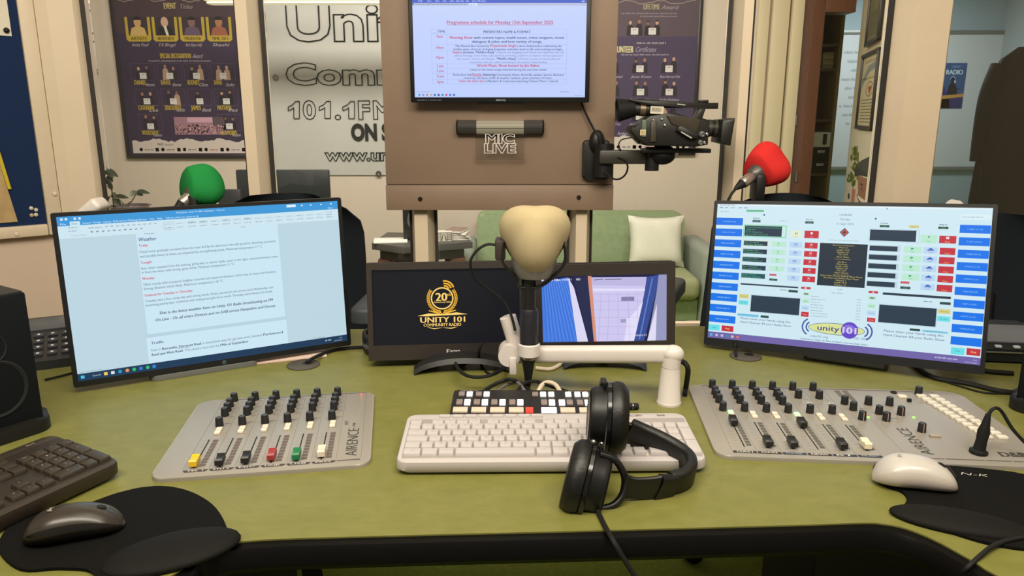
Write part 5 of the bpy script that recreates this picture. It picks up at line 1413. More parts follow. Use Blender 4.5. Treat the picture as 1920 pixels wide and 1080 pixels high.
pn.text('Road and West Road.', 474, 980, 17, (58, 72, 96), w=212, bold=0.04); pn.text('This closure runs until the', 696, 980, 17, TXc, w=240); pn.text('19th of September', 944, 980, 17, (58, 72, 96), w=204, bold=0.04)
for k, (x, c) in enumerate(((18, (70, 190, 230)), (160, (240, 200, 90)), (204, (220, 230, 240)), (250, (40, 150, 200)), (296, (230, 150, 90)), (340, (40, 190, 110)), (384, (60, 120, 210)), (428, (50, 190, 110)), (470, (40, 140, 220)))):
    if k in (0, 1, 2, 6): pn.rect(x, 1044, x + 22, 1064, c, 2)
    else: pn.ell(x + 11, 1054, 12, 12, c, 2)
pn.text('Search', 90, 1060, 12, (180, 200, 214), w=50); pn.scrib(1740, 1790, 1058, 10, (180, 200, 214)); pn.text('14:00', 1880, 1052, 9, (190, 208, 220), 'r'); pn.text('15/09/2025', 1880, 1070, 9, (190, 208, 220), 'r', w=64)
pn.scrib(14, 150, 1024, 8, (150, 176, 190)); pn.scrib(1640, 1740, 1024, 8, (150, 176, 190))
lm, pn_, ps_ = monitor('large monitor on the left showing the weather document', Vector((-0.5715, 1.412, 0.7625)), math.radians(30.3), math.radians(-3.5), 0.0, 0.52, 0.317, pn, (0.0085, 0.007, 0.011))
pn_.build('display', lm, ps_)
bq = on(368, 697); base_of(lm, '', bq.x - 0.01, bq.y + 0.05)
pn = Panel(0.014, 0.014, 100, 100); pn.ell(50, 50, 46, 46, (70, 92, 112), 0); pn.text('hp', 50, 66, 44, (30, 40, 52), 'c', shear=0.25, w=56)
pn.build('badge', lm, (0.0, -0.0004, 0.0055), (0, 0, 0)).scale = (0.6, 1, 0.6)

# right: radio playout screen
pn = Panel(1, 1, 1920, 1080, glow)
BG, NV, BL, RE, GN, LB, CY, YE = (206, 232, 242), (38, 58, 76), (18, 116, 232), (196, 50, 66), (186, 232, 208), (186, 214, 242), (104, 222, 230), (212, 206, 128)
pn.rect(0, 0, 1920, 1080, BG, 0); pn.rect(0, 1030, 1920, 1080, (112, 100, 168), 1); pn.rect(0, 0, 1920, 14, (222, 240, 248), 1)
pn.scrib(18, 140, 11, 7, dg)
for x in (20, 64, 110, 172, 214): pn.scrib(x, x + 30, 32, 8, dg)
pn.text('Radio Playout', 30, 66, 10, dg, w=70)
L1 = ['VOICE IN STUDIO', 'VOICE OUT STUDIO', 'TRAFFIC IN STUDIO', 'TRAFFIC OUT CALL', 'WEATHER IN STUDIO', 'WEATHER OUT CALL', 'COMMUNITY NEWS IN', 'COMMUNITY NEWS OUT', 'UNITY RADIO AND YOU', 'UNITY RADIO SPOTS']
R1 = ['1 DBS (1:10)', '2 SEC (2:40)', 'TUNNING DBS (60)', '4 MAGIC (1:10)', '5 MAGIC (1:50)', 'TUNING MAGIC (144)', '7 BITS (1:50)', '8 BITS (1:50)', 'TUNNING BITS (1:40)', '']
for k in range(10):
    y = 111 + 87 * k; pn.rect(0, y, 214, y + 58, BL, 1); pn.text(L1[k], 107, y + 34, 10, (150, 206, 250), 'c', w=84 + 5 * len(L1[k]) * 0.3, bold=0.02)
    y = 119 + 86.5 * k; pn.rect(1730, y, 1918, y + 57, BL, 1); pn.text(R1[k], 1824, y + 34, 10, (150, 206, 250), 'c', w=90) if R1[k] else None
pn.rect(0, 973, 92, 1018, CY, 1); pn.text('Fade', 46, 1000, 11, (60, 120, 130), 'c'); pn.rect(108, 973, 204, 1018, RE, 1); pn.text('Stop', 156, 1001, 13, (250, 200, 120), 'c', bold=0.03)
pn.rect(1736, 974, 1820, 1022, CY, 1); pn.text('Fade', 1778, 1002, 11, (60, 120, 130), 'c'); pn.rect(1832, 970, 1916, 1018, RE, 1); pn.text('Stop', 1874, 1000, 13, (250, 200, 120), 'c', bold=0.03)
pn.rect(236, 44, 372, 58, (90, 180, 130), 1); pn.rect(372, 74, 382, 88, (40, 80, 130), 1); pn.rect(1180, 84, 1190, 98, (40, 80, 160), 1)
for x in (290, 690): pn.rect(x, 122, x + 62, 140, (60, 90, 96), 1); pn.text('03:24', x + 31, 137, 9, (130, 200, 160), 'c'); pn.scrib(x + 4, x + 54, 112, 8, dg)
for x in (1216, 1596): pn.rect(x, 136, x + 64, 152, (40, 74, 70), 1); pn.text('00:00', x + 32, 149, 8, (130, 200, 160), 'c'); pn.scrib(x + 4, x + 54, 126, 8, dg)
pn.text('< Player 1', 500, 128, 9, dg, w=56); pn.rect(1408, 132, 1474, 150, YE, 1); pn.text('Player 2', 1441, 146, 8, dg, 'c')
pn.text('14:00:00', 977, 76, 16, (96, 116, 140), 'c', w=84); pn.text('Monday', 977, 108, 15, (96, 116, 140), 'c', w=70); pn.text('15 Sept 2025', 977, 142, 15, (96, 116, 140), 'c', w=120)
pn.poly([(977, 164), (1010, 198), (977, 232), (944, 198)], (60, 70, 84), 2); pn.poly([(977, 172), (1002, 198), (977, 224), (952, 198)], (214, 90, 80), 3); pn.poly([(977, 184), (992, 198), (977, 212), (962, 198)], (70, 60, 70), 4)
pn.text('Myriad Playout 5.34.0 by radio automation software', 977, 262, 8, (110, 140, 170), 'c', w=210)
pn.rect(224, 160, 556, 256, (120, 210, 160), 1); pn.rect(230, 166, 550, 250, (200, 236, 226), 2); pn.rect(234, 168, 522, 248, NV, 3)
for y, s_ in ((186, 'The latest news across country 101 and further'), (204, 'Length 3:00'), (222, 'Day 05 Starting 3 pm'), (240, 'Category: NEWS / News Drops')): pn.text(s_, 244, y, 10, (90, 190, 140), w=min(270, 6.4 * len(s_)))
IT = [('Ident 1 20 Seconds', 'Unity Radio'), ('My WhatsApp - Show', 'Community Jingle News'), ('Adverts Mon Pm - Break', 'Local Shops Mosque and'), ('Top 10 Dance', '101.1 Community Radio'), ('Talk Music... Noise Time', 'Hope song... Sound clips')]
for k in range(5):
    y = 288 + 64 * k; pn.rect(228, y - 6, 440, y + 38, (226, 226, 176) if k == 0 else (190, 214, 224), 1); pn.rect(231, y - 3, 436, y + 36, BG, 2); pn.rect(234, y, 420, y + 36, NV if k < 4 else (30, 84, 94), 3)
    pn.text(IT[k][0], 240, y + 15, 10, (100, 200, 150), w=112); pn.text(IT[k][1], 240, y + 31, 10, (100, 200, 150), w=150)
    if k < 4: pn.rect(452, y - 4, 562, y + 36, GN, 1); pn.poly([(498, y + 3), (498, y + 17), (514, y + 10)], (120, 176, 150), 2); pn.text('Start', 506, y + 31, 9, (120, 170, 150), 'c')
    pn.rect(588, y - 4, 680, y + 38, LB, 1); pn.poly([(634, y + 2), (616, y + 14), (652, y + 14)], (140, 160, 214), 2); pn.rect(616, y + 16, 652, y + 19, (140, 160, 214), 2); pn.text('Load', 634, y + 32, 9, (130, 150, 200), 'c')
    pn.rect(700, y - 4, 794, y + 40, RE, 1); pn.line(738, y + 4, 756, y + 20, 3, (240, 220, 220), 2); pn.line(756, y + 4, 738, y + 20, 3, (240, 220, 220), 2); pn.text('Clear', 747, y + 34, 9, (236, 150, 130), 'c')
    y = 288 + 65 * k; pn.rect(1156, y - 6, 1364, y + 40, (190, 214, 224), 1); pn.rect(1159, y, 1346, y + 36, NV, 2)
    if k < 4: pn.rect(1388, y - 4, 1502, y + 42, GN, 1); pn.poly([(1434, y + 2), (1434, y + 20), (1456, y + 11)], (60, 160, 110), 2); pn.text('Start', 1446, y + 36, 9, (110, 160, 140), 'c')
    pn.rect(1514, y - 4, 1604, y + 40, LB, 1); pn.poly([(1560, y), (1538, y + 14), (1582, y + 14)], (40, 80, 180), 2); pn.rect(1538, y + 16, 1582, y + 20, (40, 80, 180), 2); pn.text('Load', 1560, y + 36, 9, (90, 120, 190), 'c')
    pn.rect(1617, y - 4, 1714, y + 44, RE, 1); pn.text('Clear', 1666, y + 40, 11, (240, 180, 110), 'c')
pn.rect(588, 194, 668, 250, (224, 236, 210), 1); pn.rect(622, 210, 628, 226, (120, 130, 120), 2); pn.rect(634, 210, 640, 226, (120, 130, 120), 2); pn.text('Pause', 630, 246, 9, (150, 150, 120), 'c')
pn.rect(692, 194, 796, 250, RE, 1); pn.rect(736, 204, 752, 220, (240, 230, 230), 2); pn.text('Stop', 744, 243, 9, (250, 190, 150), 'c')
pn.rect(1154, 170, 1460, 250, NV, 2); pn.frame(1148, 164, 1480, 256, (160, 184, 200), 2, 1)
pn.rect(1490, 196, 1594, 256, GN, 1); pn.text('Play', 1542, 246, 10, (110, 170, 150), 'c'); pn.rect(1538, 206, 1546, 216, (60, 90, 90), 2); pn.rect(1608, 199, 1714, 252, RE, 1); pn.rect(1650, 206, 1670, 222, (240, 220, 220), 2); pn.text('Stop', 1661, 247, 12, (250, 190, 110), 'c')
pn.rect(810, 282, 1146, 602, (34, 48, 62), 2)
for y, s_ in ((300, 'Now Your Soundtrack to'), (316, 'Afternoon'), (334, 'Length: 10:00'), (352, 'Playlist: 20'), (368, 'Year: 2013'), (386, 'Album: Rishta'), (424, 'Piya More'), (440, 'Miyan Bongo'), (456, 'Length: 02:52'), (472, 'Playlist: 20'), (488, 'Year: 2017'), (504, 'Album: Unknown'), (530, 'Nabia Lukha | Bonino (Shah E Vilbean Beats)'), (546, 'Ghor Dharoona | Nobble | Papon Nayyar'), (562, 'Pathepar 1'), (578, 'Length: 03:00'), (596, 'Playlist: 20')): pn.text(s_, 978, y, 10, (214, 196, 96), 'c', w=min(300, 6.8 * len(s_)))
for y in (398, 514): pn.rect(920, y, 1036, y + 1.5, (214, 196, 96), 4)
pn.rect(234, 625, 676, 637, (40, 56, 74), 2); pn.rect(698, 622, 768, 638, RE, 2); pn.rect(724, 626, 738, 634, (250, 220, 220), 3)
pn.rect(1176, 620, 1240, 636, RE, 2); pn.rect(1202, 624, 1214, 632, (250, 220, 220), 3); pn.rect(1272, 624, 1710, 641, (40, 56, 74), 2)
pn.rect(452, 538, 506, 552, (200, 90, 100), 2); pn.rect(454, 574, 516, 590, (40, 74, 70), 2); pn.text('00:00', 485, 587, 8, (130, 200, 160), 'c'); pn.rect(1384, 536, 1440, 552, RE, 2); pn.text('Clear All', 1412, 549, 8, (250, 190, 160), 'c'); pn.rect(1384, 572, 1450, 590, (40, 74, 70), 2); pn.text('00:00', 1417, 587, 8, (130, 200, 160), 'c')
pn.scrib(540, 600, 660, 8, dg); pn.rect(606, 652, 676, 670, (40, 74, 70), 2); pn.scrib(1540, 1600, 672, 8, dg); pn.rect(1644, 664, 1712, 682, (40, 74, 70), 2)
pn.rect(322, 708, 700, 848, (190, 214, 224), 1); pn.rect(326, 714, 697, 842, NV, 2); pn.rect(1252, 708, 1634, 848, (190, 214, 224), 1); pn.rect(1256, 714, 1628, 842, NV, 2)
for x, y, w_, h_, c, s_ in ((230, 710, 76, 34, YE, 'Normal'), (228, 760, 78, 34, CY, 'Fade'), (712, 660, 52, 30, GN, '1'), (712, 712, 54, 34, GN, 'Start'), (712, 764, 54, 34, LB, 'Cue'), (712, 812, 56, 36, RE, 'Close'), (1636, 714, 78, 32, YE, 'Normal'), (1636, 764, 80, 36, CY, 'Fade'), (1176, 656, 54, 30, GN, '1'), (1176, 712, 54, 34, GN, 'Start'), (1176, 764, 58, 34, LB, 'To Load'), (1180, 816, 56, 30, RE, 'Close')):
    pn.rect(x, y, x + w_, y + h_, c, 2); pn.text(s_, x + w_ / 2, y + h_ * 0.66, 10, (110, 110, 110) if c != RE else (250, 190, 170), 'c', w=w_ * 0.6)
pn.rect(228, 866, 393, 884, (110, 190, 226), 2); pn.rect(410, 866, 472, 884, (40, 74, 70), 2); pn.rect(1549, 870, 1711, 884, (130, 200, 226), 2); pn.text('Clocked Station Block A', 1630, 882, 8, (60, 110, 150), 'c', w=120); pn.rect(1467, 868, 1534, 884, (40, 74, 70), 2)
pn.text('Playlist', 978, 628, 9, dg, 'c'); pn.text('Jingle and Beds', 960, 656, 9, dg, 'c', w=80)
for k, s_ in enumerate(('Hindi 60', 'Radio Unity 101', 'Sweeps 4a', 'Breakfast Drop', 'Rock Time live', 'National Song', 'Commercial Heads on', 'Community Help Desk')): pn.text(s_, 779, 694 + 21 * k, 9, dg, w=6.5 * len(s_)); pn.text('0%d:%d2' % (k % 6, k), 1130, 694 + 21 * k, 9, dg, 'r')
for x, al in ((254, 'l'), (1299, 'l')): pn.text('Please clean your hands using the', x, 908, 16, (90, 112, 150), w=384, bold=0.015); pn.text('Hand Cleanser B4 your Radio Show', x, 938, 16, (90, 112, 150), w=392, bold=0.015)
# station logo
pn.ell(972, 922, 200, 44, (70, 84, 150), 3, n=40); pn.ell(972, 922, 196, 40, (216, 226, 150), 4, n=40)
pn.text('unity', 838, 940, 40, (78, 72, 140), w=158, bold=0.03, l=6); pn.ell(1066, 922, 60, 62, (98, 72, 196), 6, n=36); pn.ell(1062, 912, 44, 30, (136, 112, 216), 7); pn.text('101', 1066, 946, 46, (214, 206, 242), 'c', w=98, bold=0.06, l=9)
for r0, a0, a1 in ((48, 120, 240), (76, 120, 240)): pn.arc(800, 922, r0, r0 * 0.95, 11, (70, 90, 160), a0, a1, 4)
for r0 in (48, 76): pn.arc(1150, 922, r0, r0 * 0.95, 11, (70, 90, 160), -60, 60, 4)
pn.text('unity101.org', 790, 996, 17, (90, 110, 160), w=130); pn.text('101.1FM', 1100, 986, 19, (90, 110, 160), w=92)
pn.text("Southampton's Under 101 Asian and Ethnic Community Radio Station", 722, 1022, 12, (70, 92, 150), w=476, bold=0.02)
for x, c in ((18, (70, 190, 230)), (62, (200, 190, 220)), (106, (190, 190, 220)), (150, (60, 140, 160)), (190, (230, 190, 150)), (232, (220, 120, 90))): pn.rect(x, 1046, x + 20, 1064, c, 2)
pn.scrib(1640, 1780, 1060, 11, (200, 196, 230)); pn.text('14:00', 1900, 1054, 9, (214, 210, 236), 'r'); pn.text('15/09/2025', 1900, 1072, 9, (214, 210, 236), 'r', w=70)
pn.rect(1730, 44, 1910, 84, (216, 238, 246), 1); pn.text('Search Jingles Board', 1742, 68, 9, dg, w=120); pn.poly([(1252, 8), (1252, 22), (1262, 18)], (120, 130, 140), 3)
rm, pn_, ps_ = monitor('large monitor on the right showing the radio playout screen', Vector((0.6445, 1.433, 0.7685)), math.radians(-30.0), math.radians(-12.3), math.radians(-2.4), 0.52, 0.315, pn, (0.0078, 0.0075, 0.017))
pn_.build('display', rm, ps_)
bq = on(1604, 682); base_of(rm, '', bq.x + 0.005, bq.y + 0.05, 0.16, 0.12, 0.10, M_BLK)


# ---- two small screens in the middle ------------------------------
def small_screen(label, loc, yaw, tilt, roll, w_, h_, scr, pn, brand=None):
    t = thing('small_monitor', label, 'monitor', loc, 0)
    t.matrix_basis = Matrix.Translation(loc) @ Matrix.Rotation(yaw, 4, 'Z') @ Matrix.Rotation(tilt, 4, 'X') @ Matrix.Rotation(roll, 4, 'Y')
    XZm = Matrix(((1, 0, 0, 0), (0, 0, 1, 0), (0, 1, 0, 0), (0, 0, 0, 1)))
    x0, z0, x1, z1 = scr       # screen opening
    b = MB()
    for (a0, b0, a1, b1) in ((-w_ / 2, 0, w_ / 2, z0), (-w_ / 2, z1, w_ / 2, h_), (-w_ / 2, z0, x0, z1), (x1, z0, w_ / 2, z1)):
        b.box(((a0 + a1) / 2, 0.008, (b0 + b1) / 2), (a1 - a0, 0.016, b1 - b0), 0.0)
    b.build('bezel', mat('small_bezel', (46, 40, 36), 0.4), t)
    MB().prism(rr(w_, h_, 0.006, 4, 0, h_ / 2), 0.010, 0.032, XZm, 0.004).build('rear_shell', M_BLKM, t)
    pn.size(x1 - x0, z1 - z0)
    pn.build('display', t, ((x0 + x1) / 2, 0.006, (z0 + z1) / 2))
    if brand:
        p2 = Panel(0.03, 0.012, 300, 120); p2.text('E', 74, 100, 84, (216, 214, 210), 'r', w=60, bold=0.04); p2.text('YOYO', 80, 100, 60, (216, 214, 210), w=205, bold=0.05); p2.build('badge', t, (0.012, -0.0005, z0 * 0.52))
    return t


def small_stand(t, cx, cy, span, m):
    inv = t.matrix_basis.inverted(); yaw = math.atan2(t.matrix_basis[1][0], t.matrix_basis[0][0])
    L_ = inv @ (Matrix.Translation((cx, cy, DESK)) @ Matrix.Rotation(yaw, 4, 'Z'))
    n = 12; rg = []
    for k in range(n + 1):
        u = k / n * 2 - 1; x = u * span / 2; z = 0.002 + 0.020 * (1 - u * u) ** 0.7; hw = 0.016 + 0.014 * (1 - u * u); y = -0.018 * u * u
        rg.append([L_ @ Vector((x, y + a * hw, z + c)) for a, c in ((-1, -0.0015 - 0.0 * z), (-0.8, 0.008), (0, 0.012), (0.8, 0.008), (1, -0.0015))])
    MB().rings(rg).build('stand_foot', m, t)
    MB().tube([L_ @ Vector((0, 0.012, 0.012)), L_ @ Vector((0, 0.06, 0.022)), L_ @ Vector((0, 0.082, 0.06)), L_ @ Vector((0, 0.084, 0.09))], 0.013, 10, 4).build('stand_neck', m, t)


pn = Panel(1, 1, 260, 139, glow); DKS, GO, GO2 = (18, 19, 26), (248, 186, 52), (255, 214, 120)
pn.rect(0, 0, 260, 139, DKS, 0)
ZX = lambda x: (x / 9.82 + 780 - 715) * 260 / 262; ZY = lambda y: (y / 9.82 + 520 - 511)
pn.arc(ZX(572), ZY(445), 20.2, 20.6, 2.4, GO2, l=3, n=40)
pn.text('20', ZX(455), ZY(490), 14.4, GO2, w=21, bold=0.05, l=4, res=3); pn.text('th', ZX(660), ZY(402), 5, GO, w=7, bold=0.03); pn.text('Anniversary 2025', ZX(420), ZY(526), 2.8, GO2, w=31, bold=0.04)
for s_ in (-1, 1):
    for k in range(15):
        a = math.radians(-86 + s_ * 0 + 8.2 * k) if s_ > 0 else math.radians(266 - 8.2 * k)
        cx_, cy_ = ZX(572) + 24.6 * math.cos(a), ZY(445) - 25 * math.sin(a); tx, ty = -math.sin(a) * s_, -math.cos(a) * s_
        nx, ny = math.cos(a), -math.sin(a)
        for q in (-1, 1):
            ex_, ey_ = cx_ + tx * 5.0 + nx * 2.2 * q, cy_ + ty * 5.0 + ny * 2.2 * q
            pn.poly([(cx_, cy_), (cx_ + tx * 2.4 + nx * q * 2.9, cy_ + ty * 2.4 + ny * q * 2.9), (ex_, ey_), (cx_ + tx * 3 + nx * q * 0.6, cy_ + ty * 3 + ny * q * 0.6)], GO, 3)
for r in (5, 9.5, 14): pn.arc(ZX(620), ZY(290), r + 3.5, r + 3.5, 2.7, GO, 15, 100, 3, 12)
pn.poly([(ZX(135), ZY(756)), (ZX(330), ZY(715)), (ZX(572), ZY(735)), (ZX(820), ZY(705)), (ZX(1015), ZY(742)), (ZX(820), ZY(750)), (ZX(572), ZY(756)), (ZX(300), ZY(766))], GO2, 3)
for s_ in (-1, 1):
    for k in range(3): pn.line(ZX(572) + s_ * (3 + k * 4), ZY(735) - k * 1.5, ZX(572) + s_ * (16 + k * 4), ZY(735) - 6 - k * 0.6, 1.6, GO, 3)
    pn.line(ZX(572), ZY(730), ZX(572) + s_ * 5, ZY(690), 1.4, GO, 3)
    pn.poly([(ZX(572), ZY(978)), (ZX(572) + s_ * 15, ZY(1005)), (ZX(572) + s_ * 28, ZY(965)), (ZX(572) + s_ * 15, ZY(985))], GO2, 3)
pn.text('UNITY 101', ZX(575), ZY(880), 9.8, GO2, 'c', w=80, bold=0.05, res=3, l=4); pn.text('COMMUNITY RADIO', ZX(568), ZY(952), 5.4, GO2, 'c', w=67, bold=0.03, l=4)
ss = small_screen('small black monitor on the left showing the golden 20th anniversary emblem', Vector((-0.1300, 1.438, 0.766)), math.radians(5), math.radians(-8), 0.0, 0.315, 0.196, (-0.147, 0.030, 0.147, 0.182), pn, 'E')
pn_w = None
small_stand(ss, -0.10, 1.425, 0.19, M_BLK)
pn = Panel(1, 1, 608, 338, glow)
PV, PV2 = (206, 200, 240), (226, 222, 250)
pn.rect(0, 0, 608, 338, (30, 34, 72), 0)
pn.poly([(0, 338), (0, 30), (130, 8), (222, 338)], (70, 124, 224), 1)
for k in range(11): pn.line(8 + 11 * k, 26 - k, 20 + 19 * k, 334, 2.5, (54, 100, 200), 2) ; pn.line(14 + 11 * k, 30 - k, 30 + 19 * k, 334, 1.4, (110, 160, 240), 2)
pn.poly([(130, 8), (158, 60), (224, 338), (170, 338)], (220, 216, 244), 3); pn.poly([(158, 4), (224, 4), (258, 338), (222, 338)], (40, 44, 78), 3)
pn.poly([(226, 4), (244, 4), (266, 338), (252, 338)], (214, 146, 120), 4)
pn.poly([(244, 10), (512, 14), (498, 110), (450, 338), (266, 338)], PV, 4)
pn.poly([(244, 10), (512, 14), (506, 60), (250, 50)], (190, 184, 226), 5); pn.poly([(250, 66), (505, 74), (503, 84), (252, 82)], PV2, 5)
for y in (96, 132, 176, 214, 262, 300): pn.line(254, y, 492 - (y - 96) * 0.22, y + 4, 1.4, (166, 160, 206), 6)
for x0, x1 in ((290, 276), (330, 320), (372, 372), (420, 428), (466, 470)): pn.line(x0, 92, x1, 334, 1.4, (166, 160, 206), 6)
pn.rect(388, 112, 452, 134, (150, 146, 186), 6)
for k in range(9): pn.rect(391 + 7 * k, 114, 394 + 7 * k, 132, (110, 106, 146), 7)
pn.poly([(500, 130), (470, 170), (420, 230), (400, 338), (450, 338)], PV2, 5); pn.rect(384, 222, 480, 246, (226, 222, 248), 6); pn.rect(384, 224, 412, 244, (160, 158, 196), 7)
pn.poly([(512, 14), (570, 4), (560, 80), (500, 338), (450, 338), (498, 120)], (58, 78, 150), 7); pn.line(540, 20, 476, 330, 6, (96, 130, 200), 8)
pn.poly([(570, 4), (608, 4), (608, 338), (516, 338), (560, 90)], (150, 152, 190), 7); pn.poly([(562, 150), (556, 338), (514, 338)], (224, 220, 246), 8)
for s_, x, w_ in (('15 Sep', 44, 40), ('Mon', 70, 24), ('14:00:31', 100, 46), ('HD', 170, 20)): pn.text(s_, x, 24, 10, (230, 230, 244), w=w_, bold=0.03, l=9)
pn.poly([(0, 14), (14, 20), (0, 26)], (220, 220, 240), 9); pn.text('Camera 01', 446, 314, 11, (220, 222, 244), w=64, l=10)
pn.line(256, 24, 300, 20, 4, (90, 86, 110), 7); pn.line(310, 22, 390, 22, 4, (90, 86, 110), 7)
s2 = small_screen('small black monitor on the right showing the street entrance camera view', Vector((0.1935, 1.488, 0.7602)), math.radians(-3.5), math.radians(-3), math.radians(-2.0), 0.29, 0.190, (-0.128, 0.026, 0.128, 0.166), pn)
small_stand(s2, 0.187, 1.445, 0.165, mat('stand_navy_black', (26, 28, 42), 0.4))


# ---- centre microphone on the white arm ---------------------------
def foam(par, M, R, L, m, name='foam_windshield', tri=0.16, th0=-90):
    """three-sided foam windshield; local z = nose direction"""
    n, k = 40, 18; rg = []
    for i in range(k + 1):
        s_ = i / k; z = L * s_
        rad = R * (0.80 + 0.62 * s_ * (1 - s_) * 1.25) * math.sqrt(max(0.0, 1 - max(0, (s_ - 0.35) / 0.65) ** 2.5)) if s_ < 1 else R * 0.02
        if s_ < 0.06: rad *= 0.90 + 0.10 * s_ / 0.06
        t3 = tri * (0.5 + 0.5 * min(1, s_ * 2.0))
        rg.append([M @ Vector((rad * (1 + t3 * math.cos(3 * (a - math.radians(th0)))) * math.cos(a), rad * (1 + t3 * math.cos(3 * (a - math.radians(th0)))) * math.sin(a), z)) for a in [2 * math.pi * q / n for q in range(n)]])
    return MB().rings(rg).build(name, m, par, 70)


YM = 1.275
fc = at(1003, 440, YM)
mc = thing('studio_microphone', 'cream foam-covered microphone hanging nose-forward from the white arm in the middle', 'microphone', (0, 0, 0))
nose = Vector((0.0, -0.80, 0.60)).normalized()
Mn = aim(fc - nose * 0.050 + Vector((0, 0, -0.002)), nose, Vector((0, 0, 1)))
M_FOAM = mat('cream_foam', (174, 158, 124), 0.95, spec=0.1, bump=0.25, bscale=900)
foam(mc, Mn, 0.059, 0.112, M_FOAM, tri=0.15)
bt = at(990, 727, YM + 0.0); jt = at(992, 520, YM)
# grey capsule basket under the foam and its yoke
gb = at(1001, 506, YM + 0.006)
MB().lathe([(0.030, 0), (0.036, 0.010), (0.040, 0.028), (0.038, 0.045)], Matrix.Translation((gb.x, gb.y, gb.z - 0.012)), 28).build('basket_ring', mat('mic_grey', (132, 128, 124), 0.4, 0.4), mc)
for s_, px in ((-1, 945), (1, 1057)):
    e0, e1, e2 = at(px, 452, YM), at(px + s_ * 2, 490, YM), at(992 + s_ * 22, 535, YM)
    MB().strap([e0, e1, at(px - s_ * 20, 518, YM), e2, at(992, 538, YM)], (0, 1, 0), 0.022, 0.004, 6).build('yoke_arm', M_BLK, mc)
yk = at(940, 470, YM); MB().box((at(938, 468, YM).x, YM + 0.01, at(938, 468, YM).z), (0.018, 0.04, 0.036), 0.004).build('clip_block', mat('mic_brown_black', (52, 42, 36), 0.5), mc)
Zm = lambda py: at(990, py, YM).z
Tm = lambda x: Matrix.Translation((at(x, 600, YM).x, YM, 0))
MB().lathe([(0.0125, Zm(590)), (0.0125, Zm(524)), (0.011, Zm(515))][::1], Tm(991), 20).build('mic_body', M_BLK, mc)
MB().lathe([(0.0158, Zm(644)), (0.0165, Zm(640)), (0.0165, Zm(584)), (0.0140, Zm(578))], Tm(992), 20).build('lower_sleeve', mat('mic_navy_black', (28, 28, 36), 0.4), mc)
MB().lathe([(0.0110, Zm(674)), (0.0122, Zm(672)), (0.0122, Zm(645)), (0.0110, Zm(643))], Tm(992), 20).build('connector_collar', mat('connector_silver', (178, 166, 158), 0.3, 0.8), mc)
MB().lathe([(0.003, Zm(729)), (0.0055, Zm(718)), (0.0095, Zm(690)), (0.0122, Zm(674))], Tm(991), 20).build('connector_boot', M_RUB, mc)
pt = Panel(0.05, 0.02, 250, 100); pt.text('UNITY 101', 125, 60, 28, (206, 180, 130), 'c', w=190, bold=0.02)
# cable looping on the left of the microphone
cable('microphone_cable', 'black cable looping from the side of the centre microphone', [at(938, 462, YM), at(915, 458, YM), at(894, 470, YM), at(882, 492, YM), at(890, 520, YM + 0.01), at(915, 542, YM + 0.02), at(942, 562, YM + 0.02), at(958, 590, YM + 0.015), at(966, 620, YM + 0.012)], 0.0024)
# white arm
M_ARMW = mat('arm_white', (206, 198, 193), 0.35)
ab = on(1254, 756); YA = ab.y
am = thing('microphone_boom', 'white jointed microphone arm on a tapered desk post', 'microphone arm', (ab.x, ab.y, DESK))
pz_ = at(1258, 690, YA).z - DESK
MB().lathe([(0.0215, 0.0), (0.0215, 0.004), (0.0200, 0.006), (0.0165, pz_), (0.0160, pz_ + 0.002)], None, 28).build('desk_post', M_ARMW, am)
el = at(1262, 664, YA) - Vector((ab.x, ab.y, DESK)); le = at(968, 664, YM + 0.028) - Vector((ab.x, ab.y, DESK))
MB().tube([(0.0, 0, pz_ + 0.002), (0.001, 0, el.z - 0.012), (0.002, 0, el.z)], 0.0165, 20, 4).build('elbow_post', M_ARMW, am)
MB().ball(el, (0.019, 0.017, 0.0165), None, 24).build('elbow_cap', M_ARMW, am)
MB().strap([el + Vector((0.006, 0, 0)), el * 0.5 + le * 0.5, le], (0, 0, 1), 0.032, 0.022, 4).build('horizontal_arm', M_ARMW, am)
k0, k1 = at(954, 600, YM + 0.03) - am.location, at(972, 660, YM + 0.03) - am.location
MB().strap([k0 + (k0 - k1) * 0.12, k0, (k0 + k1) / 2, k1], (1, 0, 0.3), lambda f: 0.030 * min(1, 0.55 + f * 4), 0.024, 6).build('end_lever', M_ARMW, am)
kk = at(955, 662, YM + 0.026) - am.location
MB().cyl(kk + Vector((0, -0.020, 0)), kk + Vector((0, 0.02, 0)), 0.020, None, 24).build('swivel', M_ARMW, am)
cl = at(962, 684, YM + 0.012) - am.location
MB().box(cl, (0.013, 0.02, 0.032), 0.002).build('cable_clip', M_ARMW, am)
rg_ = at(992, 655, YM) - am.location
MB().lathe([(0.0172, -0.012), (0.0195, -0.010), (0.0195, 0.010), (0.0172, 0.012)], Matrix.Translation((rg_.x, rg_.y, rg_.z)), 24, False).build('clamp_ring', M_ARMW, am)
# ---- video switcher -----------------------------------------------
S = thing('video_switcher', 'black video switcher with lit white buttons behind the white keyboard', 'video switcher', (0.0191, 1.1210, DESK + 0.0005), math.radians(-0.6))
SWm = mat('switcher_black', (27, 25, 27), 0.4)
hz_ = lambda y: 0.027 + 0.009 * y / 0.088
b = MB(); lo = rr(0.240, 0.088, 0.008, 4, 0, 0.044)
b.rings([[Vector((x, y, 0.0)) for x, y in lo], [Vector((x, y, hz_(y) - 0.003)) for x, y in lo], [Vector((x * 0.992, 0.044 + (y - 0.044) * 0.98, hz_(y))) for x, y in lo]]).build('casing', SWm, S)
sl_ = math.atan2(0.009, 0.088)
LIT, OFF, CRM = mat('switch_lit_white', (250, 248, 246), 0.4, emit=0.75), mat('switch_grey', (134, 122, 118), 0.45), mat('switch_cream', (214, 192, 174), 0.45)
LRED = mat('switch_lit_red', (255, 54, 40), 0.4, emit=1.1)
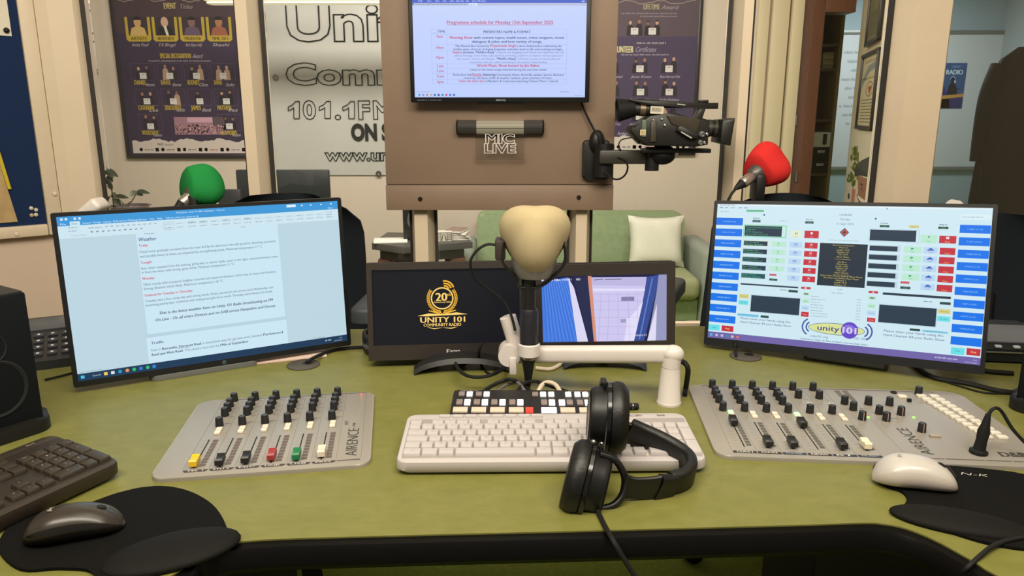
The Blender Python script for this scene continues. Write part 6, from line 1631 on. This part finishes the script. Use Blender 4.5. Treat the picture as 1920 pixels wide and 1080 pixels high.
xs = lambda zx: (zx - 975) / 1740 * 0.240


def sbtn(zx, y, w_, d_, m, txt_=True):
    o = shared('sw%s%s%s' % (m.name, w_, d_), lambda: MB().box((0, 0, 0.0018), (w_, d_, 0.0036), 0.0008), m, 'button', S, (xs(zx), y, hz_(y) - 0.0004), (sl_, 0, 0))
    return o


for zx, m in ((215, OFF), (312, LIT), (424, OFF), (520, LIT), (1115, OFF), (1212, LIT), (1312, LIT), (1520, LIT), (1633, LIT), (1730, LIT)): sbtn(zx, 0.0690, 0.0100, 0.0135, m)
for zx, m in ((203, OFF), (298, LIT), (412, OFF), (508, LIT), (622, OFF), (720, LIT), (838, OFF), (933, LIT), (1218, OFF), (1312, LIT), (1432, LIT), (1526, OFF), (1648, OFF), (1742, LIT)): sbtn(zx, 0.0395, 0.0102, 0.0170, m)
for zx, m, w_ in ((228, CRM, .024), (445, CRM, .024), (665, CRM, .024), (885, CRM, .024), (1040, LRED, .012), (1270, LIT, .025), (1490, CRM, .024), (1712, CRM, .024)): sbtn(zx, 0.0130, w_, 0.016, m)
pn = flat_panel(0.240, 0.088); gx = lambda zx: (xs(zx) + 0.12) * 1000
pn.text('ATEM Mini Pro', gx(190), 88 - 81.5, 2.6, (196, 190, 190), w=31, bold=0.03); pn.text('Blackmagicdesign', gx(1525), 88 - 81.5, 2.2, (186, 180, 180), w=24); pn.rect(gx(1722), 88 - 83.5, gx(1750), 88 - 80.5, (200, 80, 50), 2)
o = pn.build('printing', S, (0, 0.044, hz_(0.044) + 0.0002), (-math.pi / 2 + sl_, 0, 0))
for (pts, r, m, lb) in (([(905, 731), (925, 722), (945, 714), (960, 712), (980, 722), (996, 735)], .0034, M_RUB, 'outer black lead arching behind the video switcher'), ([(930, 731), (945, 724), (958, 719), (972, 718), (985, 728)], .0030, mat('grey_lead', (96, 92, 92), 0.5), 'grey lead arching behind the video switcher'), ([(1008, 731), (1018, 720), (1030, 717), (1042, 722), (1050, 732)], .0040, mat('cream_lead', (206, 190, 168), 0.5), 'cream lead arching behind the video switcher'), ([(968, 733), (985, 718), (1004, 715), (1020, 720), (1046, 729), (1068, 732)], .0032, M_RUB, 'inner black lead crossing behind the microphone tip')):
    P_ = [on(*pts[0], DESK + 0.022)] + [at(x, y, 1.262 + 0.01 * (i % 2)) for i, (x, y) in enumerate(pts[1:-1])] + [on(*pts[-1], DESK + 0.022)]
    P_[0] = Vector((P_[0].x, 1.236, DESK + 0.022)); P_[-1] = Vector((P_[-1].x, 1.236, DESK + 0.022))
    cable('switcher_lead', lb, P_, r, m, 'cable', 'leads behind the switcher')
for (pts, r, m, lb) in (([(1005, 690), (1030, 692), (1046, 686), (1060, 676)], .004, mat('cream_lead', (206, 190, 168), 0.5), 'cream cable end lying by the right small monitor stand'), ([(852, 668), (858, 690), (878, 705), (910, 706), (935, 696), (950, 684), (948, 672), (925, 668)], .0034, M_RUB, 'black cable coiled behind the left small monitor stand'), ([(905, 640), (898, 660), (902, 684), (920, 702), (945, 690)], .0028, M_RUB, 'black cable falling behind the left small monitor to the desk')):
    P_ = [on(x, y, DESK + r + 0.0004 + (0.026 if 'coiled' in lb and 0 < i < 5 else 0)) for i, (x, y) in enumerate(pts)]
    if 'falling' in lb: P_ = [at(x, y, 1.40) if i < 2 else on(x, y, DESK + r + 0.0004) for i, (x, y) in enumerate(pts)]
    cable('desk_cable', lb, P_, r, m, 'cable')
cable('arm_cable', 'black cable dropping from the white arm elbow to the desk', [at(1268, 676, YA + 0.02), at(1283, 680, YA + 0.02), at(1290, 694, YA + 0.015), on(1286, 726, DESK + 0.012), on(1284, 740, DESK + 0.0045)], 0.0048)

# ---- headphones ---------------------------------------------------
M_HP = mat('headphone_black', (11, 11, 12), 0.42); M_PADL = mat('ear_pad_leather', (10, 10, 10), 0.45, bump=0.25, bscale=160)


def earcup(t, c, axis, up, R=0.047, name='ear_cup'):
    """axis points out of the ear pad"""
    M = aim(c, axis, up)
    sh = MB().lathe([(0.0, -0.030), (R * 0.62, -0.0305), (R * 0.80, -0.028), (R * 0.86, -0.022), (R * 0.88, -0.010), (R * 0.95, -0.004), (R * 0.95, 0.002)], M, 40).build(name, M_HP, t)
    MB().lathe([(R * 0.97, -0.0075), (R * 1.02, -0.006), (R * 1.02, -0.001), (R * 0.97, 0.0)], M, 40, False).build('rim', M_BLKG, sh)
    MB().lathe([(R * 0.50, 0.006), (R * 0.54, 0.020), (R * 0.66, 0.0245), (R * 0.88, 0.0235), (R * 1.03, 0.016), (R * 1.06, 0.008), (R * 1.0, 0.0005), (R * 0.9, -0.001)], M, 40, False).build('ear_pad', M_PADL, sh)
    MB().lathe([(0.0, 0.004), (R * 0.58, 0.005)], M, 32, False).build('mesh_cover', mat('mesh_black', (30, 30, 30), 0.9), sh)
    MB().lathe([(R * 0.60, -0.0312), (R * 0.74, -0.0300)], M, 40, False).build('silver_ring', mat('hp_ring', (120, 118, 114), 0.3, 0.8), sh)
    return sh, M


hp = thing('headphones', 'black over-ear headphones leaning on the white keyboard in front', 'headphones', (0, 0, 0))
u_c, l_c = at(1143, 782, 0.985), at(1095, 899, 0.902)
earcup(hp, u_c, Vector((1.0, -0.08, -0.05)), Vector((0.10, 0.35, 0.93)), 0.0485)
earcup(hp, l_c, Vector((-0.94, 0.17, 0.20)), Vector((0.26, 0.25, 0.93)), 0.0485)
# yokes: half loops holding each cup
def yoke(c, n_out, d_to, R, name='yoke'):
    """C-shaped fork in the plane of the cup, opening away from d_to"""
    n = Vector(n_out).normalized(); d = Vector(d_to); d = (d - n * d.dot(n)).normalized(); e = n.cross(d)
    pts = [c - n * 0.012 + (d * math.cos(a) + e * math.sin(a)) * R for a in [math.radians(x) for x in range(-95, 96, 19)]]
    return MB().strap(pts, n, 0.008, 0.0045, 3).build(name, M_HP, hp)


f1, f2 = at(1172, 905, 0.897), at(1236, 912, 0.900)
yk2 = [l_c + Vector((0.018, -0.008, 0.040)), at(1152, 862, 0.895), at(1168, 885, 0.892), at(1172, 905, 0.892), at(1166, 930, 0.886), at(1148, 948, 0.88), at(1118, 955, 0.878)]
MB().strap(yk2, (0.25, -0.6, 0.2), 0.011, 0.008, 5).build('yoke', M_HP, hp)
bandw = Vector((0.05, -0.30, 1.0))
MB().strap([at(1168, 912, 0.893), at(1190, 915, 0.893), at(1232, 916, 0.899)], bandw, lambda f: 0.046 - 0.010 * math.sin(f * 3.14), 0.007, 6).build('slider', M_HP, hp)
MB().strap([at(1231, 914, 0.901), at(1246, 914, 0.906), at(1262, 912, 0.912)], bandw, 0.041, 0.015, 6).build('slider_housing', M_HP, hp)
MB().strap([at(1252, 908, 0.912), at(1278, 902, 0.922), at(1293, 887, 0.94), at(1289, 868, 0.965), at(1268, 850, 0.985), at(1236, 832, 1.0), at(1205, 818, 1.008), at(1178, 806, 1.01)], bandw, lambda f: 0.040 + 0.003 * math.sin(3.1 * f), 0.016, 10).build('headband', mat('headband_leather', (13, 13, 13), 0.5, bump=0.2, bscale=200), hp)
MB().strap([at(1182, 808, 1.012), at(1160, 796, 1.02), at(1136, 790, 1.018), at(1118, 786, 1.0)], bandw, 0.026, 0.007, 6).build('slider', M_HP, hp)
yoke(u_c, Vector((1.0, -0.08, -0.05)), Vector((0.1, 1, 0.1)), 0.0525)
for p_, r in ((at(1113, 829, 0.93), 0.004), (at(1128, 832, 0.93), 0.003)): MB().ball(p_, r).build('hinge_pin', M_STEEL, hp)
cp = [at(1115, 940, 0.872), on(1121, 958, DESK + 0.0045), on(1130, 978, DESK + 0.0036), on(1139, 995, DESK + 0.0034), at(1152, 1018, 0.797), at(1170, 1048, 0.79), at(1190, 1080, 0.785), at(1212, 1118, 0.78)]
MB().tube(cp, 0.0032, 8, 7).build('cord', M_RUB, hp)

# spare headphones lying behind the left small screen
h2 = thing('headphones', 'black headphones lying on their side behind the left small monitor, lettered band towards us', 'headphones', (0, 0, 0))
hc = on(735, 672); HC = Vector((hc.x + 0.012, hc.y + 0.06, DESK))
R2 = 0.078; pts = [HC + Vector((R2 * math.cos(a), R2 * math.sin(a) * 0.95, 0.024)) for a in [math.radians(x) for x in range(118, 430, 12)]]
MB().strap(pts, (0, 0, 1), 0.040, 0.010, 4).build('headband', mat('headband_leather', (13, 13, 13), 0.5), h2)
for a_ in (118, 430):
    c_ = HC + Vector((R2 * math.cos(math.radians(a_)), R2 * math.sin(math.radians(a_)), 0.046)); inw = (HC + Vector((0, 0.05, 0.046)) - c_).normalized()
    sh_, _m = earcup(h2, c_ + inw * 0.012, inw, Vector((0, 0, 1)), 0.042)
vs, fs, a, c = txt('audio-technica', 0.03, 2); m = MB(); m.flat = True; V = []
for v in vs:
    aa = math.radians(168) + (v[0] - a) * 0.0120 / R2 ; rr_ = R2 + 0.0058
    V.append(HC + Vector((rr_ * math.cos(aa), rr_ * math.sin(aa) * 0.95, 0.017 + v[1] * 0.0125)))
m.raw(V, fs).build('band_lettering', mat('band_grey', (120, 120, 122), 0.5), h2)


# ---- loudspeakers -------------------------------------------------
def loudspeaker(label, corner, yaw, w_, d_, h_):
    """corner = front right bottom corner on the desk"""
    t = thing('loudspeaker', label, 'speaker', (corner.x, corner.y, DESK), yaw, 'black desktop loudspeakers')
    MB().box((-w_ / 2, d_ / 2, h_ / 2 + 0.006), (w_, d_, h_ - 0.012), 0.004).build('cabinet', mat('loudspeaker_black', (30, 29, 28), 0.45), t)
    MB().box((-w_ / 2, -0.006, h_ / 2 + 0.006), (w_ - 0.004, 0.011, h_ - 0.014), 0.004).build('front_grille', mat('grille_cloth', (22, 25, 28), 0.9, spec=0.1, bump=0.3, bscale=1200), t)
    MB().prism(rr(w_ + 0.028, d_ + 0.03, 0.03, 6, -w_ / 2, d_ / 2 - 0.002), 0.0005, 0.026, None, 0.010, 3).build('base', M_BLK, t)
    for z, r in ((h_ * 0.66, 0.024), (h_ * 0.38, 0.046)):
        MB().lathe([(r, 0), (r * 0.95, 0.0022), (r * 0.86, 0.0005)], Matrix.Translation((-w_ / 2 + 0.012, -0.0115, z)) @ Rz, 32, False).build('driver_ring', mat('driver_ring_black', (15, 17, 19), 0.9), t)
    return t


sc_ = on(84, 806); tp = at(57, 546, sc_.y)
ls = loudspeaker('black loudspeaker standing at the left edge beside the dark keyboard', Vector((sc_.x - 0.006, sc_.y + 0.008, 0)), math.radians(57), 0.15, 0.20, tp.z - DESK)
pn = Panel(0.045, 0.006, 400, 54); pn.scrib(10, 390, 46, 34, (96, 116, 84)); pn.build('lettering', ls, (-0.100, -0.0122, 0.040))
rc_ = on(1903, 765)
loudspeaker('black loudspeaker cut off by the right edge behind the large mixer', Vector((rc_.x + 0.082, rc_.y - 0.126, 0)), math.radians(-57), 0.15, 0.20, 0.25)


# ---- guest microphones --------------------------------------------
def guest_mic(label, fpx, Y, nose, col, tail_px, tailY, body, bx, by, R=0.044, tri=0.14, th0=90):
    t = thing('guest_microphone', label, 'microphone', (0, 0, 0), 0, 'foam-covered guest microphones')
    fc = at(*fpx, Y); n = Vector(nose).normalized(); tl = at(*tail_px, tailY)
    ax = (fc - tl).normalized()
    M = aim(fc - n * 0.035, n, Vector((0, 0, 1)))
    foam(t, M, R, 0.085, mat('foam_%d_%d' % col[:2], col, 0.95, spec=0.1, bump=0.25, bscale=900), tri=tri, th0=th0)
    L = (fc - tl).length
    MB().lathe([(0.0125, L * 0.46), (0.0165, L * 0.50), (0.0205, L * 0.66), (0.0225, L * 0.80), (0.0225, L - 0.004)], aim(tl, ax), 24).build('mic_body', mat('guest_mic_dark', (78, 74, 70), 0.35, 0.3), t)
    MB().lathe([(0.0105, L * 0.14), (0.0122, L * 0.18), (0.0122, L * 0.49), (0.0115, L * 0.50)], aim(tl, ax), 20).build('connector', mat('connector_silver', (178, 166, 158), 0.3, 0.8), t)
    MB().lathe([(0.003, -0.012), (0.006, -0.004), (0.0105, L * 0.15)], aim(tl, ax), 16).build('boot', M_RUB, t)
    hold = tl + ax * (L * 0.62)
    MB().box((0, 0, 0), (0.022, 0.05, 0.06), 0.006, Matrix.Translation(hold + Vector((0.006, 0.0, -0.030)))).build('mic_clip', M_BLK, t)
    top = hold + Vector((0.008, 0, -0.05))
    MB().tube([top, Vector((top.x + 0.002, top.y, (top.z + DESK) / 2)), Vector((bx, by, DESK + 0.012))], 0.0125, 12, 6).build('stand_pole', M_BLK, t)
    MB().lathe([(0.055, 0.0005), (0.055, 0.008), (0.048, 0.013), (0.014, 0.016)], Matrix.Translation((bx, by, DESK)), 32).build('stand_base', M_BLK, t)
    MB().tube([tl - ax * 0.004, tl - ax * 0.03 + Vector((0, 0, -0.012)), tl - ax * 0.05 + Vector((0.0, 0.02, -0.07)), Vector((tl.x - 0.01, tl.y + 0.03, DESK + 0.05)), Vector((tl.x + 0.01, tl.y + 0.02, DESK + 0.004)), Vector((tl.x + 0.05, tl.y - 0.01, DESK + 0.0035))], 0.003, 8, 6).build('cord', M_RUB, t)
    return t


gm = at(375, 352, 1.66)
guest_mic('green foam guest microphone rising behind the left monitor', (378, 350), 1.66, (0.62, 0.62, -0.10), (32, 122, 60), (333, 388), 1.60, None, gm.x - 0.0, 1.64, 0.047, 0.10)
gm = at(1432, 330, 1.70)
guest_mic('red foam guest microphone rising behind the right monitor', (1437, 311), 1.71, (0.72, 0.52, 0.36), (190, 44, 42), (1384, 350), 1.66, None, gm.x - 0.02, 1.665, 0.049, 0.15, 90)

# white cast heads of the monitor arms behind both screens
for lb, px, fl in (('left', 160, 1), ('right', 1806, -1)):
    Y = 1.615
    hd = at(px, 397, Y)
    t = thing('monitor_bracket', 'white rounded monitor arm head showing above the ' + ('document' if fl > 0 else 'playout') + ' monitor at the far ' + lb, 'monitor arm', (hd.x, Y, DESK), 0, 'white monitor arms')
    z = hd.z - DESK
    MB().prism(rr(0.030, 0.05, 0.010, 4), -0.03, 0.045, Matrix.Translation((0.004 * fl, 0, z - 0.005)) @ Matrix.Rotation(fl * math.radians(-38), 4, 'Y') @ Matrix.Rotation(math.pi / 2, 4, 'Y'), 0.010, 4).build('head', M_ARMW, t)
    MB().box((0, 0, 0), (0.034, 0.045, 0.05), 0.010, Matrix.Translation((-0.018 * fl, 0.0, z - 0.022)) @ Matrix.Rotation(fl * math.radians(30), 4, 'Y'), 3).build('side_cover', mat('arm_grey', (168, 156, 146), 0.4), t)
    MB().lathe([(0.030, 0.0005), (0.030, 0.008), (0.02, 0.012), (0.018, z - 0.03), (0.012, z - 0.02)], None, 24).build('post', M_ARMW, t)

# ---- telephones, grommets, remaining cables -----------------------
ph_ = on(118, 700)
t = thing('desk_telephone', 'black desk telephone with keypad and red button behind the left loudspeaker', 'telephone', (ph_.x - 0.105, ph_.y + 0.105, DESK), math.radians(28))
sl2 = math.radians(20)
MB().prism([(-0.10, 0.0005), (0.10, 0.0005), (0.10, 0.062), (0.07, 0.066), (-0.10, 0.018)], -0.095, 0.095, Matrix(((0, 0, 1, 0), (1, 0, 0, 0), (0, 1, 0, 0), (0, 0, 0, 1))), 0.004).build('body', mat('phone_black', (40, 40, 44), 0.4), t)
ang_ = math.atan2(0.048, 0.17)
for r_ in range(4):
    for c_ in range(3):
        y = -0.075 + 0.024 * r_; MB().box((0, 0, 0.002), (0.018, 0.013, 0.005), 0.0015, Matrix.Translation((0.000 + 0.025 * c_, y, 0.018 + (y + 0.10) * math.tan(ang_))) @ Matrix.Rotation(ang_, 4, 'X')).build('keypad_key', mat('phone_key', (62, 62, 68), 0.4), t)
        MB().box((0, 0, 0.0047), (0.005, 0.005, 0.0004), 0, Matrix.Translation((0.000 + 0.025 * c_, y, 0.018 + (y + 0.10) * math.tan(ang_))) @ Matrix.Rotation(ang_, 4, 'X')).build('key_mark', mat('phone_mark', (200, 204, 210), 0.5), t)
MB().box((0, 0, 0.002), (0.016, 0.013, 0.006), 0.0015, Matrix.Translation((0.080, -0.02, 0.018 + 0.08 * math.tan(ang_))) @ Matrix.Rotation(ang_, 4, 'X')).build('red_button', mat('phone_red', (170, 40, 60), 0.4), t)
MB().tube([(-0.066, -0.085, 0.046), (-0.066, -0.06, 0.05), (-0.066, 0.04, 0.078), (-0.066, 0.08, 0.084)], 0.019, 14, 6).build('handset', mat('phone_black', (40, 40, 44), 0.4), t)
MB().box((0.03, 0.045, 0.0), (0.10, 0.05, 0.004), 0.001, Matrix.Translation((0, 0, 0.047)) @ Matrix.Rotation(ang_, 4, 'X')).build('display', mat('phone_display', (90, 92, 96), 0.3), t)
rq = on(1880, 688)
t = thing('audio_interface', 'black equipment box with grey lid and silver trim beside the right monitor', 'equipment box', (rq.x + 0.035, rq.y + 0.11, DESK), math.radians(-8))
MB().prism([(-0.09, 0.004), (0.09, 0.004), (0.09, 0.046), (0.03, 0.048), (-0.075, 0.038), (-0.09, 0.030)], -0.10, 0.10, Matrix(((0, 0, 1, 0), (1, 0, 0, 0), (0, 1, 0, 0), (0, 0, 0, 1))), 0.004).build('casing', mat('box_black', (30, 32, 38), 0.35), t)
MB().box((0, 0.0, 0.0), (0.19, 0.10, 0.004), 0.001, Matrix.Translation((0, -0.022, 0.0450)) @ Matrix.Rotation(math.atan2(0.010, 0.105), 4, 'X')).build('lid', mat('box_grey_lid', (110, 112, 120), 0.4), t)
MB().box((0.0, -0.092, 0.024), (0.19, 0.003, 0.003), 0.0008).build('silver_trim', M_SILV, t)
for k in range(4): MB().box((-0.055 + 0.035 * k, -0.086, 0.035), (0.012, 0.008, 0.005), 0.001).build('light_key', mat('light_key', (200, 206, 214), 0.4), t)
for s_ in (-1, 1):
    for q_ in (-1, 1): MB().cyl((s_ * 0.08, q_ * 0.07, 0.0003), (s_ * 0.08, q_ * 0.07, 0.006), 0.008).build('foot', M_RUB, t)
for px, py, lb in ((569, 685, 'round grey cable grommet under the right end of the document monitor'), (1398, 669, 'round grey cable grommet under the left end of the playout monitor')):
    g_ = on(px, py); t = thing('cable_grommet', lb, 'grommet', (g_.x, g_.y, DESK), 0, 'round desk cable grommets')
    MB().lathe([(0.033, 0.0002), (0.033, 0.0022), (0.030, 0.0038), (0.012, 0.0040)], None, 36).build('cap', mat('grommet_grey', (74, 66, 56), 0.5), t)
    MB().lathe([(0.010, 0.0041), (0.009, 0.0043)], Matrix.Translation((0.008, 0.004, 0)), 18).build('cable_hole', M_BLK, t)
cable('desk_cable', 'black cable running from the left grommet across the desk behind the monitors', [on(575, 679, DESK + 0.008), on(590, 670, DESK + 0.012), on(620, 658, DESK + 0.004), on(660, 652, DESK + 0.004), on(700, 650, DESK + 0.004)], 0.0036)
cable('grommet_rod', 'thin black lead rising from the right grommet behind the playout monitor', [on(1380, 668, DESK + 0.006), Vector((on(1378, 664).x, on(1378, 664).y, DESK + 0.012)), Vector((on(1378, 664).x, on(1378, 664).y + 0.02, DESK + 0.022)), Vector((on(1378, 664).x, on(1378, 664).y + 0.15, DESK + 0.004))], 0.0026)
cable('desk_cable', 'thick black cable from under the playout monitor to the right loudspeaker', [on(1700, 668, DESK + 0.005), on(1722, 690, DESK + 0.005), on(1752, 708, DESK + 0.005), on(1810, 718, DESK + 0.005), on(1870, 732, DESK + 0.005), on(1900, 736, DESK + 0.005)], 0.0048)
cable('desk_cable', 'thin dark cable crossing the desk below the thick cable on the right', [on(1762, 712, DESK + 0.0022), on(1800, 724, DESK + 0.0022), on(1845, 736, DESK + 0.0022), on(1890, 738, DESK + 0.0022)], 0.0018)
cable('desk_cable', 'black cable beside the right monitor running under the equipment box', [on(1838, 694, DESK + 0.005), on(1860, 697, DESK + 0.005), on(1900, 700, DESK + 0.005)], 0.0048)
cable('desk_cable', 'thin cable lying below the desk telephone on the left', [on(84, 712, DESK + 0.003), on(110, 706, DESK + 0.003), on(140, 698, DESK + 0.003), on(170, 690, DESK + 0.003)], 0.0022)
cable('mouse_cable', 'thin black cable curving over the desk edge at the bottom right', [on(1960, 1005, DESK + 0.006), on(1905, 1010, DESK + 0.006), on(1865, 1022, DESK + 0.006), on(1838, 1042, DESK + 0.004), on(1812, 1066, DESK - 0.005), on(1796, 1082, DESK - 0.03), on(1780, 1110, DESK - 0.08)], 0.0028)
t = on(545, 668)
pp = thing('loose_papers', 'edge of loose papers lying behind the document monitor near the grommet', 'papers', (on(545, 664).x, on(545, 664).y, DESK + 0.0005), math.radians(20))
MB().box((0, 0, 0.002), (0.14, 0.10, 0.004), 0.0005).build('sheets', mat('paper_pinkish', (206, 180, 166), 0.7), pp)

pa, pb = on(1150, 763, DESK + 0.006), on(1197, 762, DESK + 0.006)
t = thing('plug_adapter', 'small black plug adapter lying on the desk behind the upper ear cup', 'adapter', ((pa.x + pb.x) / 2, (pa.y + pb.y) / 2, DESK))
dv = (pb - pa) / 2; dv.z = 0
MB().lathe([(0.003, -dv.length), (0.0052, -dv.length * 0.9), (0.0058, 0.0), (0.0058, dv.length * 0.94), (0.0048, dv.length)], aim(Vector((0, 0, 0.0062)), dv), 16).build('barrel', M_RUB, t)
MB().lathe([(0.0060, dv.length * 0.5), (0.0061, dv.length * 0.56)], aim(Vector((0, 0, 0.0062)), dv), 16).build('ring', M_STEEL, t)
